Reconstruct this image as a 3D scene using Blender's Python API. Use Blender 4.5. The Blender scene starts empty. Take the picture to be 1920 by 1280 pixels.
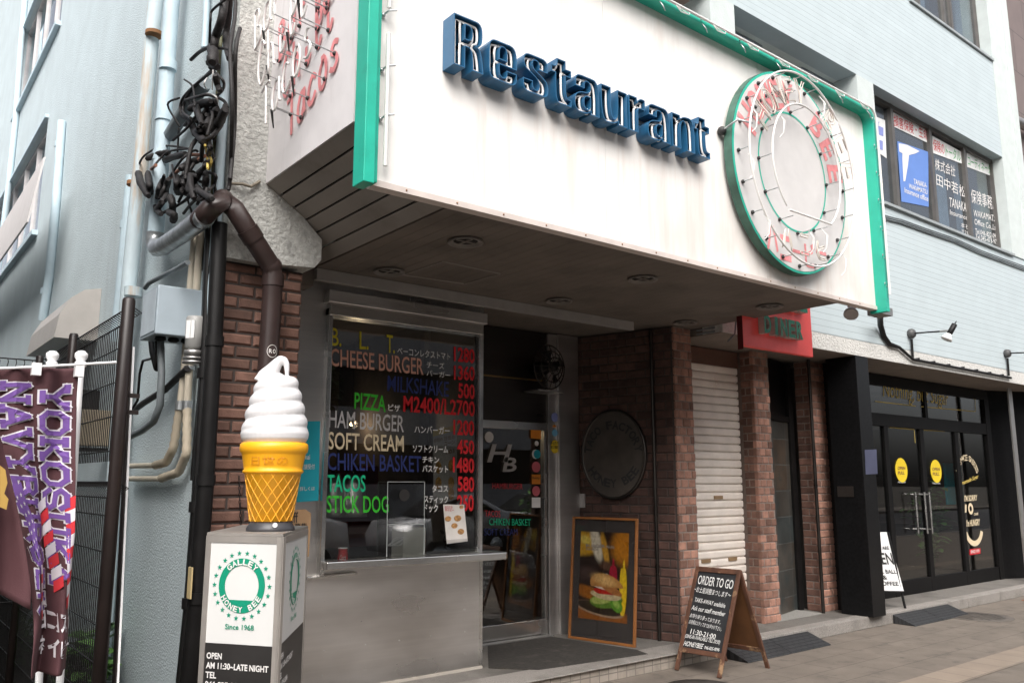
import bpy, math, random
import numpy as np
from mathutils import Vector, Matrix
from mathutils.geometry import tessellate_polygon
random.seed(7)
R = math.radians
sc = bpy.context.scene
col = sc.collection

# ------------------------------------------------------------------ camera
EYE = Vector((0, 0, 1.6)); FPX = 1555.0; CX, CY = 960.0, 640.0
_p = math.atan2(263, FPX); _a = R(51.6)
FH = Vector((math.cos(_a), math.sin(_a), 0)); RT = Vector((math.sin(_a), -math.cos(_a), 0)); Z = Vector((0, 0, 1))
FW = FH * math.cos(_p) + Z * math.sin(_p); UP = -FH * math.sin(_p) + Z * math.cos(_p)
cd = bpy.data.cameras.new('camera'); cam = bpy.data.objects.new('camera', cd); col.objects.link(cam)
cd.sensor_width = 36; cd.lens = 36 * FPX / 1920; cd.clip_start = 0.05; cd.clip_end = 2000
cam.matrix_world = Matrix(((RT.x, UP.x, -FW.x, EYE.x), (RT.y, UP.y, -FW.y, EYE.y), (RT.z, UP.z, -FW.z, EYE.z), (0, 0, 0, 1)))
sc.camera = cam

# ------------------------------------------------------------------ sky, sun, exposure
SUN_EL, SUN_AZ = R(46), R(214)          # azimuth clockwise from +Y
w = bpy.data.worlds.new('World'); sc.world = w; w.use_nodes = True
nt = w.node_tree; nt.nodes.clear()
sky = nt.nodes.new('ShaderNodeTexSky'); sky.sky_type = 'NISHITA'; sky.sun_disc = False
sky.sun_elevation = SUN_EL; sky.sun_rotation = SUN_AZ; sky.air_density = 0.7; sky.dust_density = 6.0; sky.ozone_density = 0.6
bg = nt.nodes.new('ShaderNodeBackground'); bg.inputs['Strength'].default_value = 0.15
hsv = nt.nodes.new('ShaderNodeHueSaturation'); hsv.inputs['Saturation'].default_value = 0.35
wo = nt.nodes.new('ShaderNodeOutputWorld')
nt.links.new(sky.outputs[0], hsv.inputs['Color']); nt.links.new(hsv.outputs[0], bg.inputs[0]); nt.links.new(bg.outputs[0], wo.inputs[0])
sd = bpy.data.lights.new('sun', 'SUN'); sd.energy = 1.0; sd.angle = R(80); sd.color = (1, 0.97, 0.93)
so = bpy.data.objects.new('sun', sd); col.objects.link(so)
sv = Vector((math.sin(SUN_AZ) * math.cos(SUN_EL), math.cos(SUN_AZ) * math.cos(SUN_EL), math.sin(SUN_EL)))
so.rotation_euler = sv.to_track_quat('Z', 'Y').to_euler(); so.location = (0, -10, 20)
vs = sc.view_settings; vs.view_transform = 'Standard'; vs.look = 'None'; vs.gamma = 1; vs.exposure = 1.0
sc.render.engine = 'CYCLES'; sc.cycles.max_bounces = 8; sc.cycles.transparent_max_bounces = 16

# ------------------------------------------------------------------ measuring: a sight line of the photograph met with a real plane
def ray(x, y): return FW * FPX + RT * (x - CX) - UP * (y - CY)
def PL(x, y, q, n):
    d = ray(x, y); q = Vector(q); n = Vector(n)
    return EYE + d * ((q - EYE).dot(n) / d.dot(n))
def F(x, y, Y): return PL(x, y, (0, Y, 0), (0, 1, 0))
def S(x, y, X): return PL(x, y, (X, 0, 0), (1, 0, 0))
def G(x, y, z=0.0): return PL(x, y, (0, 0, z), (0, 0, 1))

# ------------------------------------------------------------------ mesh helpers
class MB:
    def __init__(s): s.v = []; s.f = []; s.sm = []; s.cuts = []
    def add(s, vs, fs, smooth=False):
        b = len(s.v); s.v += [tuple(v) for v in vs]; s.f += [tuple(b + i for i in f) for f in fs]; s.sm += [smooth] * len(fs); return s
    def hexa(s, a, b):      # a, b: two matching quads
        return s.add(list(a) + list(b), [(3, 2, 1, 0), (4, 5, 6, 7), (0, 1, 5, 4), (1, 2, 6, 5), (2, 3, 7, 6), (3, 0, 4, 7)])
    def box(s, x0, x1, y0, y1, z0, z1):
        return s.hexa([(x0, y0, z0), (x1, y0, z0), (x1, y1, z0), (x0, y1, z0)], [(x0, y0, z1), (x1, y0, z1), (x1, y1, z1), (x0, y1, z1)])
    def poly(s, pts): return s.add(pts, [tuple(range(len(pts)))])
    def prism(s, pts, t):   # outline pushed along vector t
        n = len(pts); t = Vector(t); A = [Vector(p) for p in pts]; B = [p + t for p in A]
        return s.add(A + B, [tuple(range(n)), tuple(range(2 * n - 1, n - 1, -1))] + [(i, i + n, (i + 1) % n + n, (i + 1) % n) for i in range(n)])
    def obox(s, c, u, v, wv, a, b, d):   # oriented box: centre, axes, half sizes
        c = Vector(c); u = Vector(u) * a; v = Vector(v) * b; wv = Vector(wv) * d
        return s.hexa([c - u - v - wv, c + u - v - wv, c + u + v - wv, c - u + v - wv], [c - u - v + wv, c + u - v + wv, c + u + v + wv, c - u + v + wv])
    def tube(s, path, r, n=8, cap=True, closed=False):
        P = [Vector(p) for p in path]
        P = [p for i, p in enumerate(P) if i == 0 or (p - P[i - 1]).length > 1e-5]
        m = len(P)
        if m < 2: return s
        rr = r if isinstance(r, (list, tuple)) else [r] * m
        if len(rr) < m: rr = list(rr) + [rr[-1]] * (m - len(rr))
        T = []
        for i in range(m):
            if closed: d = P[(i + 1) % m] - P[i - 1]
            else: d = P[min(i + 1, m - 1)] - P[max(i - 1, 0)]
            if d.length < 1e-7: d = Vector((0, 0, 1))
            T.append(d.normalized())
        nrm = T[0].orthogonal().normalized(); V = []
        for i in range(m):
            nrm = (nrm - T[i] * nrm.dot(T[i]))
            nrm = nrm.normalized() if nrm.length > 1e-6 else T[i].orthogonal().normalized()
            b = T[i].cross(nrm)
            V += [P[i] + (nrm * math.cos(2 * math.pi * k / n) + b * math.sin(2 * math.pi * k / n)) * rr[i] for k in range(n)]
        fs = []
        for i in range(m if closed else m - 1):
            j = (i + 1) % m
            fs += [(i * n + k, i * n + (k + 1) % n, j * n + (k + 1) % n, j * n + k) for k in range(n)]
        s.add(V, fs, True)
        if cap and not closed: s.add(V[:n], [tuple(range(n - 1, -1, -1))]); s.add(V[-n:], [tuple(range(n))])
        return s
    def cyl(s, a, b, r0, r1=None, n=16): return s.tube([a, b], [r0, r0 if r1 is None else r1], n)
    def lathe(s, c, prof, n=24, ax=Z, smooth=True):   # prof: (radius, height along ax)
        c = Vector(c); ax = Vector(ax).normalized(); e1 = ax.orthogonal().normalized(); e2 = ax.cross(e1); V = []
        for r, h in prof:
            V += [c + ax * h + (e1 * math.cos(2 * math.pi * k / n) + e2 * math.sin(2 * math.pi * k / n)) * max(r, 1e-4) for k in range(n)]
        fs = [(i * n + k, i * n + (k + 1) % n, (i + 1) * n + (k + 1) % n, (i + 1) * n + k) for i in range(len(prof) - 1) for k in range(n)]
        fs += [tuple(range(n - 1, -1, -1)), tuple(range((len(prof) - 1) * n, len(prof) * n))]
        return s.add(V, fs, smooth)
    def ball(s, c, r, n=12):
        return s.lathe(c, [(r * math.sin(math.pi * i / 8), -r * math.cos(math.pi * i / 8)) for i in range(9)], n)
    def disc(s, c, nrm, r, t=0.002, n=28, ry=None, up=Z):
        nrm = Vector(nrm).normalized(); u = Vector(up).cross(nrm).normalized(); v = nrm.cross(u); ry = ry or r; c = Vector(c)
        return s.prism([c + u * r * math.cos(2 * math.pi * k / n) + v * ry * math.sin(2 * math.pi * k / n) for k in range(n)], nrm * t)
    def split(s, name):
        """the separate pieces held by this builder, each as a builder of its own"""
        if name == 'lettering':
            cuts = ([] if s.cuts and s.cuts[0] == (0, 0) else [(0, 0)]) + s.cuts + [(len(s.v), len(s.f))]; gr = [list(range(a[1], b[1])) for a, b in zip(cuts, cuts[1:])]
        else:
            par = {}; key = [tuple(round(c, 4) for c in v) for v in s.v]
            def find(a):
                while par.setdefault(a, a) != a: par[a] = par[par[a]]; a = par[a]
                return a
            for f in s.f:
                for i in f[1:]: par[find(key[i])] = find(key[f[0]])
            d = {}
            for k, f in enumerate(s.f): d.setdefault(find(key[f[0]]), []).append(k)
            gr = list(d.values())
        out = []
        for g in gr:
            if not g: continue
            m = MB(); ix = {}
            for k in g:
                for i in s.f[k]:
                    if i not in ix: ix[i] = len(m.v); m.v.append(s.v[i])
                m.f.append(tuple(ix[i] for i in s.f[k])); m.sm.append(s.sm[k])
            out.append(m)
        return out
    def build(s, name, m, parent=None, bevel=0.0, smooth=None, whole=False):
        if not whole and (name in SPLIT or (name == 'lettering' and len(s.cuts) > 1)):
            for q in s.split(name): o = q.build(name, m, parent, bevel, smooth, True)
            return o
        me = bpy.data.meshes.new(name); me.from_pydata(s.v, [], s.f); me.update()
        if any(s.sm) or smooth:
            me.polygons.foreach_set('use_smooth', [True] * len(s.f) if smooth else s.sm)
        me.materials.append(m)
        o = bpy.data.objects.new(name, me); col.objects.link(o)
        if parent is not None:
            o.parent = parent; o.matrix_parent_inverse = PINV.get(parent.name, Matrix())
        if bevel:
            bm_ = o.modifiers.new('bevel', 'BEVEL'); bm_.width = bevel; bm_.segments = 2; bm_.limit_method = 'ANGLE'; bm_.angle_limit = R(40)
        return o
PINV = {}
SPLIT = {'gold_line', 'pipe_clamp', 'trim_screw', 'painted_script', 'loose_wire', 'letter_tube', 'tube_bracket', 'tube_wiring', 'tube_cap', 'shutter_slot', 'switch_plate', 'sticker', 'conduit_clip', 'pale_blind', 'banner_strip', 'fence_bracket', 'pipe_joint', 'notice_print', 'fan_blade', 'rivet', 'cone_print', 'food_print', 'clip', 'grey_tiled_recess', 'bare_copper_end', 'steel_jamb', 'guide_rail', 'neon_tube', 'window_ledge', 'cable_gland', 'white_star', 'steel_transom'}
def thing(name, label, cat, loc=(0, 0, 0), group=None):
    o = bpy.data.objects.new(name, None); col.objects.link(o); o.location = loc; o.empty_display_size = 0.1
    o['label'] = label; o['category'] = cat
    if group: o['group'] = group
    PINV[o.name] = Matrix.Translation(-Vector(loc)); return o
def tag(o, label, cat, group=None):
    o['label'] = label; o['category'] = cat
    if group: o['group'] = group
    return o
def struct(o): o['kind'] = 'structure'; return o
def copy_thing(root, loc, label):
    r = root.copy(); col.objects.link(r); r.location = loc; r['label'] = label
    for ch in list(root.children):
        c = ch.copy(); col.objects.link(c); c.parent = r; c.matrix_parent_inverse = ch.matrix_parent_inverse.copy()
        for g in ch.children:
            d = g.copy(); col.objects.link(d); d.parent = c
    return r

# ------------------------------------------------------------------ lettering from Blender's own font
GL = {}
def glyphs(s, res=3, bold=0.0, shear=0.0, space=1.0):
    k = (s, res, bold, shear, space)
    if k not in GL:
        c = bpy.data.curves.new('t', 'FONT'); c.body = s; c.resolution_u = res; c.offset = bold; c.shear = shear; c.space_character = space
        o = bpy.data.objects.new('t', c); col.objects.link(o); dg = bpy.context.evaluated_depsgraph_get(); dg.update()
        me = bpy.data.meshes.new_from_object(o.evaluated_get(dg))
        V = [v.co.copy() for v in me.vertices]; Fc = [tuple(p.vertices) for p in me.polygons]
        bpy.data.objects.remove(o); bpy.data.curves.remove(c); bpy.data.meshes.remove(me)
        if not V: V = [Vector((0, 0, 0))]
        x0 = min(v.x for v in V); x1 = max(v.x for v in V); y0 = min(v.y for v in V); y1 = max(v.y for v in V)
        W = max(x1 - x0, 1e-5); Hh = max(y1 - y0, 1e-5)
        GL[k] = ([((v.x - x0) / W, (v.y - y0) / Hh) for v in V], Fc, W, Hh)
    return GL[k]
def text(mb, s, P0, P1, P3, lift=0.0015, bold=0.0, shear=0.0, res=3, space=1.0):
    """lettering fitted to the parallelogram P0 (bottom left), P1 (bottom right), P3 (top left)"""
    mb.cuts.append((len(mb.v), len(mb.f))); uv, fs, _, _ = glyphs(s, res, bold, shear, space)
    P0 = Vector(P0); U = Vector(P1) - P0; V = Vector(P3) - P0; n = U.cross(V).normalized() * lift
    return mb.add([P0 + U * u + V * v + n for u, v in uv], fs)
def arc_text(mb, s, c, U, V, rad, a0, a1, h, wd, inward=False, bold=0.02, lift=0.0015):
    """letters set round a circle between the angles a0 and a1 (degrees, counter-clockwise from U)"""
    mb.cuts.append((len(mb.v), len(mb.f))); n = len(s); c = Vector(c); U = Vector(U).normalized(); V = Vector(V).normalized(); N = U.cross(V) * lift
    for i, ch in enumerate(s):
        if ch == ' ': continue
        t = R(a0 + (a1 - a0) * (i / max(n - 1, 1))); er = U * math.cos(t) + V * math.sin(t); et = U * -math.sin(t) + V * math.cos(t)
        if inward: x, y = et, -er
        else: x, y = -et, er
        uv, fs, _, _ = glyphs(ch, 3, bold)
        ww = wd * (0.35 if ch in 'I1' else 1)
        m = c + er * rad + N
        mb.add([m + x * (u - 0.5) * ww + y * (v - 0.5) * h for u, v in uv], fs)
def loops(ch, bold=0.0, res=5):
    """outline loops of a glyph in its unit box, inside on the left"""
    uv, fs, W, H = glyphs(ch, res, bold); key = {}; idx = []; pts = []
    for u in uv:
        k = (round(u[0], 4), round(u[1], 4))
        if k not in key: key[k] = len(pts); pts.append(u)
        idx.append(key[k])
    ed = {}
    for f in fs:
        g = [idx[i] for i in f]
        for a, b in zip(g, g[1:] + g[:1]): ed[(a, b)] = 1
    nx = {}
    for a, b in ed:
        if (b, a) not in ed: nx[a] = b
    out = []
    while nx:
        a = next(iter(nx)); lp = []
        while a in nx: lp.append(a); a = nx.pop(a)
        if len(lp) > 3: out.append([pts[i] for i in lp])
    return out, [tuple(pts[idx[i]] for i in f) for f in fs], W, H
def offset_loop(lp, d):
    out = []; n = len(lp)
    for i in range(n):
        p, c, q = (Vector(lp[i - 1]), Vector(lp[i]), Vector(lp[(i + 1) % n]))
        e1 = (c - p); e2 = (q - c)
        if e1.length < 1e-6 or e2.length < 1e-6: continue
        e1.normalize(); e2.normalize(); n1 = Vector((-e1.y, e1.x)); n2 = Vector((-e2.y, e2.x)); m = n1 + n2
        if m.length < 0.3: m = n1
        m.normalize(); k = max(m.dot(n1), 0.5); out.append(c + m * d / k)
    return out

# hand drawn outlines of the big bold letters: (x, y, 1 where the corner is round)
BOLD = {
 'R': ([(0,0),(0,1),(.55,1,1),(.96,1,1),(.96,.54,1),(.72,.51,1),(.92,.46,1),(1,0),(.63,0),(.60,.42,1),(.38,.42),(.38,0)], [(.38,.85),(.38,.58),(.60,.58,1),(.60,.85,1)]),
 'e': ([(1,.42),(.38,.42),(.38,.12,1),(.63,.12,1),(.63,.32),(1,.32),(1,0,1),(.5,0,1),(0,0,1),(0,.5,1),(0,1,1),(.5,1,1),(1,1,1)], [(.38,.57),(.63,.57),(.63,.88,1),(.38,.88,1)]),
 's': ([(.97,.66),(.98,1,1),(.5,1,1),(.02,1,1),(.02,.62,1),(.3,.52,1),(.62,.38,1),(.62,.12,1),(.38,.12,1),(.38,.33),(0,.33),(0,0,1),(.5,0,1),(1,0,1),(1,.40,1),(.7,.54,1),(.38,.66,1),(.38,.88,1),(.62,.88,1),(.62,.66)], None),
 't': ([(.28,1),(.72,1),(.72,.82),(1,.82),(1,.66),(.72,.66),(.72,.16,1),(1,.16),(1,0),(.55,0,1),(.20,0,1),(.20,.66),(0,.66),(0,.82),(.28,.82,1)], None),
 'a': ([(.04,.66),(.04,1,1),(.5,1,1),(.98,1,1),(.98,0),(.64,0),(.63,.09),(.50,-.02,1),(0,-.02,1),(0,.42,1),(.25,.56,1),(.62,.58,1),(.62,.87,1),(.40,.87,1),(.40,.66)], [(.62,.46),(.38,.46,1),(.38,.12,1),(.62,.12,1)]),
 'u': ([(0,1),(.37,1),(.37,.14,1),(.63,.14,1),(.63,1),(1,1),(1,0),(.66,0),(.64,.09),(.45,-.02,1),(0,-.02,1)], None),
 'r': ([(0,0),(0,1),(.50,1),(.52,.88),(.70,1.02,1),(1,1),(1,.70),(.58,.72,1),(.56,.55,1),(.56,0)], None)}
BOLD['n'] = ([(1 - p[0], 1 - p[1], *p[2:]) for p in BOLD['u'][0]], None)
def bold_loop(pts, W, H, ccw):
    P = [Vector((p[0] * W, p[1] * H)) for p in pts]; rd = [len(p) > 2 for p in pts]; n = len(P); out = []
    for i in range(n):
        if not rd[i]: out.append(P[i]); continue
        a, c, b = P[i - 1], P[i], P[(i + 1) % n]
        A = (a + c) / 2 if rd[i - 1] else a.lerp(c, .45); B = (b + c) / 2 if rd[(i + 1) % n] else b.lerp(c, .45)
        out += [A * (1 - t) ** 2 + c * 2 * t * (1 - t) + B * t * t for t in (0, .2, .4, .6, .8, 1)]
    q = [out[0]]
    for p in out[1:]:
        if (p - q[-1]).length > 1e-4: q.append(p)
    ar = sum(a.x * b.y - b.x * a.y for a, b in zip(q, q[1:] + q[:1]))
    return q if (ar > 0) == ccw else q[::-1]

# ------------------------------------------------------------------ materials
MT = {}
def node(nt, t, **kw):
    n = nt.nodes.new(t)
    for k, v in kw.items(): setattr(n, k, v)
    return n
def base(name):
    m = bpy.data.materials.new(name); m.use_nodes = True; nt = m.node_tree
    return m, nt, nt.nodes['Principled BSDF']
def setin(b, **kw):
    for k, v in kw.items():
        if k in b.inputs: b.inputs[k].default_value = v
def noise(nt, scale, detail=4, stretch=(1, 1, 1), rough=0.55):
    tc = node(nt, 'ShaderNodeTexCoord'); mp = node(nt, 'ShaderNodeMapping'); mp.inputs['Scale'].default_value = stretch
    nz = node(nt, 'ShaderNodeTexNoise'); nz.inputs['Scale'].default_value = scale; nz.inputs['Detail'].default_value = detail; nz.inputs['Roughness'].default_value = rough
    nt.links.new(tc.outputs['Object'], mp.inputs[0]); nt.links.new(mp.outputs[0], nz.inputs['Vector']); return nz
def ramp(nt, src, stops):
    r = node(nt, 'ShaderNodeValToRGB'); e = r.color_ramp.elements
    while len(e) < len(stops): e.new(0.5)
    for i, (p, c) in enumerate(stops): e[i].position = p; e[i].color = (*c, 1) if len(c) == 3 else c
    nt.links.new(src, r.inputs[0]); return r
def mixc(nt, fac, a, b, mode='MIX'):
    m = node(nt, 'ShaderNodeMix', data_type='RGBA', blend_type=mode)
    for i, x in ((0, fac), (6, a), (7, b)):
        if isinstance(x, (int, float)): m.inputs[i].default_value = x
        elif isinstance(x, tuple): m.inputs[i].default_value = (*x[:3], 1)
        else: nt.links.new(x, m.inputs[i])
    return m.outputs[2]
def bumpn(nt, b, h, strength, dist=0.01):
    bp = node(nt, 'ShaderNodeBump'); bp.inputs['Strength'].default_value = strength; bp.inputs['Distance'].default_value = dist
    nt.links.new(h, bp.inputs['Height']); nt.links.new(bp.outputs[0], b.inputs['Normal']); return bp
def M(name, c, rough=0.6, metal=0.0, var=0.12, scale=6, bump=0.0, bscale=60, stretch=(1, 1, 1), dirt=None, dscale=2.5, dlo=0.55, dhi=0.75, dstretch=(1, 1, 1), spec=0.5, coat=0.0, island=0.0, bdist=0.01):
    if name in MT: return MT[name]
    m, nt, b = base(name); setin(b, Roughness=rough, Metallic=metal); setin(b, **{'Specular IOR Level': spec, 'Coat Weight': coat})
    nz = noise(nt, scale, 5, stretch)
    lo = tuple(max(0, x * (1 - var)) for x in c); hi = tuple(min(1, x * (1 + var)) for x in c)
    out = ramp(nt, nz.outputs[0], [(0.3, lo), (0.7, hi)]).outputs[0]
    if island:
        g = node(nt, 'ShaderNodeNewGeometry'); k = ramp(nt, g.outputs['Random Per Island'], [(0, (1 - island,) * 3), (1, (1 + island * 0.6,) * 3)])
        out = mixc(nt, 1.0, out, k.outputs[0], 'MULTIPLY')
    if dirt:
        dn = noise(nt, dscale, 6, dstretch, 0.65); dm = ramp(nt, dn.outputs[0], [(dlo, (0, 0, 0)), (dhi, (1, 1, 1))])
        out = mixc(nt, dm.outputs[0], out, dirt)
    nt.links.new(out, b.inputs['Base Color'])
    if bump:
        bn = noise(nt, bscale, 5); bumpn(nt, b, bn.outputs[0], bump, bdist)
    MT[name] = m; return m
def axis_vec(nt, a, b):
    tc = node(nt, 'ShaderNodeTexCoord'); sp = node(nt, 'ShaderNodeSeparateXYZ'); cb = node(nt, 'ShaderNodeCombineXYZ')
    nt.links.new(tc.outputs['Object'], sp.inputs[0]); nt.links.new(sp.outputs['XYZ'.index(a)], cb.inputs[0]); nt.links.new(sp.outputs['XYZ'.index(b)], cb.inputs[1]); return cb.outputs[0]
def tiled(name, axes, c1, c2, cm, bw, bh, ms, rough=0.5, bump=0.6, off=0.5, var=0.15, dirt=None, dscale=1.5, dlo=0.5, dhi=0.75, fine=0.0, spots=None):
    m, nt, b = base(name); setin(b, Roughness=rough)
    br = node(nt, 'ShaderNodeTexBrick'); br.offset = off
    br.inputs['Scale'].default_value = 1; br.inputs['Brick Width'].default_value = bw; br.inputs['Row Height'].default_value = bh; br.inputs['Mortar Size'].default_value = ms
    br.inputs['Mortar Smooth'].default_value = 0.3
    for k, c in (('Color1', c1), ('Color2', c2), ('Mortar', cm)): br.inputs[k].default_value = (*c, 1)
    nt.links.new(axis_vec(nt, *axes), br.inputs['Vector'])
    nz = noise(nt, 3.0, 6); k = ramp(nt, nz.outputs[0], [(0.3, (1 - var,) * 3), (0.7, (1 + var * 0.5,) * 3)])
    out = mixc(nt, 1.0, br.outputs['Color'], k.outputs[0], 'MULTIPLY')
    if dirt:
        dn = noise(nt, dscale, 6, (1, 1, 1), 0.65); dm = ramp(nt, dn.outputs[0], [(dlo, (0, 0, 0)), (dhi, (1, 1, 1))]); out = mixc(nt, dm.outputs[0], out, dirt)
    if spots:
        tc = node(nt, 'ShaderNodeTexCoord'); vo = node(nt, 'ShaderNodeTexVoronoi'); vo.inputs['Scale'].default_value = 2.3; nt.links.new(tc.outputs['Object'], vo.inputs['Vector']); sp_ = ramp(nt, vo.outputs['Distance'], [(.035, (1, 1, 1)), (.06, (0, 0, 0))]); out = mixc(nt, sp_.outputs[0], out, spots)
    nt.links.new(out, b.inputs['Base Color'])
    iv = node(nt, 'ShaderNodeMath', operation='SUBTRACT'); iv.inputs[0].default_value = 1; nt.links.new(br.outputs['Fac'], iv.inputs[1])
    h = iv.outputs[0]
    if fine:
        fn = noise(nt, 180, 3); ad = node(nt, 'ShaderNodeMath', operation='MULTIPLY_ADD'); ad.inputs[1].default_value = fine
        nt.links.new(fn.outputs[0], ad.inputs[0]); nt.links.new(h, ad.inputs[2]); h = ad.outputs[0]
    bumpn(nt, b, h, bump, 0.004); MT[name] = m; return m
def picture(name, layers, ground):
    """a printed picture in the sheet's own UV space: soft edged ellipses laid one over another"""
    m, nt, b = base(name); setin(b, Roughness=0.35); uv = node(nt, 'ShaderNodeUVMap'); uv.uv_map = 'print'
    nz = node(nt, 'ShaderNodeTexNoise'); nz.inputs['Scale'].default_value = 22; nz.inputs['Detail'].default_value = 4; nt.links.new(uv.outputs[0], nz.inputs['Vector'])
    sh = node(nt, 'ShaderNodeVectorMath', operation='MULTIPLY_ADD'); sb = node(nt, 'ShaderNodeVectorMath', operation='SUBTRACT'); sb.inputs[1].default_value = (.5, .5, .5)
    nt.links.new(nz.outputs['Color'], sb.inputs[0]); nt.links.new(sb.outputs[0], sh.inputs[0]); sh.inputs[1].default_value = (.012, .008, 0); nt.links.new(uv.outputs[0], sh.inputs[2]); out = ground
    for cx, cy, rx, ry, rot, c, soft, lo, hi in layers:      # lo, hi: the ellipse is cut below and above these heights
        mp = node(nt, 'ShaderNodeMapping', vector_type='TEXTURE'); mp.inputs['Location'].default_value = (cx, cy, 0); mp.inputs['Rotation'].default_value = (0, 0, R(rot)); mp.inputs['Scale'].default_value = (rx, ry, 1)
        nt.links.new(sh.outputs[0], mp.inputs[0]); ln = node(nt, 'ShaderNodeVectorMath', operation='LENGTH'); nt.links.new(mp.outputs[0], ln.inputs[0])
        mr = node(nt, 'ShaderNodeMapRange', interpolation_type='SMOOTHSTEP'); mr.inputs[1].default_value = 1 + soft; mr.inputs[2].default_value = 1 - soft; nt.links.new(ln.outputs['Value'], mr.inputs[0]); f = mr.outputs[0]
        if lo is not None:
            sp = node(nt, 'ShaderNodeSeparateXYZ'); nt.links.new(sh.outputs[0], sp.inputs[0])
            for lim, a, bb in ((lo, -.006, .006), (hi, .006, -.006)):
                q = node(nt, 'ShaderNodeMapRange'); q.inputs[1].default_value = lim + a; q.inputs[2].default_value = lim + bb; nt.links.new(sp.outputs[1], q.inputs[0])
                mu = node(nt, 'ShaderNodeMath', operation='MULTIPLY'); nt.links.new(f, mu.inputs[0]); nt.links.new(q.outputs[0], mu.inputs[1]); f = mu.outputs[0]
        k = ramp(nt, nz.outputs[0], [(.3, tuple(x * .72 for x in c)), (.7, tuple(min(1, x * 1.2) for x in c))]); out = mixc(nt, f, out, k.outputs[0])
    nt.links.new(out, b.inputs['Base Color']); return m
def glass(name, tint=(0.8, 0.82, 0.82), base_r=0.05):
    m = bpy.data.materials.new(name); m.use_nodes = True; nt = m.node_tree; nt.nodes.clear()
    o = node(nt, 'ShaderNodeOutputMaterial'); mx = node(nt, 'ShaderNodeMixShader'); tr = node(nt, 'ShaderNodeBsdfTransparent'); gl = node(nt, 'ShaderNodeBsdfGlossy')
    tr.inputs[0].default_value = (*tint, 1); gl.inputs['Roughness'].default_value = 0.01; gl.inputs['Color'].default_value = (1, 1, 1, 1)
    lw = node(nt, 'ShaderNodeLayerWeight'); lw.inputs[0].default_value = 0.5
    pw = node(nt, 'ShaderNodeMath', operation='POWER'); pw.inputs[1].default_value = 5.0
    ma = node(nt, 'ShaderNodeMath', operation='MULTIPLY_ADD'); ma.inputs[1].default_value = 1 - base_r; ma.inputs[2].default_value = base_r; ma.use_clamp = True
    nt.links.new(lw.outputs['Facing'], pw.inputs[0]); nt.links.new(pw.outputs[0], ma.inputs[0]); nt.links.new(ma.outputs[0], mx.inputs[0])
    nt.links.new(tr.outputs[0], mx.inputs[1]); nt.links.new(gl.outputs[0], mx.inputs[2]); nt.links.new(mx.outputs[0], o.inputs[0])
    MT[name] = m; return m
def steel(name, c=(0.5, 0.49, 0.47), r0=0.25, r1=0.5, stretch=(1, 1, 8), smear=True, det=3, lo=.72):
    m, nt, b = base(name); setin(b, Metallic=0.95)
    n1 = noise(nt, 1.5, det, (0.7, 1, 1.8), 0.5); n2 = noise(nt, 25, 3, stretch)
    cr = ramp(nt, n1.outputs[0], [(0.3, tuple(x * lo for x in c)), (0.55, c), (0.75, tuple(min(1, x * 1.15) for x in c))])
    nt.links.new(cr.outputs[0], b.inputs['Base Color'])
    n3 = noise(nt, 5, 2, (0.16, 1, 9)); sk = ramp(nt, n3.outputs[0], [(.25, (.95,) * 3), (.75, (1.03,) * 3)]); nt.links.new(mixc(nt, 1.0, cr.outputs[0], sk.outputs[0], 'MULTIPLY'), b.inputs['Base Color'])
    rr = ramp(nt, n1.outputs[0], [(0.3, (r0,) * 3), (0.7, (r1,) * 3)]); nt.links.new(rr.outputs[0], b.inputs['Roughness'])
    if smear: bumpn(nt, b, n2.outputs[0], 0.02, 0.002)
    MT[name] = m; return m
def emit(name, c, s):
    m, nt, b = base(name); setin(b, **{'Base Color': (*c, 1), 'Emission Color': (*c, 1), 'Emission Strength': s}); MT[name] = m; return m

# ------------------------------------------------------------------ the palette
bluewall = M('blue_stucco', (0.52, 0.60, 0.625), 0.88, var=0.05, scale=2.5, bump=0.9, bdist=.012, bscale=70, dirt=(0.42, 0.475, 0.495), dscale=2.4, dlo=0.58, dhi=0.90, dstretch=(1, 1, 0.14))
paleblue = M('pale_blue_paint', (0.50, 0.62, 0.68), 0.5, var=0.08, dirt=(0.33, 0.38, 0.40), dscale=3, dlo=0.62, dhi=0.9)
rustpipe = M('rusty_blue_paint', (0.56, 0.66, 0.70), 0.5, var=0.06, dirt=(0.50, 0.28, 0.10), dscale=5, dlo=0.52, dhi=0.68, dstretch=(1.5, 1.5, 0.12))
stucco = M('white_stucco', (0.60, 0.59, 0.56), 0.95, var=0.14, scale=25, bump=1.0, bdist=.02, bscale=40, dirt=(0.36, 0.35, 0.33), dscale=4, dlo=0.58, dhi=0.85)
roughcast = M('grey_roughcast', (0.48, 0.48, 0.455), 0.95, var=0.20, scale=30, bump=1.0, bdist=.022, bscale=34, dirt=(0.2, 0.2, 0.19), dscale=6, dlo=0.55, dhi=0.8)
whitetile = tiled('painted_white_tile', 'XZ', (0.485, 0.555, 0.575), (0.505, 0.575, 0.595), (0.33, 0.39, 0.41), 40, 0.0755, 0.0035, 0.45, 0.35, 0.0, var=0.05, dirt=(0.46, 0.52, 0.54), dscale=1.2, dlo=0.55, dhi=0.9)
greytile = tiled('grey_blue_tile', 'XZ', (0.30, 0.34, 0.39), (0.33, 0.37, 0.42), (0.20, 0.23, 0.27), 0.235, 0.0755, 0.005, 0.5, 0.5, var=0.08)
paleplaster = M('pale_green_plaster', (0.54, 0.59, 0.58), 0.9, var=0.06, bump=0.35, bscale=70)
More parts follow.
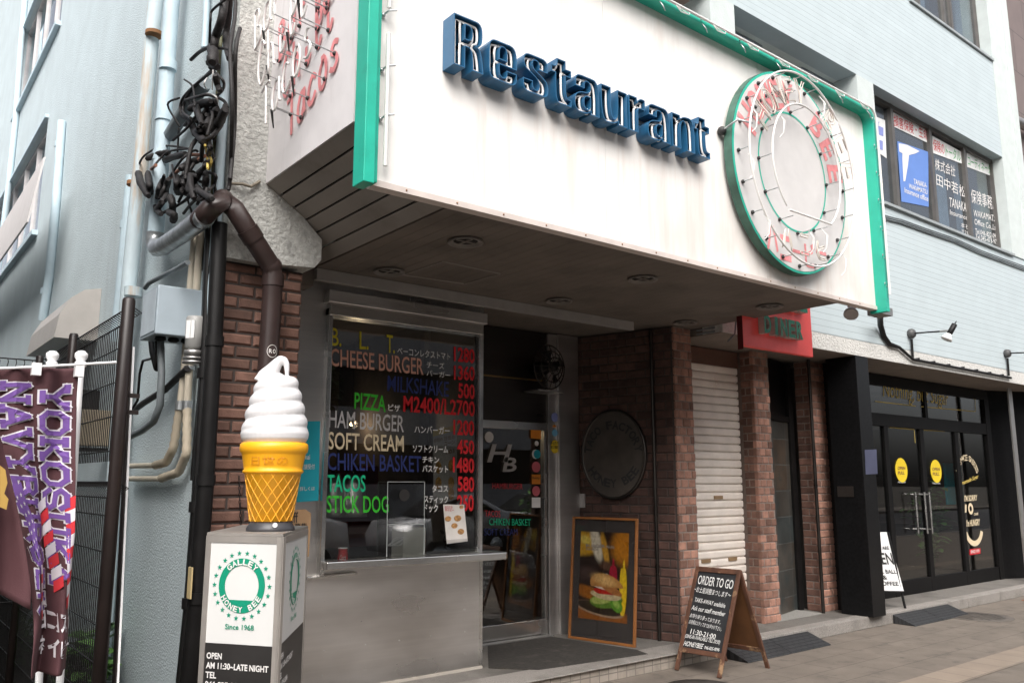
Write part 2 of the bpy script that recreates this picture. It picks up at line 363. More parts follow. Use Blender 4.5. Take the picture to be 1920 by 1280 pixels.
signwhite = M('white_sign_sheet', (0.84, 0.815, 0.785), 0.45, var=0.03, scale=3, stretch=(3, 1, 0.5), dirt=(0.62, 0.52, 0.46), dscale=2.0, dlo=0.55, dhi=0.95, dstretch=(2.2, 1, 0.3))
rusty = M('rust_run', (0.55, 0.43, 0.35), 0.7, var=0.3, scale=14, stretch=(6, 1, 0.3))
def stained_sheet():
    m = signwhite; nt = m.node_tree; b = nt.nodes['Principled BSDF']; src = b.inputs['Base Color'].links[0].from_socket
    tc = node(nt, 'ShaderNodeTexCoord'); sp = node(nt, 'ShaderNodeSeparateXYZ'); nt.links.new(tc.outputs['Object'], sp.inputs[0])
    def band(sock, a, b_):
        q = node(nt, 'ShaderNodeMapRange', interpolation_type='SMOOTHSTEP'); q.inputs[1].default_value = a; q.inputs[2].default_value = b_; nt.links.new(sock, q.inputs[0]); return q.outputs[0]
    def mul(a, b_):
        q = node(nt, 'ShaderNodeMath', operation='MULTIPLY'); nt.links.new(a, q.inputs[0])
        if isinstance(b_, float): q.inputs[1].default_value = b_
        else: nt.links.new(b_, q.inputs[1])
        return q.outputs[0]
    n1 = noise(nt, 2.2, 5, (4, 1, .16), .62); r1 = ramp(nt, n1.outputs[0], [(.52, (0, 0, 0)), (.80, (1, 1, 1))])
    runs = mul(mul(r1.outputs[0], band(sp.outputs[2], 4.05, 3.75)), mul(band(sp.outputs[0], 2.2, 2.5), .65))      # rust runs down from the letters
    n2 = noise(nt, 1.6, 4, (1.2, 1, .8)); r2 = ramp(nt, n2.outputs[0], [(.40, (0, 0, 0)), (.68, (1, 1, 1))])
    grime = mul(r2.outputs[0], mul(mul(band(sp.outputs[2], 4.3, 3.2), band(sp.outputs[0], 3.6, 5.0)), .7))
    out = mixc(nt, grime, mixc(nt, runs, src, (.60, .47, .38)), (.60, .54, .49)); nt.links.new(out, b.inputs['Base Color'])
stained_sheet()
signgrey = M('lilac_grey_sheet', (0.72, 0.695, 0.70), 0.5, var=0.04, dirt=(0.45, 0.42, 0.42), dscale=2.2, dlo=0.6, dhi=0.9, dstretch=(1, 2, 0.4))
green = M('green_enamel', (0.02, 0.42, 0.30), 0.35, var=0.10, dirt=(0.02, 0.25, 0.18), dscale=4, dlo=0.6, dhi=0.85)
greenink = M('green_ink', (0.0, 0.26, 0.15), 0.5, var=0.04)
blue = M('blue_enamel', (0.022, 0.115, 0.235), 0.3, var=0.12, dirt=(0.03, 0.09, 0.18), dscale=7, dlo=0.58, dhi=0.8, dstretch=(1, 1, 0.4))
bluedark = M('inner_blue_sheet', (0.012, 0.035, 0.07), 0.6, var=0.2)
tubewhite = M('glass_neon_tube', (0.78, 0.76, 0.74), 0.2, var=0.05, coat=0.5)
tubecap = M('black_tube_cap', (0.03, 0.03, 0.03), 0.6)
pinkpaint = M('faded_pink_paint', (0.72, 0.26, 0.27), 0.6, var=0.25, scale=12)
redpaint = M('red_letter_paint', (0.62, 0.03, 0.03), 0.5, var=0.06)
soffitm = M('dark_soffit_board', (0.155, 0.132, 0.113), 0.75, var=0.14, scale=2.5, dirt=(0.085, 0.073, 0.062), dscale=2.2, dlo=0.5, dhi=0.8)
plankm = M('grey_soffit_plank', (0.26, 0.235, 0.21), 0.7, var=0.10, scale=2, dirt=(0.15, 0.13, 0.11), dscale=2.2, dlo=0.55, dhi=0.85)
blackgap = M('black_gap', (0.012, 0.011, 0.010), 0.9)
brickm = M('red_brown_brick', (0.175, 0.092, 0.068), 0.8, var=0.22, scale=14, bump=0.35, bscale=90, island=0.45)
brickshade = M('shaded_brown_brick', (0.075, 0.038, 0.029), 0.78, var=0.25, scale=14, bump=0.3, bscale=90, island=0.45)  # same brick, recess shade put into its colour
darkmortar = M('dark_mortar', (0.055, 0.043, 0.038), 0.95, var=.3, scale=30)
mortar = M('grey_mortar', (0.23, 0.185, 0.16), 0.95, var=0.2, scale=30, bump=0.4)
stl = steel('stainless_sheet', (0.70, 0.675, 0.655), 0.26, 0.42, (2, 2, 40))
stlbright = steel('bright_stainless', (0.66, 0.65, 0.63), 0.16, 0.32)
stldark = steel('dark_stainless', (0.075, 0.068, 0.062), 0.25, 0.42)
alum = M('dull_aluminium', (0.42, 0.41, 0.40), 0.42, 0.85, var=0.12)
zinc = M('galvanised_zinc', (0.48, 0.50, 0.51), 0.38, 0.8, var=0.35, scale=14)
blackm = M('black_metal', (0.010, 0.0095, 0.0095), 0.45, var=0.3, spec=.25)
blackstone = M('black_polished_stone', (0.007, 0.007, 0.0075), 0.3, var=0.4, scale=30, dirt=(0.016, 0.016, 0.016), dscale=3, dlo=0.6, dhi=0.9, spec=.18)
blackplastic = M('black_rubber_tape', (0.014, 0.012, 0.012), 0.65, var=0.4, scale=40, bump=0.4, bscale=60)
brownpipe = M('brown_plastic_pipe', (0.038, 0.024, 0.022), 0.38, var=0.2, dirt=(0.07, 0.075, 0.045), dscale=5, dlo=0.62, dhi=0.8)
darkbrown = M('dark_brown_metal', (0.018, 0.012, 0.011), 0.4, var=0.25)
creampipe = M('cream_plastic', (0.56, 0.50, 0.40), 0.55, var=0.10, dirt=(0.35, 0.29, 0.21), dscale=5, dlo=0.6, dhi=0.85)
greycable = M('grey_cable', (0.14, 0.16, 0.17), 0.55, var=0.2)
coppery = M('bare_copper', (0.45, 0.22, 0.15), 0.5, 0.4)
white = M('white_plastic', (0.78, 0.78, 0.78), 0.4, var=0.03)
whiteface = M('white_acrylic', (0.66, 0.66, 0.645), 0.3, var=0.02, dirt=(0.66, 0.65, 0.63), dscale=3, dlo=0.6, dhi=0.9)
blackface = M('black_vinyl', (0.025, 0.023, 0.022), 0.4, var=0.2)
whiteink = M('white_lettering', (0.72, 0.70, 0.68), 0.6, var=0.03)
chalk = M('white_chalk', (0.70, 0.70, 0.68), 0.9, var=0.25, scale=60)
shutterm = M('cream_shutter_slat', (0.84, 0.765, 0.69), 0.55, var=0.08, dirt=(0.30, 0.12, 0.04), dscale=2.2, dlo=0.62, dhi=0.80, dstretch=(1, 1, 0.6))
slate = tiled('slate_tile', 'XZ', (0.052, 0.064, 0.064), (0.085, 0.062, 0.045), (0.11, 0.115, 0.11), 0.40, 0.30, 0.006, 0.45, 0.6, 0.0, var=0.5, dirt=(.035, .045, .045), dscale=5, dlo=.5, dhi=.7)
pave = tiled('paving_slab', 'XY', (0.155, 0.130, 0.107), (0.165, 0.139, 0.114), (0.098, 0.083, 0.070), 0.60, 0.30, 0.005, 0.85, 0.5, 0.5, 0.22, dirt=(0.088, 0.075, 0.064), dscale=5, dlo=0.55, dhi=0.72, fine=0.6, spots=(.085, .073, .062))
granite = M('speckled_granite', (0.25, 0.23, 0.21), 0.75, var=0.65, scale=240, bump=0.2, bscale=200, dirt=(0.13, 0.12, 0.105), dscale=3, dlo=0.5, dhi=0.8)
stepfloor = M('worn_step_concrete', (0.155, 0.143, 0.128), 0.8, var=0.3, scale=120, bump=0.2, bscale=150, dirt=(0.075, 0.068, 0.06), dscale=1.3, dlo=0.45, dhi=0.68)
kerbtile = tiled('small_kerb_tile', 'XZ', (0.34, 0.30, 0.26), (0.28, 0.24, 0.20), (0.16, 0.14, 0.12), 0.105, 0.058, 0.005, 0.7, 0.6, 0.0, 0.2, dirt=(0.15, 0.135, 0.115), dscale=4, dlo=0.5, dhi=0.8)
tactile = tiled('tactile_block', 'XY', (0.25, 0.20, 0.155), (0.23, 0.185, 0.145), (0.14, 0.115, 0.095), 0.30, 0.30, 0.005, 0.85, 0.4, 0.0, 0.15, dirt=(0.24, 0.20, 0.16), dscale=2, dlo=0.5, dhi=0.8, fine=0.3)
asphalt = M('asphalt', (0.05, 0.05, 0.052), 0.9, var=0.3, scale=150, bump=0.4, bscale=200)
soil = M('dark_soil', (0.045, 0.038, 0.028), 0.95, var=0.4, scale=20, bump=0.5)
redsign = M('red_sign_paint', (0.96, 0.105, 0.095), 0.4, var=0.06, dirt=(0.80, 0.06, 0.055), dscale=3, dlo=0.6, dhi=0.85, dstretch=(3, 1, 0.3))
dinergreen = M('weathered_green', (0.03, 0.20, 0.13), 0.6, var=0.25, scale=12)
dinerside = M('weathered_letter_side', (0.48, 0.40, 0.37), 0.6, var=0.2)
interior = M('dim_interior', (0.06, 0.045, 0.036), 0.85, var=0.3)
redint = M('dark_red_panel', (0.16, 0.012, 0.012), 0.6)
yellowcone = M('yellow_plastic_cone', (0.90, 0.42, 0.012), 0.42, var=0.05, coat=0.1)
swirlwhite = M('white_moulded_plastic', (0.69, 0.68, 0.685), 0.4, var=0.03)
wood = M('rusty_brown_wood', (0.095, 0.040, 0.022), 0.65, var=0.35, scale=12, stretch=(1, 1, 0.25), dirt=(0.32, 0.20, 0.11), dscale=9, dlo=0.56, dhi=0.68, bump=0.3)
posterwood = M('orange_wood_frame', (0.25, 0.095, 0.025), 0.45, var=0.2, scale=8)
rubber = tiled('rubber_tread', 'XY', (0.030, 0.031, 0.033), (0.036, 0.037, 0.039), (0.012, 0.012, 0.013), 0.10, 0.045, 0.006, 0.6, 0.9, 0.5, 0.2)
darkbrownwall = tiled('brown_panel_wall', 'XZ', (0.15, 0.115, 0.105), (0.17, 0.13, 0.12), (0.07, 0.055, 0.05), 1.2, 0.85, 0.01, 0.5, 0.3, 0.5, 0.1)
flagcloth = M('maroon_cloth', (0.080, 0.030, 0.035), 0.85, var=0.12, bump=0.15, bscale=300)
purple = M('purple_print', (0.16, 0.075, 0.30), 0.85, var=0.06)
flagwhite = M('white_print', (0.66, 0.63, 0.66), 0.85, var=0.05)
flagred = M('red_print', (0.58, 0.03, 0.04), 0.85, var=0.06)
flaggold = M('gold_print', (0.45, 0.28, 0.07), 0.85, var=0.1)
leafm = M('green_leaf', (0.085, 0.20, 0.04), 0.5, var=0.4, scale=9, island=0.45)
leafdark = M('dark_green_leaf', (0.03, 0.075, 0.022), 0.5, var=0.4, scale=9, island=0.45)
beige = M('beige_casing', (0.42, 0.35, 0.25), 0.6, var=0.08)
gl_shop = glass('shop_glass', (0.74, 0.75, 0.74), 0.10)
gl_up = glass('upper_glass', (0.70, 0.76, 0.80), 0.10)
acryl = glass('clear_acrylic', (0.90, 0.90, 0.90), 0.05)
def ink(name, c): return M(name, c, 0.6, var=0.04)
I = dict(yellow=ink('yellow_lettering', (0.52, 0.44, 0.01)), peach=ink('peach_lettering', (0.55, 0.28, 0.20)), red=ink('red_lettering', (0.56, 0.006, 0.012)), blue=ink('navy_lettering', (0.010, 0.022, 0.125)),
         green=ink('grass_lettering', (0.03, 0.42, 0.02)), grey=ink('silver_lettering', (0.47, 0.46, 0.46)), cream=ink('cream_lettering', (0.66, 0.55, 0.37)), teal=ink('teal_lettering', (0.0, 0.42, 0.20)), white=whiteink,
         gold=ink('gold_lettering', (0.62, 0.47, 0.12)), crimson=ink('crimson_lettering', (0.52, 0.01, 0.02)), leaf=ink('leaf_lettering', (0.06, 0.33, 0.10)), black=ink('black_lettering', (0.02, 0.02, 0.02)), turq=ink('turquoise_print', (0.005, 0.30, 0.38)), sky=ink('sky_blue_print', (0.12, 0.23, 0.56)), orange=ink('orange_print', (0.72, 0.24, 0.02)), brown=ink('brown_print', (0.22, 0.11, 0.05)), yell=ink('bright_yellow_print', (0.75, 0.55, 0.02)), lav=ink('lavender_print', (0.22, 0.26, 0.55)), pink=ink('pink_print', (0.60, 0.13, 0.16)), aqua=ink('aqua_print', (0.15, 0.40, 0.60)))

# ------------------------------------------------------------------ planes of the place (metres)
YS, YU, YW, YD, YC = 3.70, 5.00, 5.67, 6.45, 5.70     # sign face, upper wall, take-out wall, restaurant door, cafe front
XW, XS = 1.70, 1.93                                   # side wall, sign side panel
ZF, ZC = 0.12, 3.13                                   # raised step, canopy soffit

# ------------------------------------------------------------------ ground
def sheet(name, x0, x1, y0, y1, z, m):
    return struct(MB().add([(x0, y0, z), (x1, y0, z), (x1, y1, z), (x0, y1, z)], [(0, 1, 2, 3)]).build(name, m))
sheet('ground', -300, 300, -300, 300, -0.16, soil)
struct(MB().box(-40, 60, -1.2, 5.3, -0.15, 0).build('pavement', pave))
sheet('road', -60, 80, -12.5, -1.36, -0.13, asphalt)
struct(MB().box(-40, 60, -16, -12.5, -0.15, 0).build('far_pavement', pave))
struct(MB().box(-40, 60, -1.35, -1.2, -0.15, 0.012).build('road_kerb', granite))
sheet('tactile_paving', 2.0, 40, 3.28, 3.60, 0.005, tactile)
sheet('planting_bed', -8, XW, 2.6, 20, 0.006, soil)
mb = MB(); mb.box(2.15, 6.62, 5.09, 5.32, 0, 0.112); struct(mb.build('kerb_step', kerbtile))
mb = MB(); mb.box(2.15, 6.62, 5.06, 5.38, 0.114, ZF + 0.004); struct(mb.build('step_nosing', granite, bevel=0.012))
mb = MB()
x = 6.64
while x < 16:
    L = 0.98; mb.box(x, x + L - 0.006, 5.06, 5.22, 0, ZF + 0.003); x += L
struct(mb.build('granite_kerb', granite, bevel=0.008))
struct(MB().box(2.15, 16.5, 5.20, 9.5, 0, ZF).build('shop_step', stepfloor))

# ------------------------------------------------------------------ brickwork built brick by brick
def bricks(mb, o, u, n, W, z0, z1, L=0.21, H=0.084, j=0.010, d=0.045, ch=0.007, off=0.0):
    o = Vector(o); u = Vector(u).normalized(); n = Vector(n).normalized(); row = 0; z = z0
    while z < z1 - 0.02:
        h = min(H, z1 - z) - j; s = -(L / 2 if row % 2 else 0) + off
        while s < W:
            a = max(s, 0); b = min(s + L - j, W)
            if b - a > 0.025:
                jit = random.uniform(-0.0025, 0.0025)
                A = o + u * a + Z * z; B = o + u * b + Z * z
                q = lambda p0, p1, k, ins: [p0 + u * ins + Z * ins + n * k, p1 - u * ins + Z * ins + n * k, p1 - u * ins + Z * (h - ins) + n * k, p0 + u * ins + Z * (h - ins) + n * k]
                back = q(A, B, -d, 0); mid = q(A, B, jit - ch, 0); front = q(A, B, jit, ch); nb = len(mb.v)
                mb.v += [tuple(p) for p in back + mid + front]
                fs = [(nb + 8, nb + 9, nb + 10, nb + 11)]
                for r in (0, 4):
                    fs += [(nb + r + i, nb + r + (i + 1) % 4, nb + r + 4 + (i + 1) % 4, nb + r + 4 + i) for i in range(4)]
                mb.f += fs; mb.sm += [False] * len(fs)
            s += L
        z += H; row += 1

# ------------------------------------------------------------------ the corner building
bld = thing('corner_building', 'pale blue and white tiled corner building with brown brick restaurant front at street level', 'building', (XW, YU, 0))
mb = MB()
WX = 13.0   # depth the side wall runs back
# side wall with its two window openings
def wall_with_holes(mb, axis, c, lo, hi, z0, z1, holes, t):
    """wall in the plane X=c or Y=c from lo to hi, leaving rectangular holes (a, b, z0, z1)"""
    us = sorted({lo, hi, *[h[0] for h in holes], *[h[1] for h in holes]}); zs = sorted({z0, z1, *[h[2] for h in holes], *[h[3] for h in holes]})
    for a, b in zip(us, us[1:]):
        for p, q in zip(zs, zs[1:]):
            if any(h[0] <= a and b <= h[1] and h[2] <= p and q <= h[3] for h in holes): continue
            if axis == 'X': mb.box(c, c + t, a, b, p, q)
            else: mb.box(a, b, c, c + t, p, q)
sideholes = [(12.35, 16.3, 7.95, 9.6), (12.6, 18.2, 4.98, 6.6)]
wall_with_holes(mb, 'X', XW, YU + 0.10, 24, -0.1, 14, sideholes, 0.25)
mb.build('side_wall', bluewall, bld)
for (a, b, p, q), nb in zip(sideholes, (4, 5)):
    f = MB()
    f.box(XW + 0.06, XW + 0.12, a, b, p, p + 0.05); f.box(XW + 0.06, XW + 0.12, a, b, q - 0.05, q)
    for k in range(nb + 1):
        yy = a + (b - a) * k / nb; f.box(XW + 0.055, XW + 0.125, max(a, yy - 0.025), min(b, yy + 0.025), p, q)
    fr = f.build('window_frame', M('white_window_bar', (0.6, 0.57, 0.57), 0.5), bld)
    MB().box(XW + 0.085, XW + 0.095, a, b, p, q).build('pane', gl_up, fr)
    MB().box(XW + 0.5, XW + 0.55, a - .2, b + .2, p - .2, q + .2).build('blind', M('brown_blind', (0.13, 0.10, 0.095), 0.8), fr)
    MB().box(XW - 0.07, XW + 0.03, a - 0.06, b + 0.06, p - 0.07, p - 0.003).build('sill', paleblue, fr)
    MB().box(XW - 0.05, XW + 0.03, a - 0.06, b + 0.06, q + 0.003, q + 0.05).build('window_hood', paleblue, fr)

# front: rough white corner strip, stucco band, tiles, piers, recesses
mb = MB(); mb.box(XW, XS + 0.02, YU, YU + 0.098, 2.97, 14); mb.build('corner_strip', roughcast, bld)
mb = MB(); A0 = F(478, 347, YU); mb.prism([(XS + 0.021, YU + 0.001, 2.975), (F(590, 500, YU).x, YU + 0.001, 3.0), (F(602, 494, YU).x, YU + 0.001, 3.06), (F(602, 494, YU).x, YU + 0.001, 3.2), (XS + 0.021, YU + 0.001, 3.56)], (0, 0.5, 0))
mb.box(XW, XS + 0.0205, YU + 0.1, YU + 0.5, 2.97, 3.2); mb.build('roughcast_haunch', roughcast, bld)
XE = 14.58
mb = MB(); mb.box(6.61, XE + 6, YU, YU + 0.25, 3.055, 3.235); mb.build('stucco_band', stucco, bld)
mb = MB(); mb.box(2.4, 6.60, YU, YU + 0.3, 3.2, 4.9)
SILL, HEAD = 5.08, 6.72
mb.box(6.601, XE, YU, YU + 0.25, 3.24, SILL)                      # tiles below the first floor windows
mb.box(6.601, 13.98, YU, YU + 0.25, HEAD, 8.36)                   # spandrel
mb.box(2.4, 13.98, YU, YU + 0.25, 10.2, 11.8)
mb.box(2.4, 6.60, YU, YU + 0.25, HEAD, 8.36)
mb.build('tiled_wall', whitetile, bld)
for a, b in ((6.62, 7.04), (9.56, 9.97), (2.4, 2.8)): MB().box(a, b, YU - 0.004, YU + 0.5, SILL + 0.002, HEAD - 0.002).build('pier', paleplaster, bld)
MB().box(13.982, XE, YU - 0.003, YU + 0.5, SILL + 0.03, 13).build('pier', paleplaster, bld)
MB().box(XE - 0.02, XE + 0.22, YU - 0.02, YU + 0.9, 3.25, 13).build('corner_fin', paleplaster, bld)
ML = M('weathered_ledge', (0.30, 0.33, 0.34), 0.7); MB().box(9.972, 13.98, YU - 0.04, YU + 0.05, SILL - 0.001, SILL + 0.035).build('window_ledge', ML, bld); MB().box(11.2, 13.98, YU - 0.03, YU + 0.05, 8.362, 8.40).build('window_ledge', ML, bld)
#('weathered_ledge', (0.30, 0.33, 0.34), 0.7), bld)
mb = MB(); mb.box(7.04, 13.98, YU + 0.25, YU + 0.7, HEAD + 0.002, HEAD + 0.1); mb.build('recess_ceiling', paleplaster, bld)
# blank recess with grey tile and a dark window
mb = MB(); mb.box(7.041, 8.02, YU + 0.32, YU + 0.5, SILL, HEAD); mb.box(8.86, 9.559, YU + 0.32, YU + 0.5, SILL, HEAD); mb.build('grey_tiled_recess', greytile, bld)
f = MB(); f.box(8.022, 8.07, YU + 0.36, YU + 0.44, SILL, HEAD); f.box(8.80, 8.858, YU + 0.36, YU + 0.44, SILL, HEAD); fr = f.build('window_frame', alum, bld)
MB().box(8.07, 8.80, YU + 0.40, YU + 0.408, SILL, HEAD).build('pane', gl_up, fr)
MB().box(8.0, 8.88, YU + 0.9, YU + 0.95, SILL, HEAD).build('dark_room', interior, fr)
# the insurance office windows
wx = [F(x, 380, YU + 0.18).x for x in (1648, 1682, 1752, 1814, 1872)]
wx[0] = 9.972; wx[-1] = 13.98; YG = YU + 0.20
f = MB()
for i, x in enumerate(wx):
    f.box(max(x - 0.035, 9.973), min(x + 0.035, 13.978), YG - 0.05, YG + 0.05, SILL + 0.04, HEAD)
f.box(9.974, 13.977, YG - 0.045, YG + 0.045, SILL + 0.036, SILL + 0.08); f.box(9.974, 13.977, YG - 0.045, YG + 0.045, HEAD - 0.06, HEAD + 0.001)
win = f.build('office_window', M('bronze_window_frame', (0.16, 0.15, 0.14), 0.45, 0.6), bld)
for a, b in zip(wx, wx[1:]): MB().box(a + 0.03, b - 0.03, YG, YG + 0.008, SILL + 0.06, HEAD - 0.05).build('pane', gl_up, win)
MB().box(9.98, 13.97, YG + 0.75, YG + 0.8, SILL - .2, HEAD + .3).build('dark_room', M('dim_office', (0.10, 0.12, 0.14), 0.8), win)
mb = MB()
for a, b in ((9.98, 10.62), (11.05, 11.5), (12.15, 12.7), (13.0, 13.25)): mb.box(a, b, YG + 0.16, YG + 0.18, SILL + 0.05, HEAD - 0.28)
mb.build('pale_blind', M('pale_blind', (0.33, 0.38, 0.42), 0.8), win)
YT = YG - 0.004
def fq(mb, s, p0, p1, p3, Y, **k): return text(mb, s, F(*p0, Y), F(*p1, Y), F(*p3, Y), **k)
def fband(mb, pts, Y, t=0.003): return mb.prism([F(*p, Y) for p in pts], (0, -t, 0))
mb = MB(); fband(mb, [(1674, 237), (1741, 269), (1740, 243), (1673, 210)], YT); fband(mb, [(1749, 287), (1803, 307), (1802, 285), (1748, 255)], YT); fband(mb, [(1813, 313), (1866, 333), (1865, 308), (1812, 286)], YT)
fband(mb, [(1641, 282), (1662, 297), (1659, 226), (1640, 218)], YT); mb.build('banner_strip', M('white_banner', (0.70, 0.71, 0.70), 0.6), win)
mb = MB(); fq(mb, '損害保険・生命', (1676, 236), (1740, 264), (1675, 214), YT - 0.005, res=4); fq(mb, '保険の', (1750, 282), (1771, 291), (1749, 260), YT - 0.005, res=4); mb.build('lettering', I['crimson'], win)
mb = MB(); fq(mb, 'トータル', (1773, 292), (1801, 304), (1773, 272), YT - 0.005); fq(mb, 'コーディネーター', (1815, 310), (1864, 330), (1814, 291), YT - 0.005); mb.build('lettering', I['leaf'], win)
mb = MB(); fband(mb, [(1690, 378), (1741, 388), (1740, 285), (1682, 265)], YT); mb.build('blue_notice', I['sky'], win)
mb = MB(); fband(mb, [(1685, 269), (1700, 272), (1724, 284), (1716, 288), (1704, 291), (1702, 310), (1697, 340), (1694, 340), (1692, 300), (1692, 288), (1686, 284)], YT - 0.004)
fq(mb, 'TANAKA-', (1713, 345), (1738, 353), (1713, 335), YT - 0.004, bold=0.01); fq(mb, 'WAKAMATSU', (1704, 353), (1739, 365), (1704, 344), YT - 0.004, bold=0.01); fq(mb, 'Insurance office', (1696, 361), (1740, 378), (1696, 351), YT - 0.004, bold=0.01)
fq(mb, '株式会社', (1753, 318), (1791, 332), (1753, 297), YT); fq(mb, '田中若松', (1756, 347), (1811, 372), (1755, 325), YT); fq(mb, 'TANAKA-', (1780, 387), (1814, 398), (1780, 370), YT); fq(mb, 'Insurance', (1781, 402), (1814, 413), (1781, 393), YT)
fq(mb, '本 社', (1802, 426), (1817, 431), (1802, 417), YT); fq(mb, '〒238', (1803, 437), (1818, 442), (1803, 430), YT)
fq(mb, '保険事務所', (1821, 380), (1870, 396), (1820, 354), YT); fq(mb, 'WAKAMATSU', (1825, 405), (1871, 417), (1825, 393), YT); fq(mb, 'Office Co.,Ltd.', (1827, 422), (1872, 435), (1827, 410), YT)
fq(mb, 'Tel.046-822-0950', (1828, 437), (1873, 449), (1828, 428), YT); fq(mb, 'Tel.045-473-9755', (1829, 448), (1874, 460), (1829, 438), YT); mb.build('lettering', whiteink, win)
mb = MB(); fq(mb, 'yer', (1641, 236), (1649, 239), (1641, 226), YT - 0.004); fband(mb, [(1642, 250), (1656, 256), (1656, 240), (1642, 234)], YT - 0.004); fband(mb, [(1645, 278), (1655, 282), (1655, 265), (1645, 261)], YT - 0.004); mb.build('notice_print', I['lav'], win)
# top floor windows
tw = [11.2, 11.9, 12.75, 13.0, 13.98]
f = MB()
for x in tw: f.box(x - 0.03, min(x + 0.03, 13.975), YG - 0.04, YG + 0.04, 8.36, 10.2)
win2 = f.build('office_window', MT['bronze_window_frame'], bld)
MB().box(11.2, 13.97, YG, YG + 0.008, 8.38, 10.2).build('pane', gl_up, win2); MB().box(11.0, 13.97, YG + 0.7, YG + 0.75, 8.3, 10.3).build('dark_room', MT['dim_office'], win2)
MB().box(11.25, 12.4, YG + 0.1, YG + 0.12, 8.4, 10.2).build('pale_blind', MT['pale_blind'], win2)
MB().box(8.0, 11.2, YU + 0.1, YU + 0.25, 8.365, 10.199).build('tiled_wall', whitetile, bld)

# ground floor: brick piers
def pier(x0, x1, y0, yb, m=brickm, z1=3.05):
    mb = MB(); bricks(mb, (x0 + 0.0, y0, 0), (1, 0, 0), (0, -1, 0), x1 - x0, ZF, z1, L=0.108 if x1 - x0 < 0.3 else 0.21); p = mb.build('brick_pier', M('lit_pinkish_brick', (0.325, 0.172, 0.125), 0.8, var=0.25, scale=14, bump=0.35, bscale=90, island=0.55), bld)  # pier fronts use a brighter copy of the return brick, light painted in
    mb = MB(); bricks(mb, (x0, yb, 0), (0, -1, 0), (-1, 0, 0), yb - y0 - 0.048, ZF, z1); mb.build('brick_return', brickshade if m is brickshade else m, p)
    MB().box(x0 + 0.007, x1 - 0.006, y0 + 0.007, yb, ZF, z1).build('mortar', mortar, p); return p
mb = MB(); bricks(mb, (XW + 0.02, 5.06, 0), (1, 0, 0), (0, -1, 0), 0.52, ZF, 2.968, L=0.21, H=0.0775, ch=0.011, j=0.012); p = mb.build('brick_pier', brickm, bld); MB().box(XW + 0.03, 2.235, 5.072, 5.66, -0.05, 2.968).build('mortar', darkmortar, p)
pier(6.28, F(1306, 900, 5.35).x, 5.35, 5.60, z1=3.125); pier(F(1422, 900, 5.5).x, F(1452, 900, 5.5).x, 5.50, 5.72); pier(F(1531, 900, 5.56).x, F(1560, 900, 5.56).x, 5.56, 5.78)
# splayed brick wall beside the restaurant door
Q0, Q1 = Vector((6.275, 5.36, 0)), Vector((5.96, 6.46, 0)); qu = (Q0 - Q1).normalized(); qn = Vector((-qu.y, qu.x, 0)); qn = qn if qn.x < 0 else -qn
mb = MB(); bricks(mb, Q1, qu, qn, (Q0 - Q1).length - 0.03, ZF, 3.12); p = mb.build('brick_wall', brickshade, bld); MB().prism([Q1 - qn * .008 + Z * ZF, Q0 - qn * .008 + Z * ZF, Q0 - qn * .1 + Z * ZF, Q1 - qn * .1 + Z * ZF], (0, 0, 3.0)).build('mortar', darkmortar, p)
def W(x, y, lift=0.0): return PL(x, y, Q0 + qn * lift, qn)
# steel wall round the take-out window, with its base
wl, wr = 2.27, F(905, 900, YW).x
wz0, wz1 = 1.0, 2.83; hx0 = F(612, 800, YW).x; hx1 = F(893, 800, YW).x
mb = MB(); mb.box(2.24, hx0, YW, YW + 0.06, ZF + 0.02, 3.12); mb.box(hx1, wr, YW, YW + 0.06, ZF + 0.02, 3.12); mb.box(hx0, hx1, YW, YW + 0.06, ZF + 0.02, wz0); mb.box(hx0, hx1, YW, YW + 0.06, wz1, 3.12)
mb.box(wr - 0.045, wr, YW + 0.061, YD, ZF + 0.02, 3.12); sw = mb.build('steel_wall', stl, bld)
MB().box(wr - 0.03, wr + 0.004, YW - 0.004, YW + 0.03, ZF + 0.03, wz0 - 0.03).build('edge_trim', stlbright, sw)
mb = MB()
for k in range(26):
    x = 2.5 + (k % 6) * 0.3 + random.uniform(-.02, .02); z = 0.25 + (k // 6) * 0.17
    mb.lathe((x, YW, z), [(0.004, 0), (0.004, 0.0015), (0.001, 0.003)], 6, (0, -1, 0))
mb.build('rivet', stlbright, sw)
MB().box(2.3, wr, YW - 0.012, YW + 0.02, ZF - 0.001, ZF + 0.019).build('base_strip', M('pale_skirting', (0.42, 0.38, 0.33), 0.7), sw)
mb = MB(); mb.tube([F(575, 1083, YW - 0.03), F(664, 1074, YW - 0.03), F(668, 1074, YW + 0.01)], 0.011, 10); mb.build('hand_rail', stlbright, sw)
# take-out window
tw_ = MB(); fw = 0.035; yf0, yf1 = YW - 0.05, YW + 0.03
tw_.prism([(hx0 - fw, yf0, wz0 - .06), (hx0, yf0, wz0 - .06), (hx0, yf0, wz1), (hx0 - fw, yf0, wz1 + .06)], (0, .08, 0)); tw_.box(hx1, hx1 + 0.02, yf0 + .02, yf1, wz0, wz1)
tw_.box(hx0 - fw, hx1 + 0.02, yf0 - 0.02, yf1, wz1 + 0.002, wz1 + 0.09)
tko = tw_.build('takeout_window', stlbright, bld, bevel=0.004)
MB().box(hx0, hx1, YW + 0.0, YW + 0.008, wz0, wz1).build('pane', gl_shop, tko)
MB().box(hx0 - 0.06, F(912, 600, YW - 0.07).x, YW - 0.09, YW - 0.001, wz1 + 0.093, wz1 + 0.19).build('hood', stl, tko, bevel=0.006)
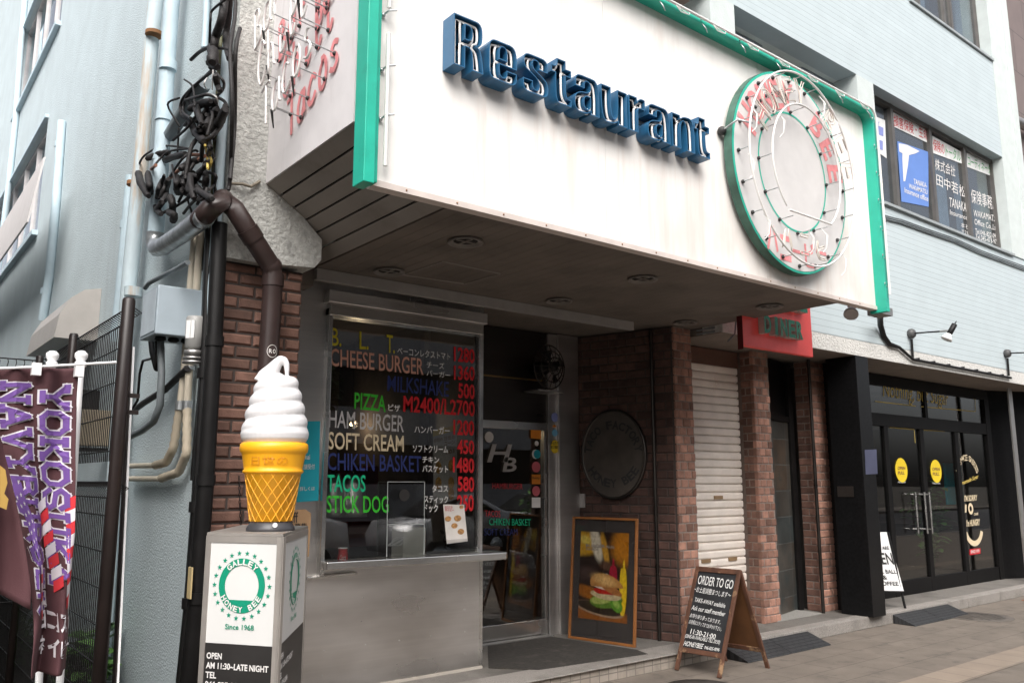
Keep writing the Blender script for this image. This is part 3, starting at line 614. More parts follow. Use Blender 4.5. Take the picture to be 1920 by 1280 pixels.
# counter shelf with a rounded end
ce = F(950, 1035, YW - 0.18).x; cz = 0.985; pts = [(hx0 - 0.02, YW - 0.001), (hx0 - 0.02, YW - 0.13), (ce - 0.09, YW - 0.25)]
pts += [(ce - 0.09 + 0.09 * math.sin(R(a)), YW - 0.16 - 0.09 * math.cos(R(a))) for a in range(10, 91, 16)] + [(ce, YW - 0.001)]
MB().prism([(x, y, cz) for x, y in pts], (0, 0, 0.055)).build('counter_shelf', stlbright, tko, bevel=0.006)
# a strip of paper blinds and the dark room behind
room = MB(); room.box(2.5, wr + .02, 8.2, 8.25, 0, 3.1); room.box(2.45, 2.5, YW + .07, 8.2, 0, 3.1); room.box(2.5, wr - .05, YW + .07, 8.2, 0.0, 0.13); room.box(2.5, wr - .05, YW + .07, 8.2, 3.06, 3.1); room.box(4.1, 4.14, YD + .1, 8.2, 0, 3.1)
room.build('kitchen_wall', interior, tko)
MB().box(hx0, hx1, YW + 0.06, YW + 0.62, 0.94, 0.98).build('inner_counter', stl, tko)
mb = MB(); mb.box(3.3, 4.05, 7.2, 7.25, 1.0, 1.75); mb.build('red_panel', redint, tko)
YL = YW - 0.003
def lit(lines, m, parent, Y, name='lettering'):
    for s, p0, p1, p3, b in lines: fq(mb := MB(), s, p0, p1, p3, Y, bold=b); o = mb.build(name, m, parent)
    return o
lit([('B.', (621, 648), (640, 650), (621, 614), .01), ('L.', (674, 654.5), (691, 655.5), (674, 621), .01), ('T.', (725, 661), (740, 663), (725, 627), .01)], I['yellow'], tko, YL)
lit([('CHEESE BURGER', (619.5, 686), (794, 703), (619.5, 652.5), .01)], I['peach'], tko, YL)
lit([('MILKSHAKE', (726, 733), (841, 744), (727, 703), .01), ('CHIKEN BASKET', (614, 881), (790, 885), (614, 848), .01)], I['blue'], tko, YL)
lit([('PIZZA', (664, 766), (723, 772), (665, 735), .015), ('STICK DOG', (612, 961), (729, 961), (612, 928), .012)], I['green'], tko, YL)
lit([('HAM BURGER', (616, 801), (757, 810), (617, 768), .01)], I['grey'], tko, YL)
lit([('SOFT CREAM', (615, 842), (757, 847), (615.5, 809), .01)], I['cream'], tko, YL)
lit([('TACOS', (613, 922), (685, 922), (613.5, 889), .015)], I['teal'], tko, YL)
lit([('1280', (851, 677), (890, 682), (851, 649), .03), ('1360', (851, 712), (890, 714), (851, 684), .03), ('500', (859, 746), (890, 749), (859, 717), .03), ('M2400/L2700', (756, 772), (890, 781), (756.5, 741), .02), ('1200', (850, 815), (889, 817), (850, 786), .03), ('450', (857, 850), (889, 852), (857, 823), .03), ('1480', (849, 885), (889, 887), (849, 856), .03), ('580', (858, 921), (889, 922), (858, 892), .03), ('250', (857, 958), (888, 958), (857, 927), .03)], I['red'], tko, YL)
lit([('ベーコンレタストマト', (745, 664), (844, 675), (745, 650), .0), ('チーズ', (800, 689), (833, 692), (800, 677), .0), ('バーガー', (800, 704), (844, 709), (800, 693), .0), ('ピザ', (728, 770), (750, 772), (728, 757), .01), ('ハンバーガー', (777, 811), (843, 814), (777, 797), .01), ('ソフトクリーム', (774, 847), (840, 849), (774, 833), .01), ('チキン', (792, 867), (823, 868), (792, 855), .01), ('バスケット', (792, 885), (840, 886), (792, 871), .01), ('タコス', (810, 922), (840, 922), (810, 909), .01), ('スティック', (795, 942), (840, 943), (795, 928), .01), ('ドック', (795, 959), (821, 960), (795, 944), .01)], whiteink, tko, YL)
# notices on the steel wall left of the window
mb = MB(); fband(mb, [(556, 941), (597, 938), (600, 789), (560, 790)], YW - 0.001); fr = mb.build('turquoise_poster', I['turq'], sw)
lit([('2 mai', (563, 861), (581, 861), (563, 851), .01), ('店舗受付', (563, 880), (590, 879), (563, 870), 0), ('詳しくは', (562, 920), (590, 919), (562, 912), 0)], whiteink, fr, YW - 0.006)
lit([('☆', (563, 812), (572, 812), (563, 803), 0), ('テ', (563, 824), (572, 824), (563, 815), 0)], I['orange'], fr, YW - 0.006)
mb = MB(); fband(mb, [(540, 1060), (579, 1042), (583, 962), (572, 954), (545, 956)], YW - 0.001); fr = mb.build('kraft_notice', M('kraft_paper', (0.50, 0.31, 0.17), 0.8), sw)
lit([('Staff', (528, 981), (559, 979), (528, 961), 0), ('募集', (552, 992), (576, 990), (552, 981), 0)], I['black'], fr, YW - 0.006)
# restaurant entrance
dx0, dx1 = 4.30, F(1024, 990, YD).x; dz = 2.19
f = MB(); f.box(dx0, dx1 + .01, YD - .02, YD + .05, dz - 0.075, dz); f.box(dx1 - 0.03, dx1, YD - .015, YD + .05, ZF, dz - .076); f.box(dx0, dx1 - .031, YD - .015, YD + .05, ZF + .02, ZF + 0.16)
door = f.build('entrance_door', stlbright, bld, bevel=0.003)
MB().box(dx0, dx1 - .03, YD + .01, YD + .018, ZF + .16, dz - .075).build('pane', gl_shop, door)
mb = MB(); mb.box(4.25, dx1 + .02, YD, YD + .06, dz + .001, 2.62); mb.box(4.25, dx1 + .02, YD + .004, YD + .06, 2.625, 3.12); mb.build('steel_transom', stldark, door)
MB().box(4.25, dx1 - .05, YD - .012, YD + .001, 2.615, 2.63).build('brass_strip', M('dull_brass', (0.3, 0.2, 0.08), 0.4, 0.8), door)
px0 = dx1 + .012; px1 = F(1078, 990, YD).x; mb = MB(); mb.box(px0, px0 + .12, YD - .03, YD + .05, ZF, 3.12); mb.box(px0 + .121, px1 + 0.02, YD - .06, YD + .05, ZF, 3.12); mb.build('steel_jamb', stl, door, bevel=0.004)
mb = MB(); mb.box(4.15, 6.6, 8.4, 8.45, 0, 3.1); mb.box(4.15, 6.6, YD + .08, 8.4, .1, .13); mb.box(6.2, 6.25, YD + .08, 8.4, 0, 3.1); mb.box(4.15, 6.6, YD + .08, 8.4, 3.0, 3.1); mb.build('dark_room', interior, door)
MB().box(4.2, 5.6, 7.6, 7.65, .13, 1.0).build('red_panel', redint, door)
YB = YD - 0.002
mb = MB(); fq(mb, 'H', (913, 866), (951, 866), (923, 832), YB, bold=0.02); fq(mb, 'B', (942, 884), (967, 884), (947, 857), YB, bold=0.02); mb.build('lettering', I['grey'], door)
lit([('HAMBURGER', (923, 916), (980, 917), (923, 905), .0), ('TACOS', (909, 968), (938, 969), (909, 956), .0)], I['red'], door, YB)
lit([('CHIKEN BASKET', (917, 984), (995, 985), (917, 971), .01)], I['teal'], door, YB); lit([('SOFT CREAM', (908, 1003), (970, 1003), (908, 990), .0)], I['blue'], door, YB)
def sticker(x, y, r, m, parent, Y, ry=None): c = F(x, y, Y); return MB().disc(c, (0, -1, 0), r, 0.003, 24, ry).build('sticker', m, parent)
for x, y, r, m in ((917, 819, .052, whiteink), (1006, 831, .026, whiteink), (1004, 851, .047, whiteink), (1005, 875, .055, I['pink']), (1005, 920, .05, I['pink'])): sticker(x, y, r, m, door, YB)
sticker(1007, 851, .044, I['turq'], door, YB - .004)
mb = MB(); fband(mb, [(997, 907), (1013, 907), (1013, 889), (997, 889)], YB); fband(mb, [(995, 821), (1014, 823), (1014, 799), (995, 799)], YB); mb.build('sticker', I['orange'], door)
lit([('Retty', (998, 899), (1012, 899), (998, 893), .01)], I['black'], door, YB - .005)
mb = MB(); fband(mb, [(997, 951), (1013, 951), (1013, 932), (997, 932)], YB); mb.build('sticker', whiteink, door)
for x, y, r, m in ((1040, 782, .047, I['lav']), (1040, 811, .037, I['aqua']), (1040, 837, .054, I['yell'])): sticker(x, y, r, m, door, YD - .033, r * (1.25 if m is I['yell'] else 1))
fband(mb := MB(), [(1035, 799), (1039, 796), (1044, 799), (1039, 801)], YD - .033); mb.build('sticker', I['orange'], door)
lit([('あなたの', (1033, 833), (1047, 833), (1033, 827), .02), ('店舗応援', (1032, 841), (1048, 841), (1032, 835), .02)], I['black'], door, YD - .037)
MB().box(dx0, dx1, YD - .10, YD - .02, ZF, ZF + .015).build('threshold', alum, door)
mb = MB(); q = W(1092, 938, .01); mb.obox(q, qu, Z, qn, .03, .07, .012); mb.build('switch_plate', M('dull_plate', (0.3, 0.28, 0.27), 0.5), bld)
mb = MB(); mb.cyl(W(1237, 1215, .03).xy.to_3d() + Z * ZF, W(1237, 1215, .03).xy.to_3d() + Z * 3.1, .018); mb.build('steel_post', stldark, bld)
# lintel strip under the canopy, and the low passage ceiling
mb = MB(); mb.box(2.52, F(1186, 626, 5.47).x, 5.45, 5.50, 3.045, 3.126); mb.build('lintel_strip', M('grey_lintel', (0.30, 0.285, 0.27), 0.6), bld)
mb = MB(); mb.box(2.52, 6.6, 5.46, 9, 3.131, 3.18); mb.box(2.25, 2.519, 5.5, 9, 3.0, 3.18); mb.box(6.602, 20, YU + 0.26, 9, 3.06, 3.12); mb.build('ground_floor_ceiling', soffitm, bld)
mb = MB(); mb.box(6.602, 20, YU + 0.02, YU + 0.70, 3.050, 3.054); mb.build('eaves_board', M('brown_eaves', (0.20, 0.165, 0.14), 0.8), bld)
# roller shutter bay
sx0, sx1, YH = F(1306, 900, 5.35).x, F(1422, 900, 5.5).x + .01, 5.72
mb = MB(); z = ZF; H = 0.086
while z < 2.95:
    n0 = len(mb.v); prof = [(-0.010, 0.0), (0.004, 0.003), (0.009, 0.015), (0.011, 0.055), (0.006, 0.074), (-0.012, 0.077), (-0.014, 0.086)]
    mb.add([(sx0, YH - d, z + h) for d, h in prof] + [(sx1, YH - d, z + h) for d, h in prof], [(i, i + 7, i + 8, i + 1) for i in range(6)]); z += H
sh = mb.build('roller_shutter', shutterm, bld)
MB().box(sx0, sx1, YH + 0.02, YH + 0.05, ZF, 3.05).build('shutter_back', mortar, sh)
mb = MB(); mb.box(sx1 - .012, sx1 + .01, YH - .05, YH + .01, ZF, 3.04); mb.box(sx0 - .02, sx0 + .01, YH - .05, YH + .01, ZF, 3.04); mb.build('guide_rail', M('brown_rail', (.12, .09, .075), .5), sh)
def sf(x, y): return F(x, y, YH - .018)
mb = MB()
for x, y in ((1347, 932), (1324, 1051), (1374, 1047)): c = sf(x, y); mb.box(c.x - .07, c.x + .07, YH - .024, YH - .012, c.z - .018, c.z + .018)
mb.build('shutter_slot', M('dull_brass_plate', (0.33, 0.22, 0.12), 0.5, 0.3), sh)
MB().box(sx0, sx1, YH - .02, YH + .02, 2.86, 3.04).build('lintel', M('rusty_lintel', (0.12, 0.06, 0.04), 0.8), sh)
# slate lined doorway
s0, s1, sz = Vector((8.02, 5.62, ZF)), Vector((8.90, 5.84, ZF)), F(1470, 788, 5.66).z - ZF
p = MB().prism([s0, s1, s1 + Vector((0, .05, 0)), s0 + Vector((0, .05, 0))], (0, 0, sz)).build('slate_wall', slate, bld)
f = MB(); d_ = Vector((0, 0, sz)); f.prism([s0 + d_ + Vector((0, -.02, .002)), s1 + d_ + Vector((0, -.02, .002)), s1 + d_ + Vector((0, .05, .002)), s0 + d_ + Vector((0, .05, .002))], (0, 0, .07)); f.build('transom_bar', blackm, p)
f = MB(); f.prism([s1 + Vector((.001, -.03, 0)), s1 + Vector((.09, -.03, 0)), s1 + Vector((.09, .05, 0)), s1 + Vector((.001, .05, 0))], (0, 0, 2.9)); f.build('dark_door_frame', blackm, p)
d_ = Vector((0, .02, sz + .075)); MB().prism([s0 + d_, s1 + d_, s1 + d_ + Vector((0, .008, 0)), s0 + d_ + Vector((0, .008, 0))], (0, 0, 2.93 - sz - .08)).build('dark_window', blackstone, p)
mb = MB(); mb.box(8.0, 8.85, 5.5, 6.1, ZF + .001, ZF + .012); mb.build('doorstep', M('pale_granite', (0.28, 0.27, 0.25), 0.7, var=.4, scale=200), p)
mb = MB(); mb.cyl((F(1529, 900, 5.53).x, 5.53, ZF), (F(1529, 900, 5.53).x, 5.53, 3.05), .02); mb.build('steel_post', stldark, bld)
# black stone pillar
pr = MB().box(9.06, 9.34, 5.0, S(1562, 900, 9.06).y, ZF, 3.049).build('black_pillar', blackstone, bld, bevel=0.004)
MB().box(9.30, 9.42, S(1562, 900, 9.06).y + .002, 5.75, ZF, 3.04).build('dark_return', blackm, bld)
mb = MB(); mb.prism([F(x, y, 4.999) for x, y in ((1623, 889), (1645, 888), (1643, 842), (1621, 843))], (0, -.003, 0)); mb.build('small_notice', M('dark_blue_notice', (0.06, 0.065, 0.11), 0.35), pr)
mb = MB()
for x in (1578, 1593): c = S(x, 921, 9.06); mb.box(9.054, 9.06, c.y - .05, c.y + .05, c.z - .06, c.z + .06)
mb.build('switch_plate', M('bronze_plate', (0.06, 0.05, 0.045), 0.35, .6), pr)
# cafe front
cx0, cx1 = 9.36, F(1872, 1000, YC).x; ct, cm = 3.04, 2.34
f = MB(); bars = [F(x, 1000, YC).x for x in (1672, 1740, 1806)]
f.box(cx0, cx1, YC - .03, YC + .04, 2.89, ct); f.box(cx0, cx1, YC - .035, YC + .045, cm, cm + .17); f.box(cx1 - .16, cx1, YC - .04, YC + .05, ZF, 2.889)
for b in bars: f.box(b - .055, b + .055, YC - .028, YC + .038, ZF, cm - .001)
f.box(F(1733, 760, YC).x - .04, F(1733, 760, YC).x + .04, YC - .028, YC + .038, cm + .171, 2.889)
f.box(cx0, cx1 - .16, YC - .026, YC + .036, ZF + .002, ZF + .19)
cafe = f.build('cafe_front', M('satin_black_frame', (0.007, 0.0066, 0.0066), 0.5, spec=.12), bld, bevel=0.004)
MB().box(cx0, cx1 - .1, YC, YC + .008, ZF + .1, 2.95).build('pane', glass('cafe_glass', (.78, .79, .78), .045), cafe)
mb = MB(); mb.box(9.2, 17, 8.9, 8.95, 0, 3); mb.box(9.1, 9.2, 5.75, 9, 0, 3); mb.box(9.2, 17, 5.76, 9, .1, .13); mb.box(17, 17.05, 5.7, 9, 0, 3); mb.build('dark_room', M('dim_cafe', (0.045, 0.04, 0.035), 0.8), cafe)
mb = MB(); mb.box(11.6, 13.0, 7.0, 7.4, .13, .95); mb.build('red_counter', M('cafe_red', (0.22, 0.02, 0.02), .5), cafe)
mb = MB(); mb.box(F(1774, 905, 6.5).x, F(1814, 905, 6.5).x, 6.5, 6.53, F(1790, 945, 6.5).z, F(1790, 868, 6.5).z); mb.build('turquoise_board', I['turq'], cafe)
mb = MB()
for z in (1.15, 1.3, 1.45): mb.box(11.2, 12.1, 6.6, 7.0, z, z + .02)
mb.tube([(11.2, 6.6, .95), (11.2, 6.6, 1.35), (11.3, 6.6, 1.5), (11.45, 6.6, 1.55)], .02); mb.build('display_case', stlbright, cafe)
YK = YC - .004
mb = MB()
def gline(a, b, w=.006): A, B = F(*a, YK), F(*b, YK); u = (B - A).normalized(); v = Vector((-u.z, 0, u.x)) * w; mb.prism([A - v, B - v, B + v, A + v], (0, -.002, 0))
gold_ = mb
gline((1641, 711), (1717, 730)); gline((1641, 752), (1717, 761)); gline((1727, 721), (1826, 747)); gline((1727, 762), (1828, 771)); gline((1828, 747), (1829, 771)); gline((1788, 806), (1832, 810)); gline((1812, 1071), (1855, 1066)); gline((1668, 801), (1714, 805)); gline((1732, 806), (1772, 808)); gline((1714, 805), (1716, 830), .004)
mb.build('gold_line', I['gold'], cafe); mb = MB(); text(mb, 'Nothing, but Sugar', F(1656, 752, YK), F(1778, 768, YK), F(1656, 714, YK), bold=.0); text(mb, 'Homemade Sugar', F(1797, 914, YK), F(1835, 898, YK), F(1796, 904, YK), bold=.02, shear=.3)
mb.build('lettering', I['gold'], cafe)
for x, y in ((1690, 881), (1755, 883)):
    s_ = sticker(x, y, .165, I['yell'], cafe, YK)
    lit([('OPEN', (x - 7, y - 1), (x + 7, y - 1), (x - 7, y - 7), .02), ('PULL', (x - 6, y + 8), (x + 6, y + 8), (x - 6, y + 2), .02)], I['brown'], cafe, YK - .005); lit([('YOKOSUKA', (x - 7, y + 24), (x + 8, y + 24), (x - 7, y + 21), 0)], whiteink, cafe, YK)
mb = MB(); arc_text(mb, 'HOMEMADE SWEETS', F(1816, 905, YK), (1, 0, 0), Z, .38, 150, 30, .09, .075)
for s, p0, p1, p3 in (("I'M SORRY", (1808, 940), (1832, 938), (1808, 928)), ('I', (1809, 960), (1812, 960), (1809, 945)), ('CAFE', (1826, 966), (1834, 965), (1826, 961)), ("I'm HUNGRY", (1812, 987), (1837, 984), (1812, 974))): text(mb, s, F(*p0, YK), F(*p1, YK), F(*p3, YK), bold=.03)
c = F(1820, 953, YK); mb.cuts.append((len(mb.v), len(mb.f))); mb.add([c + Vector((r * math.cos(R(a)), -.001, r * math.sin(R(a)))) for r in (.04, .085) for a in range(0, 360, 20)], [(i, (i + 1) % 18, 18 + (i + 1) % 18, 18 + i) for i in range(18)])
c = F(1825, 985, YK); mb.cuts.append((len(mb.v), len(mb.f))); mb.add([c + Vector((r * math.cos(R(a)) * 1.1, -.001, r * math.sin(R(a)))) for r in (.22, .30) for a in range(200, 341, 10)], [(i, i + 1, 16 + i, 15 + i) for i in range(14)]); mb.build('lettering', I['cream'], cafe)
fband(mb := MB(), [(1818, 1040), (1838, 1037), (1838, 1027), (1818, 1029)], YK); mb.build('sticker', I['crimson'], cafe); lit([('SINCE 1979', (1820, 1037), (1836, 1035), (1820, 1031), .02)], whiteink, cafe, YK - .005)
mb = MB()
for x in (1716, 1733, 1742): a = F(x, 922, YC - .09); b = F(x + 4, 1000, YC - .09); mb.tube([(a.x, YC - .02, a.z - .03), (a.x, YC - .09, a.z - .03), (a.x, YC - .09, a.z)], .011, 8); mb.cyl((a.x, YC - .09, a.z), (a.x, YC - .09, b.z), .014); mb.tube([(a.x, YC - .02, b.z + .06), (a.x, YC - .09, b.z + .06)], .011, 8)
mb.build('door_handle', stlbright, cafe)
mb = MB(); mb.prism([(cx1, YC - .02, ZF), (cx1 + .75, 5.35, ZF), (cx1 + .8, 5.5, ZF), (cx1, YC + .1, ZF)], (0, 0, 2.93)); mb.build('black_wall', blackstone, bld)
mb = MB(); mb.box(F(1907, 900, 5.3).x, F(1914, 900, 5.3).x, 5.3, 5.32, ZF, 3.05); mb.build('white_post', alum, bld)
MB().box(15.3, 20, 5.45, 5.6, ZF, 3.05).build('black_wall', blackstone, bld)
# wall mass behind so that no light leaks through
MB().box(XW + .6, XE, YU + 1.3, 24, 3.3, 13.9).build('core', interior, bld)
# ------------------------------------------------------------------ the canopy sign
rustc = M('rusty_clamp', (0.28, 0.13, 0.05), 0.8, var=.3)
XR, ZT = 7.17, 5.025
sign = thing('canopy_sign', 'big white canopy sign box with green frame and blue Restaurant letters over the shop front', 'sign', (4.5, YS, ZC))
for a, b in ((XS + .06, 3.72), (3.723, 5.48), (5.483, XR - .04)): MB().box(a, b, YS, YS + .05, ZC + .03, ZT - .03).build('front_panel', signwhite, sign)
mb = MB()
for k in range(16): mb.lathe((2.2 + k * .33, YS - .013, ZC + .012), [(.006, 0), (.005, .003), (.0, .004)], 6, (0, -1, 0))
mb.build('trim_screw', rustc, sign)
MB().box(XS + .07, XR - .03, YS - .012, YS + .06, ZC - .005, ZC + .029).build('bottom_trim', M('pinkish_trim', (0.62, 0.55, 0.51), 0.5, var=.1), sign)
# slanting left side: upright panel, sloping planks, flat soffit
ZL, XCR = 3.50, 2.50
MB().box(XS, XS + .04, YS + .1, YU - .002, ZL, ZT + .6).build('side_panel', signgrey, sign)
mb = MB(); NP = 6
for k in range(NP):
    a, b = k / NP, (k + 1) / NP - .02
    pa = Vector((XS + .01 + (XCR - XS) * a, 0, ZL - .004 + (ZC - ZL) * a)); pb = Vector((XS + .01 + (XCR - XS) * b, 0, ZL - .004 + (ZC - ZL) * b)); n = Vector((ZL - ZC, 0, XCR - XS)).normalized() * .02
    mb.hexa([(pa.x, YS + .06, pa.z), (pb.x, YS + .06, pb.z), (pb.x, 5.447, pb.z), (pa.x, 5.447, pa.z)], [(pa.x + n.x, YS + .06, pa.z + n.z), (pb.x + n.x, YS + .06, pb.z + n.z), (pb.x + n.x, 5.447, pb.z + n.z), (pa.x + n.x, 5.447, pa.z + n.z)])
mb.build('soffit_plank', plankm, sign)
nn = Vector((ZL - ZC, 0, XCR - XS)).normalized() * .025
MB().add([Vector((XS + .01, YS + .06, ZL)) + nn, Vector((XCR + .02, YS + .06, ZC)) + nn, Vector((XCR + .02, 5.447, ZC)) + nn, Vector((XS + .01, 5.447, ZL)) + nn], [(0, 1, 2, 3)]).build('plank_backing', blackgap, sign)
mb = MB(); x = XCR + .014
while x < 6.6:
    b = min(x + .102, 6.602); mb.box(x, b - .003, YS + .06, 5.449, ZC, ZC + .02); x += .102
mb.build('soffit_board', soffitm, sign)
MB().box(XS + .05, 6.60, YS + .07, YU - .01, 3.56, ZT - .02).build('sign_body', alum, sign)
MB().box(XCR, 6.6, YS + .055, 5.45, ZC + .022, 3.2).build('soffit_backing', blackgap, sign)
mb = MB(); P = [G(x, y, ZC - .002) for x, y in ((830, 490), (938, 513), (870, 532), (755, 515))]
for a, b in ((0, 1), (1, 2), (2, 3), (3, 0)): mb.tube([P[a], P[b]], .007, 4)
mb.build('access_hatch', plankm, sign)
# green frame with a rounded top right corner
YA = YS - .10
MB().box(XS - .035, XS + .028, YA, YS + .02, ZC - .03, ZT + .5).build('green_frame', green, sign, bevel=.004); MB().box(XS + .0285, XS + .066, YA + .04, YS + .01, ZC - .006, ZT - .03).build('frame_lip', green, sign, bevel=.003)
def corner(xr, zt, r): return [(xr - r + r * math.sin(R(a)), zt - r + r * math.cos(R(a))) for a in range(0, 91, 15)]
out = [(XS + .03, ZT)] + corner(XR, ZT, .14) + [(XR, ZC - .03)]; inn = [(XS + .03, ZT - .05)] + corner(XR - .05, ZT - .05, .09) + [(XR - .05, ZC - .03)]
mb = MB()
for i in range(len(out) - 1):
    a, b, c, d = out[i], out[i + 1], inn[i + 1], inn[i]
    mb.hexa([(a[0], YA, a[1]), (b[0], YA, b[1]), (c[0], YA, c[1]), (d[0], YA, d[1])], [(a[0], YS + .055, a[1]), (b[0], YS + .055, b[1]), (c[0], YS + .055, c[1]), (d[0], YS + .055, d[1])])
mb.build('green_frame', green, sign)
mid = [((a[0] + b[0]) / 2, (a[1] + b[1]) / 2) for a, b in zip(out, inn)]
mb = MB(); mb.tube([(x, YA - .025, z) for x, z in mid[:-1]] + [(mid[-1][0], YA - .025, ZC + .12)], .011, 8)
for k in range(2): mb.tube([(XS + .115, YS - .05, ZC + .10 + k * .9), (XS + .115, YS - .05, ZC + .85 + k * .9)], .012, 8)
mb.build('neon_tube', tubewhite, sign)
mb = MB()
for k in range(11): x = 2.3 + k * .47; mb.tube([(x, YA, ZT - .025), (x, YA - .03, ZT - .028)], .006, 6); mb.tube([(x + .02, YA, ZT - .05), (x + .02, YA - .03, ZT - .10), (x + .05, YA - .02, ZT - .12)], .004, 6)
for k in range(7): z = ZC + .2 + k * .26; mb.tube([(XR - .025, YA, z), (XR - .025, YA - .03, z)], .006, 6); mb.tube([(XR - .05, YA, z + .02), (XR - .09, YA - .02, z + .02)], .005, 6)
for z in (3.5, 3.78, 4.1): mb.tube([(XS + .1, YS, z), (XS + .11, YS - .055, z + .01), (XS + .15, YS - .07, z + .02)], .006, 6); mb.ball((XS + .1, YS - .01, z), .014, 8)
mb.build('tube_bracket', zinc, sign)
mb = MB()
for k in range(8):
    x = 3.9 + k * .42
    for q in range(2): mb.tube([(x + .02, YA - .025, ZT - .03), (x + .06, YA - .04, ZT - .06 - .02 * q), (x + .15, YA - .04, ZT - .07), (x + .18, YA - .025, ZT - .03)], .004, 5)
mb.build('tube_wiring', tubewhite, sign)
# blue channel letters, each an open box with a glass tube inside
YLt, LD = YS - .115, .112
zb = [F(851, 131, YLt), F(1328, 289, YLt)]; zt_ = F(852, 24, YLt).z; print('letters', zb, zt_)
base_z = (zb[0].z + zb[1].z) / 2
LET = [('R', 851, 907, 1), ('e', 917, 969, .80), ('s', 981, 1028, .80), ('t', 1034, 1071, .95), ('a', 1077, 1124, .80), ('u', 1127, 1175, .79), ('r', 1179, 1209, .80), ('a', 1214, 1256, .80), ('n', 1260, 1301, .80), ('t', 1302, 1329, .95)]
HT = zt_ - base_z; print('cap height', HT)
for ch, xa, xb, hk in LET:
    ym = 78 + (xa - 851) * .34
    X0, X1 = F(xa, ym, YLt).x, F(xb, ym, YLt).x; Wd, Hh = X1 - X0, HT * hk
    lps = [bold_loop(BOLD[ch][0], Wd, Hh, True)] + ([bold_loop(BOLD[ch][1], Wd, Hh, False)] if BOLD[ch][1] else [])
    wall, tubes = MB(), MB(); at = lambda p, y: Vector((X0 + p.x, y, base_z + p.y))
    for q in lps:
        ins = offset_loop(q, .006); tb = offset_loop(q, min(.021, Wd * .115)); n = len(q)
        fr = [at(p, YLt) for p in q]; bk = [at(p, YLt + LD) for p in q]; fi = [at(p, YLt) for p in ins]; bi = [at(p, YLt + LD) for p in ins]
        wall.add(fr + bk, [(i, (i + 1) % n, n + (i + 1) % n, n + i) for i in range(n)]); m = len(ins)
        wall.add(fi + bi, [(i, m + i, m + (i + 1) % m, (i + 1) % m) for i in range(m)])
        if m == n: wall.add(fr + fi, [(i, n + i, n + (i + 1) % n, (i + 1) % n) for i in range(n)])
        keep = []
        for p in tb:
            if not keep or (p - keep[-1]).length > .010: keep.append(p)
        tubes.tube([at(p, YLt + .028) for p in keep], .0082, 6, closed=True)
    lo = wall.build('letter', blue, sign); flat = [p for q in lps for p in q]
    tri = tessellate_polygon([[Vector((p.x, p.y, 0)) for p in q] for q in lps])
    bp = MB(); bp.add([at(p, YS - .02) for p in flat], [tuple(t) for t in tri]); bp.build('letter_back', bluedark, lo); tubes.build('neon_tube', tubewhite, lo)
# rust runs below the letters
# round emblem
EC = Vector((5.80, YS, 4.13)); EX, EZ, ED = (F(1600, 330, YS - .11).x - F(1352, 300, YS - .11).x) / 2, .875, .11
print('emblem', EX, F(1475, 140, YS - .11), F(1475, 510, YS - .11))
EC.x = (F(1352, 300, YS - .10).x + F(1597, 330, YS - .10).x) / 2; EC.z = (F(1475, 142, YS - .10).z + F(1478, 508, YS - .10).z) / 2; EZ = (F(1475, 142, YS - .10).z - F(1478, 508, YS - .10).z) / 2
def ell(cx, cz, rx, rz, y, n=64, a0=0, a1=360): return [Vector((cx + rx * math.cos(R(a0 + (a1 - a0) * k / n)), y, cz + rz * math.sin(R(a0 + (a1 - a0) * k / n)))) for k in range(n)]
EX = EZ * .94
print('parts', len(bpy.data.objects))
emb = MB().prism(ell(EC.x, EC.z, EX, EZ, YS - .10), (0, .070, 0)).build('round_emblem', M('emblem_edge', (0.05, 0.12, 0.09), 0.6, var=.4), sign)
MB().prism(ell(EC.x, EC.z, EX * .995, EZ * .995, YS - .104), (0, .003, 0)).build('green_rim', green, emb)
MB().prism(ell(EC.x, EC.z, EX * .972, EZ * .972, YS - .107), (0, .002, 0)).build('emblem_face', M('emblem_grey', (0.60, 0.585, 0.575), 0.45, var=.05, dirt=(.48, .46, .45), dscale=2, dlo=.6, dhi=.9), emb)
def ringmesh(mb, rx, rz, wd, y, n=64):
    a = ell(EC.x, EC.z, rx, rz, y, n); b = ell(EC.x, EC.z, rx - wd, rz - wd, y, n); mb.add(a + b, [(i, n + i, n + (i + 1) % n, (i + 1) % n) for i in range(n)])
mb = MB(); ringmesh(mb, EX * .60, EZ * .60, .016, YS - .109); mb.build('green_ring', green, emb)
mb = MB(); yy = YS - .109
arc_text(mb, 'HONEY', (EC.x, yy, EC.z), (1, 0, 0), Z, EZ * .765, 152, 92, .25, .17, bold=.03); arc_text(mb, 'BEE', (EC.x, yy, EC.z), (1, 0, 0), Z, EZ * .765, 52, 12, .22, .16, bold=.03)
for i, ch in enumerate('ハニービー'):
    uv, fs, _, _ = glyphs(ch, 3, .03); u0 = EC.x - .42 + i * .17; z0 = EC.z - .62 - (.0 if i in (0, 4) else .05)
    mb.add([(u0 + u * .15, yy - .001, z0 - .1 + (v * .21 if ch != 'ー' else .09 + v * .03)) for u, v in uv], fs)
mb.build('lettering', pinkpaint, emb)
mb = MB()
mb.tube(ell(EC.x, EC.z, EX * .93, EZ * .95, YS - .22, 72), .0085, 8, closed=True); mb.tube(ell(EC.x, EC.z, EX * .60, EZ * .62, YS - .24, 60, -52, 232), .0085, 8)
mb.tube([(EC.x - EX * .37, YS - .24, EC.z - EZ * .49), (EC.x + EX * .37, YS - .24, EC.z - EZ * .49)], .009, 8); mb.build('neon_tube', tubewhite, emb)
mb = MB()
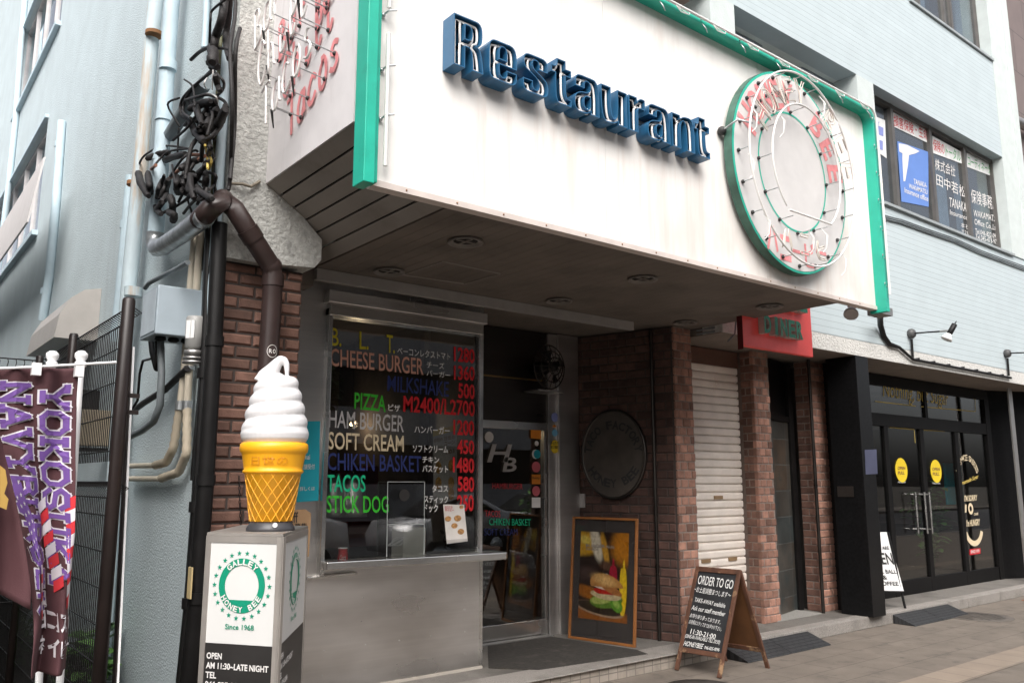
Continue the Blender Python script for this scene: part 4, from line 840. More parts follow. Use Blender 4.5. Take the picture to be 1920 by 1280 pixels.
def wordloop(ch, cx, cz, t, h, wd, y):
    lps, _, _, _ = loops(ch, .0, 2); er = Vector((math.cos(t), 0, math.sin(t))); et = Vector((math.sin(t), 0, -math.cos(t)))
    for lp in lps:
        pts = [Vector((cx, y, cz)) + et * ((u - .5) * wd) + er * ((v - .5) * h) for u, v in lp]
        keep = [pts[0]]
        for p in pts[1:]:
            if (p - keep[-1]).length > .02: keep.append(p)
        if len(keep) > 3: mb.tube(keep, .0055, 5, closed=True)
for word, a0, a1 in (('HONEY', 152, 92), ('BEE', 52, 12)):
    for i, ch in enumerate(word): t = R(a0 + (a1 - a0) * i / (len(word) - 1)); wordloop(ch, EC.x + math.cos(t) * EZ * .765 * 1.0 + .02, EC.z + math.sin(t) * EZ * .765, t, .22, .14, YS - .21)
for i, ch in enumerate('ハニビ'): wordloop(ch, EC.x - .30 + i * .24, EC.z - .64, R(90), .17, .14, YS - .21)
mb.build('letter_tube', M('old_glass_tube', (0.62, 0.57, 0.51), 0.3, var=.15), emb)
mb = MB(); cp = MB()
for k in range(20):
    a = 2 * math.pi * k / 20; p = Vector((EC.x + EX * .92 * math.cos(a), YS - .105, EC.z + EZ * .93 * math.sin(a))); mb.tube([p, p + Vector((0.0, -.115, 0))], .0045, 5); cp.ball(p + Vector((0, -.01, 0)), .016, 8)
for k in range(12):
    a = 2 * math.pi * k / 12; p = Vector((EC.x + EX * .60 * math.cos(a), YS - .105, EC.z + EZ * .61 * math.sin(a))); mb.tube([p, p + Vector((0, -.13, 0))], .0045, 5); cp.ball(p + Vector((0, -.01, 0)), .015, 8)
for a in range(95, 158, 9): p = Vector((EC.x + EX * .78 * math.cos(R(a)), YS - .105, EC.z + EZ * .78 * math.sin(R(a)))); mb.tube([p, p + Vector((0, -.1, 0))], .004, 5); cp.ball(p, .016, 8)
p = Vector((EC.x - EX * 1.02, YS - .03, EC.z + .16)); mb.tube([p, p + Vector((-.02, -.16, .03)), p + Vector((.12, -.19, .03))], .008, 6); cp.ball(p, .035, 10)
mb.build('tube_bracket', zinc, emb); cp.build('tube_cap', tubecap, emb)
mb = MB()
for k in range(9):
    a = random.uniform(0, 6.28); r = random.choice((.6, .93)); p = Vector((EC.x + EX * r * math.cos(a), YS - .2, EC.z + EZ * r * math.sin(a)))
    for q in range(2): mb.tube([p, p + Vector((.02 + .02 * q, -.03, -.06)), p + Vector((.03, -.02, -.16)), p + Vector((.0, 0, -.20))], .004, 5)
mb.build('loose_wire', tubewhite, emb)
# neon script on the side panel: painted letters and the glass tubes standing off them
ST = {'T': [[(.0, .98), (.5, 1.0), (1, .96)], [(.55, .98), (.5, .5), (.45, .0)]],
      'a': [[(.9, .9), (.45, .98), (.08, .55), (.15, .08), (.5, .02), (.85, .45), (.95, .95), (.9, .3), (1, .02)]],
      'c': [[(.9, .8), (.55, 1), (.12, .6), (.15, .15), (.5, 0), (.95, .2)]],
      'o': [[(.5, 1), (.1, .65), (.15, .12), (.5, 0), (.88, .35), (.85, .85), (.5, 1), (.8, .95)]],
      's': [[(.85, .85), (.5, 1), (.2, .75), (.6, .5), (.8, .2), (.45, 0), (.1, .15)]],
      'C': [[(.95, .8), (.6, 1), (.12, .65), (.1, .25), (.45, 0), (.95, .2)]],
      'h': [[(.15, 1), (.12, .0), (.15, .4), (.5, .6), (.75, .4), (.8, .05), (.95, .0)]],
      'i': [[(.4, .62), (.38, .1), (.6, 0), (.9, .2)], [(.42, .85), (.45, .92)]],
      'l': [[(.4, 1), (.35, .15), (.6, 0), (.9, .15)]],
      'B': [[(.15, 1), (.1, 0)], [(.15, 1), (.6, 1), (.75, .78), (.45, .55), (.85, .4), (.85, .12), (.45, 0), (.1, 0)]],
      'r': [[(.2, .65), (.2, 0)], [(.2, .45), (.5, .68), (.85, .6)]]}
def smooth(pts, n=4):
    P = [Vector((*p, 0)) for p in pts]
    if len(P) < 3: return P
    out = []
    for i in range(len(P) - 1):
        a, b, c, d = P[max(i - 1, 0)], P[i], P[i + 1], P[min(i + 2, len(P) - 1)]
        for k in range(n):
            t = k / n; out.append(.5 * ((2 * b) + (c - a) * t + (2 * a - 5 * b + 4 * c - d) * t * t + (3 * b - a - 3 * c + d) * t ** 3))
    return out + [P[-1]]
paint, tubes, brk, caps = MB(), MB(), MB(), MB()
XP = XS - .002
for word, a, b, h in (('Tacos', (541, 262), (643, 110), .26), ('Chili', (532, 190), (632, 38), .30), ('Bar', (524, 118), (580, 22), .26), ('Bar', (596, 58), (640, -30), .22)):
    A, B = S(*a, XS), S(*b, XS); U = (B - A); cw = U.length / len(word); U = U.normalized(); V = Vector((0, -U.z, U.y)) if U.y < 0 else Vector((0, -U.z, U.y)); V = V if V.z > 0 else -V
    V = (V * .5 + Z * .6).normalized()
    for i, ch in enumerate(word):
        hh = h * (1 if ch in 'TCBhl' else .68); o = A + U * cw * i
        for st in ST[ch]:
            pts = smooth(st); w3 = [o + U * (p.x * cw * .82) + V * (p.y * hh) for p in pts]
            for k in range(len(w3) - 1):
                d = (w3[k + 1] - w3[k]); d = d.normalized() if d.length > 1e-6 else U; nrm = Vector((0, -d.z, d.y)) * .017
                x = Vector((XP - .0004 * k - .002 - XS, 0, 0)); paint.add([w3[k] - nrm + x - d * .004, w3[k + 1] - nrm + x + d * .004, w3[k + 1] + nrm + x + d * .004, w3[k] + nrm + x - d * .004], [(0, 1, 2, 3)])
            off = Vector((-.17, 0, .02)); tubes.tube([p + off for p in w3], .0075, 6)
            mid_ = w3[len(w3) // 2]; brk.tube([mid_, mid_ + off], .004, 5); caps.ball(mid_ + Vector((-.01, 0, 0)), .014, 8)
        if i % 2: e = o + V * hh * .3 + Vector((-.17, 0, 0)); caps.tube([e, e + Vector((.03, .03, -.10))], [.009, .004], 6)
p = paint.build('painted_script', pinkpaint, sign); tubes.build('neon_tube', tubewhite, p); brk.build('tube_bracket', zinc, p); caps.build('tube_cap', tubecap, p)

# ------------------------------------------------------------------ fittings on the sign and wall
dl = [(873, 451), (730, 507), (1205, 521), (1048, 562), (1443, 573), (1285, 603)]
DLAB = ['round recessed downlight in front of the soffit hatch, nearest the sign edge', 'round recessed downlight beside the left end of the soffit hatch', 'round recessed downlight midway along the sign edge, right of the hatch', 'round recessed downlight above the restaurant doorway', 'round recessed downlight near the right end of the canopy, above the red sign', 'round recessed downlight above the brick pier beside the roller shutter']
for i, (x, y) in enumerate(dl):
    c = G(x, y, ZC)
    if i == 0:
        d0 = thing('downlight', DLAB[0], 'ceiling light', c, 'downlights in the canopy soffit')
        MB().lathe(c, [(.075, .0), (.10, .0), (.112, -.006), (.116, -.016), (.112, -.022), (.09, -.014), (.078, .0)], 28).build('trim_ring', M('dull_grey_ring', (0.17, 0.155, 0.14), 0.5), d0)
        MB().lathe(c, [(.0, -.003), (.08, -.004)], 24).build('dark_lens', blackgap, d0)
        mb = MB(); mb.obox(c - Z * .006, (1, 0, 0), (0, 1, 0), Z, .07, .008, .004); mb.obox(c - Z * .0065, (0, 1, 0), (1, 0, 0), Z, .07, .008, .004); mb.build('baffle', MT['dull_grey_ring'], d0)
    else: copy_thing(d0, c, DLAB[i])
# spot lamp under the sign edge
sp = thing('spot_lamp', 'small grey reflector spot lamp hanging under the right end of the canopy sign', 'lamp', F(1590, 575, YS + .25))
c = F(1600, 566, YS + .2); mb = MB(); mb.cyl(c + Vector((0, 0, .03)), c + Vector((-.03, 0, -.05)), .035, .04); mb.build('lamp_base', alum, sp)
ax = Vector((-.6, -.25, -.75)).normalized(); MB().lathe(c + Vector((-.04, 0, -.05)), [(.02, -.02), (.03, .02), (.035, .05), (.062, .09), (.065, .115), (.05, .112)], 20, ax).build('reflector', M('pale_reflector', (0.42, 0.38, 0.37), 0.45), sp)
# bracket lamps with a conduit
def blamp(label, px, py, grp):
    c = F(px, py, YU); E_ = F(1763, 621, YU - .44) - F(1704, 626, YU); t = thing('bracket_lamp', label, 'lamp', c, grp)
    mb = MB(); mb.lathe(c, [(.05, 0), (.062, -.015), (.062, -.05), (.045, -.075), (.015, -.08)], 20, (0, 1, 0)); mb.build('wall_mount', M('grey_black_casting', (0.06, 0.06, 0.06), 0.5, var=.4), t)
    mb = MB(); mb.tube([c + Vector((0, -.06, 0)), c + E_], .010, 8); mb.build('arm', blackm, t)
    e = c + E_; dE = E_.normalized(); mb = MB(); mb.tube([e, e + dE * .13], .013, 8); mb.build('arm_sleeve', alum, t)
    h = e + dE * .15; ax = Vector((-.05, .10, -.8)).normalized(); ax = Vector((-.28, .35, -.75)).normalized()
    MB().lathe(h, [(.02, -.09), (.033, -.085), (.033, .04), (.028, .05)], 18, ax).build('lamp_holder', blackm, t)
    MB().lathe(h, [(.028, .05), (.035, .065), (.062, .105), (.066, .125), (.054, .13), (.0, .125)], 22, ax).build('lamp_bulb', white, t)
    mb = MB(); mb.tube([h - ax * .09 + Vector((.015, 0, 0)), h - ax * .13, h - ax * .09 - Vector((.02, 0, 0))], .004, 6); mb.build('hook', blackm, t)
    mb = MB(); mb.tube([c + Vector((0, -.03, -.07)), c + Vector((0.0, -.025, -.33))], .016, 8); mb.build('conduit_stub', blackm, t); return t, c
l1, c1 = blamp('black bracket lamp with white bulb on the pale tiled wall right of the canopy sign', 1704, 626, 'bracket lamps on the tiled wall')
c2 = F(1884, 663, YU); copy_thing(l1, c2, 'black bracket lamp cut off by the right edge, only its mount and arm showing')
mb = MB(); e = c1.z - .33; path = [F(1650, 588, YU - .25), F(1651, 610, YU - .06), F(1657, 630, YU - .03), F(1668, 645, YU - .03), F(1686, 651, YU - .03), Vector((c1.x, YU - .03, e))] + [Vector((c2.x + .05, YU - .03, c2.z - .36))]
mb.tube(path, [.035, .034, .032, .028, .02, .018, .018], 8)
cb = tag(mb.build('wall_conduit', blackm), 'black conduit curving from the canopy sign down along the top of the white stucco band', 'conduit')
mb = MB()
for k in range(7): p = path[5].lerp(path[6], (k + .3) / 7); mb.box(p.x - .01, p.x + .01, YU - .05, YU, p.z + .012, p.z + .03)
q = mb.build('conduit_clip', blackm, cb)
mb = MB(); mb.obox(F(1650, 585, YS + .1), (1, 0, 0), (0, 1, 0), Z, .10, .07, .035); tag(mb.build('junction_box', alum), 'flat grey junction box under the bottom right corner of the canopy sign', 'junction box')
mb = MB()
for k in range(3): mb.tube([F(x, y + k * 3, YU - .02) for x, y in ((1655, 403), (1690, 412), (1740, 430), (1790, 447), (1840, 470), (1930, 503))], .009, 6)
tag(mb.build('wall_cable', greycable), 'dark slack cables running along the tiles below the office windows', 'cable')
# red sign behind the canopy
RQ = F(1394, 652, 4.62); zr = [F(1394, 648, 4.62), F(1525, 668, 4.62)]
ds = thing('red_sign', 'red box sign with raised green DINER letters below the canopy', 'sign', (zr[0].x, 4.62, zr[0].z))
MB().box(zr[0].x, zr[1].x, 4.62, 4.67, zr[0].z + .0, zr[0].z + .95).build('sign_board', redsign, ds, bevel=.006)
MB().box(zr[0].x - .004, zr[0].x - .001, 4.62, 4.68, zr[0].z - .03, zr[0].z + .95).build('dark_edge', M('dark_red_edge', (0.10, 0.008, 0.008), .5), ds)
def letters3(parent, word, X0, X1, z0, h, y, dep):
    n = len(word); cw = (X1 - X0) / n
    for i, ch in enumerate(word):
        uv, fcs, _, _ = glyphs(ch, 3, .035); lps, _, _, _ = loops(ch, .035, 3); x0 = X0 + i * cw + (cw * .28 if ch == 'I' else 0); ww = cw * (.36 if ch == 'I' else .82)
        f = MB().add([(x0 + u * ww, y, z0 + v * h) for u, v in uv], fcs); fo = f.build('letter', dinergreen, parent)
        s_ = MB()
        for lp in lps:
            k = len(lp); a = [Vector((x0 + u * ww, y, z0 + v * h)) for u, v in lp]; s_.add(a + [p + Vector((0, dep, 0)) for p in a], [(j, (j + 1) % k, k + (j + 1) % k, k + j) for j in range(k)])
        s_.build('letter_side', dinerside, fo)
ya = 4.55; letters3(ds, 'DINER', F(1434, 620, ya).x, F(1508, 620, ya).x, F(1436, 624, ya).z, F(1436, 590, ya).z - F(1436, 624, ya).z, ya, .068)
letters3(ds, 'BEE', F(1466, 580, ya).x, F(1517, 580, ya).x, F(1515, 587, ya).z, .2, ya, .068)

# ------------------------------------------------------------------ pipes on the corner
def pipe(label, pts, r, m, X=None, name='drain_pipe', cat='pipe', clamps=(), grp=None, joints=(), n=12, cm=zinc):
    P = [S(x, y, X) if X else Vector(p) for p in pts for x, y in [p[:2]]] if X else [Vector(p) for p in pts]
    mb = MB(); mb.tube(P, r, n); o = tag(mb.build(name, m), label, cat, grp)
    k = MB()
    for t in joints: p = P[0].lerp(P[-1], t); d = (P[-1] - P[0]).normalized(); k.cyl(p - d * .035, p + d * .035, r + .006)
    if joints: k.build('pipe_joint', m, o)
    k = MB()
    for t in clamps: p = P[0].lerp(P[-1], t); d = (P[-1] - P[0]).normalized(); k.cyl(p - d * .012, p + d * .012, r + .009); k.tube([p, (XW + .01, p.y, p.z)], .008, 5)
    if clamps: k.build('pipe_clamp', cm, o)
    return o
XPp = XW - .12
pipe('pale blue downpipe with orange rust streaks below its clamp, left of the cable tangle', [S(306, -120, XPp), S(285, 62, XPp), S(262, 330, XPp), S(241, 545, XPp), S(215, 900, XPp), S(190, 1250, XPp)], .058, rustpipe, clamps=(), joints=(.52,))
o = bpy.data.objects['drain_pipe']; k = MB(); p = S(289, 64, XPp); k.cyl(p - Z * .015, p + Z * .015, .068); k.tube([p, (XW, p.y, p.z)], .01, 5); p = S(254, 345, XPp); k.cyl(p - Z * .015, p + Z * .015, .066); k.build('pipe_clamp', rustc, o)
pipe('clean pale blue downpipe that ends in the silver elbow, beside the rust streaked one', [S(334, -120, XPp), S(320, 30, XPp), S(306, 240, XPp), S(297, 385, XPp), S(291, 440, XPp)], .056, paleblue, joints=(.45, .62, .75))
mb = MB(); P = [S(292, 436, XPp), S(290, 455, XPp), S(294, 465, XPp - .01), S(306, 462, XPp - .02), S(345, 436, XPp - .04), S(385, 405, XPp - .06)]; mb.tube(P, .062, 14)
tag(mb.build('elbow_pipe', zinc), 'shiny silver metal elbow pipe slanting up from the pale downpipe', 'pipe')
mb = MB(); P = [S(375, 412, XPp - .06), S(396, 391, XPp - .07), Vector(F(418, 375, YU - .12)), Vector(F(440, 392, YU - .14)), Vector(F(470, 440, YU - .14)), Vector(F(497, 482, YU - .12)), Vector(F(509, 500, YU - .10)), Vector(F(512, 525, YU - .09)), Vector(F(508, 600, YU - .08)), Vector(F(502, 690, YU - .08)), Vector(F(498, 900, YU - .08)), Vector(F(496, 1000, YU - .08))]
P[-1].z = .02; mb.tube(P, .062, 16); bp_ = tag(mb.build('rain_pipe', brownpipe), 'dark brown rain pipe bending across the roughcast corner and down the brick pier', 'pipe')
mb = MB()
for a, b in ((4, 5), (7, 8)): d = (P[b] - P[a]).normalized(); q = P[a]; mb.cyl(q - d * .04, q + d * .04, .068)
q = P[6]; mb.ball(q, .068, 14); q = P[2]; mb.ball(q, .066, 14); mb.build('pipe_joint', brownpipe, bp_)
c = F(511, 658, YU - .145); mb = MB(); U, V = Vector((1, 0, 0)), Z
q = MB()
for i in range(15):
    pass
def on_pipe(u, v): th = u / .064; return Vector((c.x + .064 * math.sin(th), YU - .08 - .0645 * math.cos(th), c.z + v))
q = MB(); ring = [on_pipe(.034 * math.cos(a), .04 * math.sin(a)) for a in [2 * math.pi * k / 24 for k in range(24)]]; ring2 = [on_pipe(.031 * math.cos(a), .037 * math.sin(a)) for a in [2 * math.pi * k / 24 for k in range(24)]]
q.add(ring + ring2, [(i, (i + 1) % 24, 24 + (i + 1) % 24, 24 + i) for i in range(24)])
for s_, x0 in (('R', -.022), ('O', .002)):
    uv, fs, _, _ = glyphs(s_, 3, .02); q.add([on_pipe(x0 + u * .02, -.013 + v * .026) + Vector((0, -.0008, 0)) for u, v in uv], fs)
q.build('round_sticker', whiteink, bp_)
pipe('thin pale blue pipe ending midway up the blue wall between the two windows', [S(116, 228, XW - .05), S(105, 380, XW - .05), S(92, 520, XW - .05), S(80, 600, XW - .05)], .05, paleblue, joints=(.12, .86))
pipe('slim pale blue pipe running behind the upper left window', [S(52, -60, XW - .05), S(40, 80, XW - .05), S(30, 220, XW - .05), S(15, 360, XW - .05), S(-5, 520, XW - .05)], .05, paleblue)
pipe('pale blue pipe section behind the rust streaked downpipe, low on the wall', [S(246, 330, XW - .05), S(238, 420, XW - .05), S(225, 560, XW - .05), S(215, 640, XW - .05)], .045, paleblue, joints=(.3,))
pipe('thin pale blue conduit at the top left of the cable tangle', [S(389, -60, XW - .04), S(386, 40, XW - .04), S(383, 90, XW - .04)], .022, paleblue)
pipe('narrow blue grey conduit beside the roughcast corner strip', [(XW - .05, YU + .06, 7), (XW - .05, YU + .06, 3.4), (XW - .05, YU + .06, 2.2)], .03, paleblue)
pipe('olive green stained pipe behind the cable tangle', [S(415, 60, XW - .06), S(412, 150, XW - .06), S(405, 260, XW - .06), S(401, 350, XW - .06), S(397, 480, XW - .06)], .020, M('olive_pipe', (0.10, 0.10, 0.045), .6))
# three dark pipes down the corner
XQ = XW - .07
for lab, pts, r in (('black downpipe hugging the brick pier, widest of the dark corner pipes', [(412, 420), (402, 640), (386, 900), (370, 1120), (352, 1300)], .047), ('black square duct beside the widest black downpipe', [(394, 430), (383, 700), (368, 950), (355, 1130), (338, 1300)], .035), ('thin black cable pipe beside the square duct on the blue wall', [(405, 300), (404, 420), (388, 560), (372, 760), (360, 900)], .014)):
    P = [S(x, y, XQ) for x, y in pts]; mb = MB(); mb.tube(P, r, 4 if 'square' in lab else 12); o = tag(mb.build('black_pipe', blackm), lab, 'pipe', None); mb = MB()
    if r > .03:
        for t in (1, 2, 3): q = P[t]; mb.cyl(q - Z * .03, q + Z * .03, r + .007)
        mb.build('pipe_joint', blackm, o)
c = S(356, 1092, XQ - .055); mb = MB(); mb.obox(c, (1, 0, 0), (0, 1, 0), Z, .004, .03, .085); tag(mb.build('yellow_tag', M('pale_yellow_label', (0.55, 0.43, 0.22), .7)), 'narrow pale yellow tag tied to the black corner pipe', 'tag')
# cream conduits
for lab, pts, r in (('left cream conduit turning from the wall pipes into a ribbed elbow', [(367, 425), (355, 560), (345, 700), (338, 760), (325, 840), (312, 866), (290, 872), (243, 873)], .024), ('right cream conduit with ribbed lower length, next to the meter', [(377, 425), (367, 560), (355, 690), (351, 760), (350, 850), (335, 885), (300, 897), (243, 897)], .024)):
    P = [S(x, y, XW - .06) for x, y in pts]; mb = MB(); mb.tube(P[:4], r, 10); o = tag(mb.build('cream_conduit', creampipe), lab, 'conduit', 'cream conduits on the blue wall')
    path = []; 
    for i in range(3, 6):
        for k in range(10): path.append(P[i].lerp(P[i + 1], k / 10))
    mb = MB(); mb.tube(path, [r + (.006 if k % 2 else .001) for k in range(len(path))], 10); mb.build('ribbed_hose', M('ribbed_cream', (0.43, 0.37, 0.28), .65, var=.15), o)
    mb = MB(); mb.tube(P[6:], r * .8, 10); mb.build('cross_pipe', creampipe, o); mb = MB(); mb.cyl(P[2] - Z * .012, P[2] + Z * .012, r + .01); mb.cyl(P[3] - Z * .03, P[3] + Z * .03, r + .007); mb.build('pipe_clamp', zinc, o)
# meter, junction box and its cables
c = S(366, 618, XW - .12); mt = thing('electric_meter', 'small grey and white cylindrical meter beside the cream conduits', 'meter', c)
MB().lathe(c - Z * .12, [(.04, 0), (.055, .01), (.055, .19), (.05, .20), (.02, .202)], 18).build('meter_body', M('grey_meter', (.36, .36, .35), .45), mt); MB().prism([c + Vector((-.02, -.054, z_)) for z_ in (-.06,)] + [c + Vector((-.056, -.012, -.06)), c + Vector((-.056, -.012, .05)), c + Vector((-.02, -.054, .05))], Vector((-.003, -.003, 0))).build('meter_label', white, mt)
mb = MB(); mb.lathe(c - Z * .16, [(.055, 0), (.058, .03)], 16); mb.lathe(c - Z * .21, [(.062, 0), (.062, .014)], 16); mb.lathe(c - Z * .185, [(.062, 0), (.062, .014)], 16); mb.build('meter_base', alum, mt)
a = [S(265, 625, XW - .20), S(288, 630, XW - .32)]
jb = thing('meter_cabinet', 'pale grey blue sheet metal cabinet hung on the blue wall above the fence post', 'cabinet', S(300, 580, XW - .1))
pb = S(294, 535, XW - .30); y0 = S(294, 580, XW - .30).y; zt2 = S(294, 535, XW - .30).z; zb2 = S(288, 626, XW - .30).z; y1 = S(348, 580, XW).y
yb_ = S(268, 560, XW - .30).y
MB().box(XW - .30, XW - .01, y0, yb_, zb2, zt2).build('cabinet_body', M('grey_blue_cabinet', (0.40, 0.47, 0.52), 0.45, var=.06, dirt=(.30, .35, .38), dscale=3, dlo=.6, dhi=.9), jb, bevel=.006)
MB().box(XW - .305, XW - .303, y0 + .02, yb_ - .02, zb2 + .02, zt2 - .02).build('cabinet_door', M('grey_blue_door', (0.50, 0.57, 0.62), 0.45), jb)
mb = MB()
for k in range(3): mb.lathe((XW - .24 + k * .08, y0 + .1, zb2), [(.03, 0), (.035, -.02), (.02, -.03)], 12)
mb.build('cable_gland', blackm, jb)
for lab, pts, r, m in (('thick grey cable hanging from the cabinet and curving left behind the fence', [(301, 628), (303, 700), (300, 760), (288, 790), (268, 806), (235, 822)], .023, greycable), ('short black cable loop hanging under the cabinet', [(283, 628), (286, 660), (294, 690), (297, 660), (296, 628)], .022, blackm), ('thin black cable from the cabinet loop to the fence', [(284, 672), (268, 676), (262, 700), (258, 750), (246, 770)], .009, blackm), ('dark cable bundle slanting down across the blue wall below the meter', [(352, 690), (310, 730), (270, 755), (230, 785)], .022, blackplastic), ('grey cable arching from the cabinet top up to the cream conduits', [(272, 540), (280, 530), (300, 520), (330, 505), (352, 492)], .016, greycable), ('dark grey duct slanting behind the cable tangle', [(318, 255), (345, 210), (385, 155)], .05, M('grey_duct', (.24, .28, .30), .5))):
    mb = MB(); mb.tube([S(x, y, XW - .08 - (.12 if 'cabinet' in lab else 0)) for x, y in pts], r, 8); tag(mb.build('wall_cable' if 'duct' not in lab else 'grey_duct', m), lab, 'cable' if 'duct' not in lab else 'duct')

# the tangle of overhead cables with taped splices
tg = thing('cable_tangle', 'large tangle of black taped overhead cables hanging down the corner above the silver elbow', 'cables', S(390, 250, XW - .15))
def cpt(x, y): return S(230 + x * .336, y * .336, XW - .10 - random.uniform(0, .14))
def ctube(mb, pts, r, n=7):
    P = [cpt(*p) for p in pts]; Q = []
    for i in range(len(P) - 1):
        a, b, c_, d = P[max(i - 1, 0)], P[i], P[i + 1], P[min(i + 2, len(P) - 1)]
        for k in range(5): t = k / 5; Q.append(.5 * ((2 * b) + (c_ - a) * t + (2 * a - 5 * b + 4 * c_ - d) * t * t + (3 * b - a - 3 * c_ + d) * t ** 3))
    mb.tube(Q + [P[-1]], r, n)
for pts, r in (([(575, -60), (555, 100), (520, 200), (510, 260), (500, 380)], .026), ([(600, -60), (590, 100), (575, 220), (600, 330)], .022), ([(630, -60), (625, 100), (600, 280), (612, 600), (600, 980), (590, 1060)], .012), ([(655, 160), (630, 300), (625, 700), (600, 1000)], .012), ([(585, -10), (500, 60), (490, 120), (485, 250)], .008), ([(500, 400), (400, 480), (330, 560), (325, 640), (380, 680)], .010), ([(490, 400), (370, 520), (335, 620), (380, 660)], .010), ([(380, 335), (430, 290), (490, 260)], .013), ([(540, 270), (590, 275), (610, 310)], .010), ([(85, 940), (120, 870), (230, 815), (370, 830)], .008), ([(160, 945), (250, 850), (380, 828)], .008), ([(265, 985), (330, 890), (400, 840), (420, 850)], .008), ([(510, 400), (560, 450), (560, 500), (520, 540)], .009), ([(470, 640), (430, 750), (380, 830), (350, 1000)], .014), ([(570, 590), (560, 680), (500, 760), (450, 800), (440, 900)], .014), ([(470, 960), (520, 980), (510, 1030), (480, 1060)], .009), ([(340, 1190), (400, 1120), (450, 1110), (470, 1050)], .010), ([(220, 1190), (300, 1150), (380, 1090), (400, 1000)], .010), ([(310, 1130), (350, 1060), (420, 1000), (460, 900)], .010), ([(350, 560), (420, 540), (480, 530), (560, 560), (585, 600)], .010)):
    mb = MB(); ctube(mb, pts, r); mb.build('cable', blackplastic, tg)
for pts, r in (([(370, 610), (440, 585), (525, 570)], .024), ([(345, 700), (430, 650), (530, 600)], .020), ([(500, 740), (540, 680), (575, 610)], .026), ([(440, 760), (490, 710), (520, 660)], .024), ([(380, 680), (400, 730), (455, 790)], .026), ([(130, 890), (190, 860), (260, 850)], .022), ([(195, 915), (270, 880), (350, 858)], .024), ([(320, 945), (370, 910), (425, 890)], .024), ([(85, 950), (100, 1020), (145, 1095)], .028), ([(140, 960), (150, 1040), (160, 1100)], .024), ([(255, 1000), (240, 1060), (230, 1130)], .024), ([(225, 1000), (200, 1050), (190, 1110)], .018), ([(300, 980), (305, 1030), (310, 1080)], .024), ([(345, 1000), (360, 1050), (350, 1090)], .020), ([(380, 980), (378, 1030), (400, 1110)], .022), ([(410, 1060), (470, 1090), (500, 1110)], .022), ([(460, 960), (465, 1000), (460, 1040)], .022), ([(265, 1090), (280, 1140), (275, 1200)], .024), ([(180, 1130), (190, 1170), (215, 1195)], .022), ([(255, 1185), (290, 1200), (280, 1235)], .024), ([(500, 260), (505, 300), (500, 350)], .034), ([(480, 345), (500, 360), (530, 375)], .026), ([(400, 590), (450, 570), (490, 565)], .020), ([(450, 690), (430, 720), (400, 750)], .022), ([(480, 780), (490, 830), (480, 870)], .016), ([(330, 970), (360, 975), (420, 985)], .018), ([(410, 1040), (430, 1060), (440, 1110)], .02), ([(530, 610), (500, 650), (470, 700)], .026), ([(515, 420), (530, 480), (545, 510)], .018), ([(420, 730), (440, 790), (470, 810)], .02)):
    mb = MB(); P = [cpt(*p) for p in pts]; k = 14; Q = [P[0].lerp(P[1], t / 7) for t in range(7)] + [P[1].lerp(P[2], t / 7) for t in range(8)]
    mb.tube(Q, [r * (.45 + .55 * min(1, 3.2 * math.sin(math.pi * (i + .4) / 15))) * random.uniform(.9, 1.08) for i in range(len(Q))], 8); mb.build('taped_splice', blackplastic, tg)
rng = random.Random(4)
for k in range(15):
    cx_, cy_ = rng.choice(((470, 620), (440, 700), (400, 960), (330, 1040), (430, 1040), (470, 880), (240, 1080))); a_ = rng.uniform(.8, 2.4); l_ = rng.uniform(80, 150); dx, dy = math.cos(a_) * l_, math.sin(a_) * l_; cx_ += rng.uniform(-55, 55); cy_ += rng.uniform(-60, 60)
    mb = MB(); P = [cpt(cx_ - dx / 2, cy_ - dy / 2), cpt(cx_ + rng.uniform(-14, 14), cy_), cpt(cx_ + dx / 2, cy_ + dy / 2)]; Q = [P[0].lerp(P[1], t / 6) for t in range(6)] + [P[1].lerp(P[2], t / 6) for t in range(7)]; r = rng.uniform(.012, .021)
    mb.tube(Q, [r * (.4 + .6 * min(1, 3 * math.sin(math.pi * (i + .4) / 13))) for i in range(13)], 8); mb.build('taped_splice', blackplastic, tg)
for k in range(14):
    a_ = (rng.uniform(260, 520), rng.uniform(420, 1100)); mb = MB(); ctube(mb, [a_, (a_[0] + rng.uniform(-70, 70), a_[1] + rng.uniform(20, 90)), (a_[0] + rng.uniform(-60, 60), a_[1] + rng.uniform(90, 180))], rng.uniform(.006, .010), 6); mb.build('cable', blackplastic, tg)
for pts in ([(160, 945), (185, 922)], [(262, 995), (318, 945)], [(360, 862), (440, 865)], [(425, 890), (460, 870)], [(385, 1050), (410, 1120)]): mb = MB(); mb.tube([cpt(*p) for p in pts], .012, 7); mb.build('bare_copper_end', coppery, tg)
for pts in ([(505, 390), (502, 450), (500, 500)], [(475, 430), (455, 465), (470, 500)], [(470, 520), (520, 540), (535, 590)]): mb = MB(); ctube(mb, pts, .005, 5); mb.build('white_wire', tubewhite, tg)
for pts in ([(460, 810), (470, 860), (475, 940)], [(475, 850), (495, 900), (480, 945)]): mb = MB(); ctube(mb, pts, .008, 5); mb.build('yellow_wire', I['gold'], tg)
mb = MB(); mb.obox(S(408, 62, XW - .12), (0, 1, 0), Z, (1, 0, 0), .07, .008, .03); mb.build('wall_bracket', zinc, tg)
mb = MB(); mb.tube([F(432, 344, YU - .02), F(455, 345, YU - .05), F(470, 350, YU - .03), F(487, 340, YU - .01)], .010, 6); tag(mb.build('tied_wire', M('frayed_wire', (.25, .22, .17), .8)), 'frayed wire wrapped round the corner strip just above the planks', 'wire')
mb = MB()
for a, b in ((600, 618), (607, 628)): mb.tube([F(1306, a + 20, 5.2), F(1340, a + 14, 5.1), F(1372, a + 6, 5.05), F(1392, a, 5.0)], .008, 6)
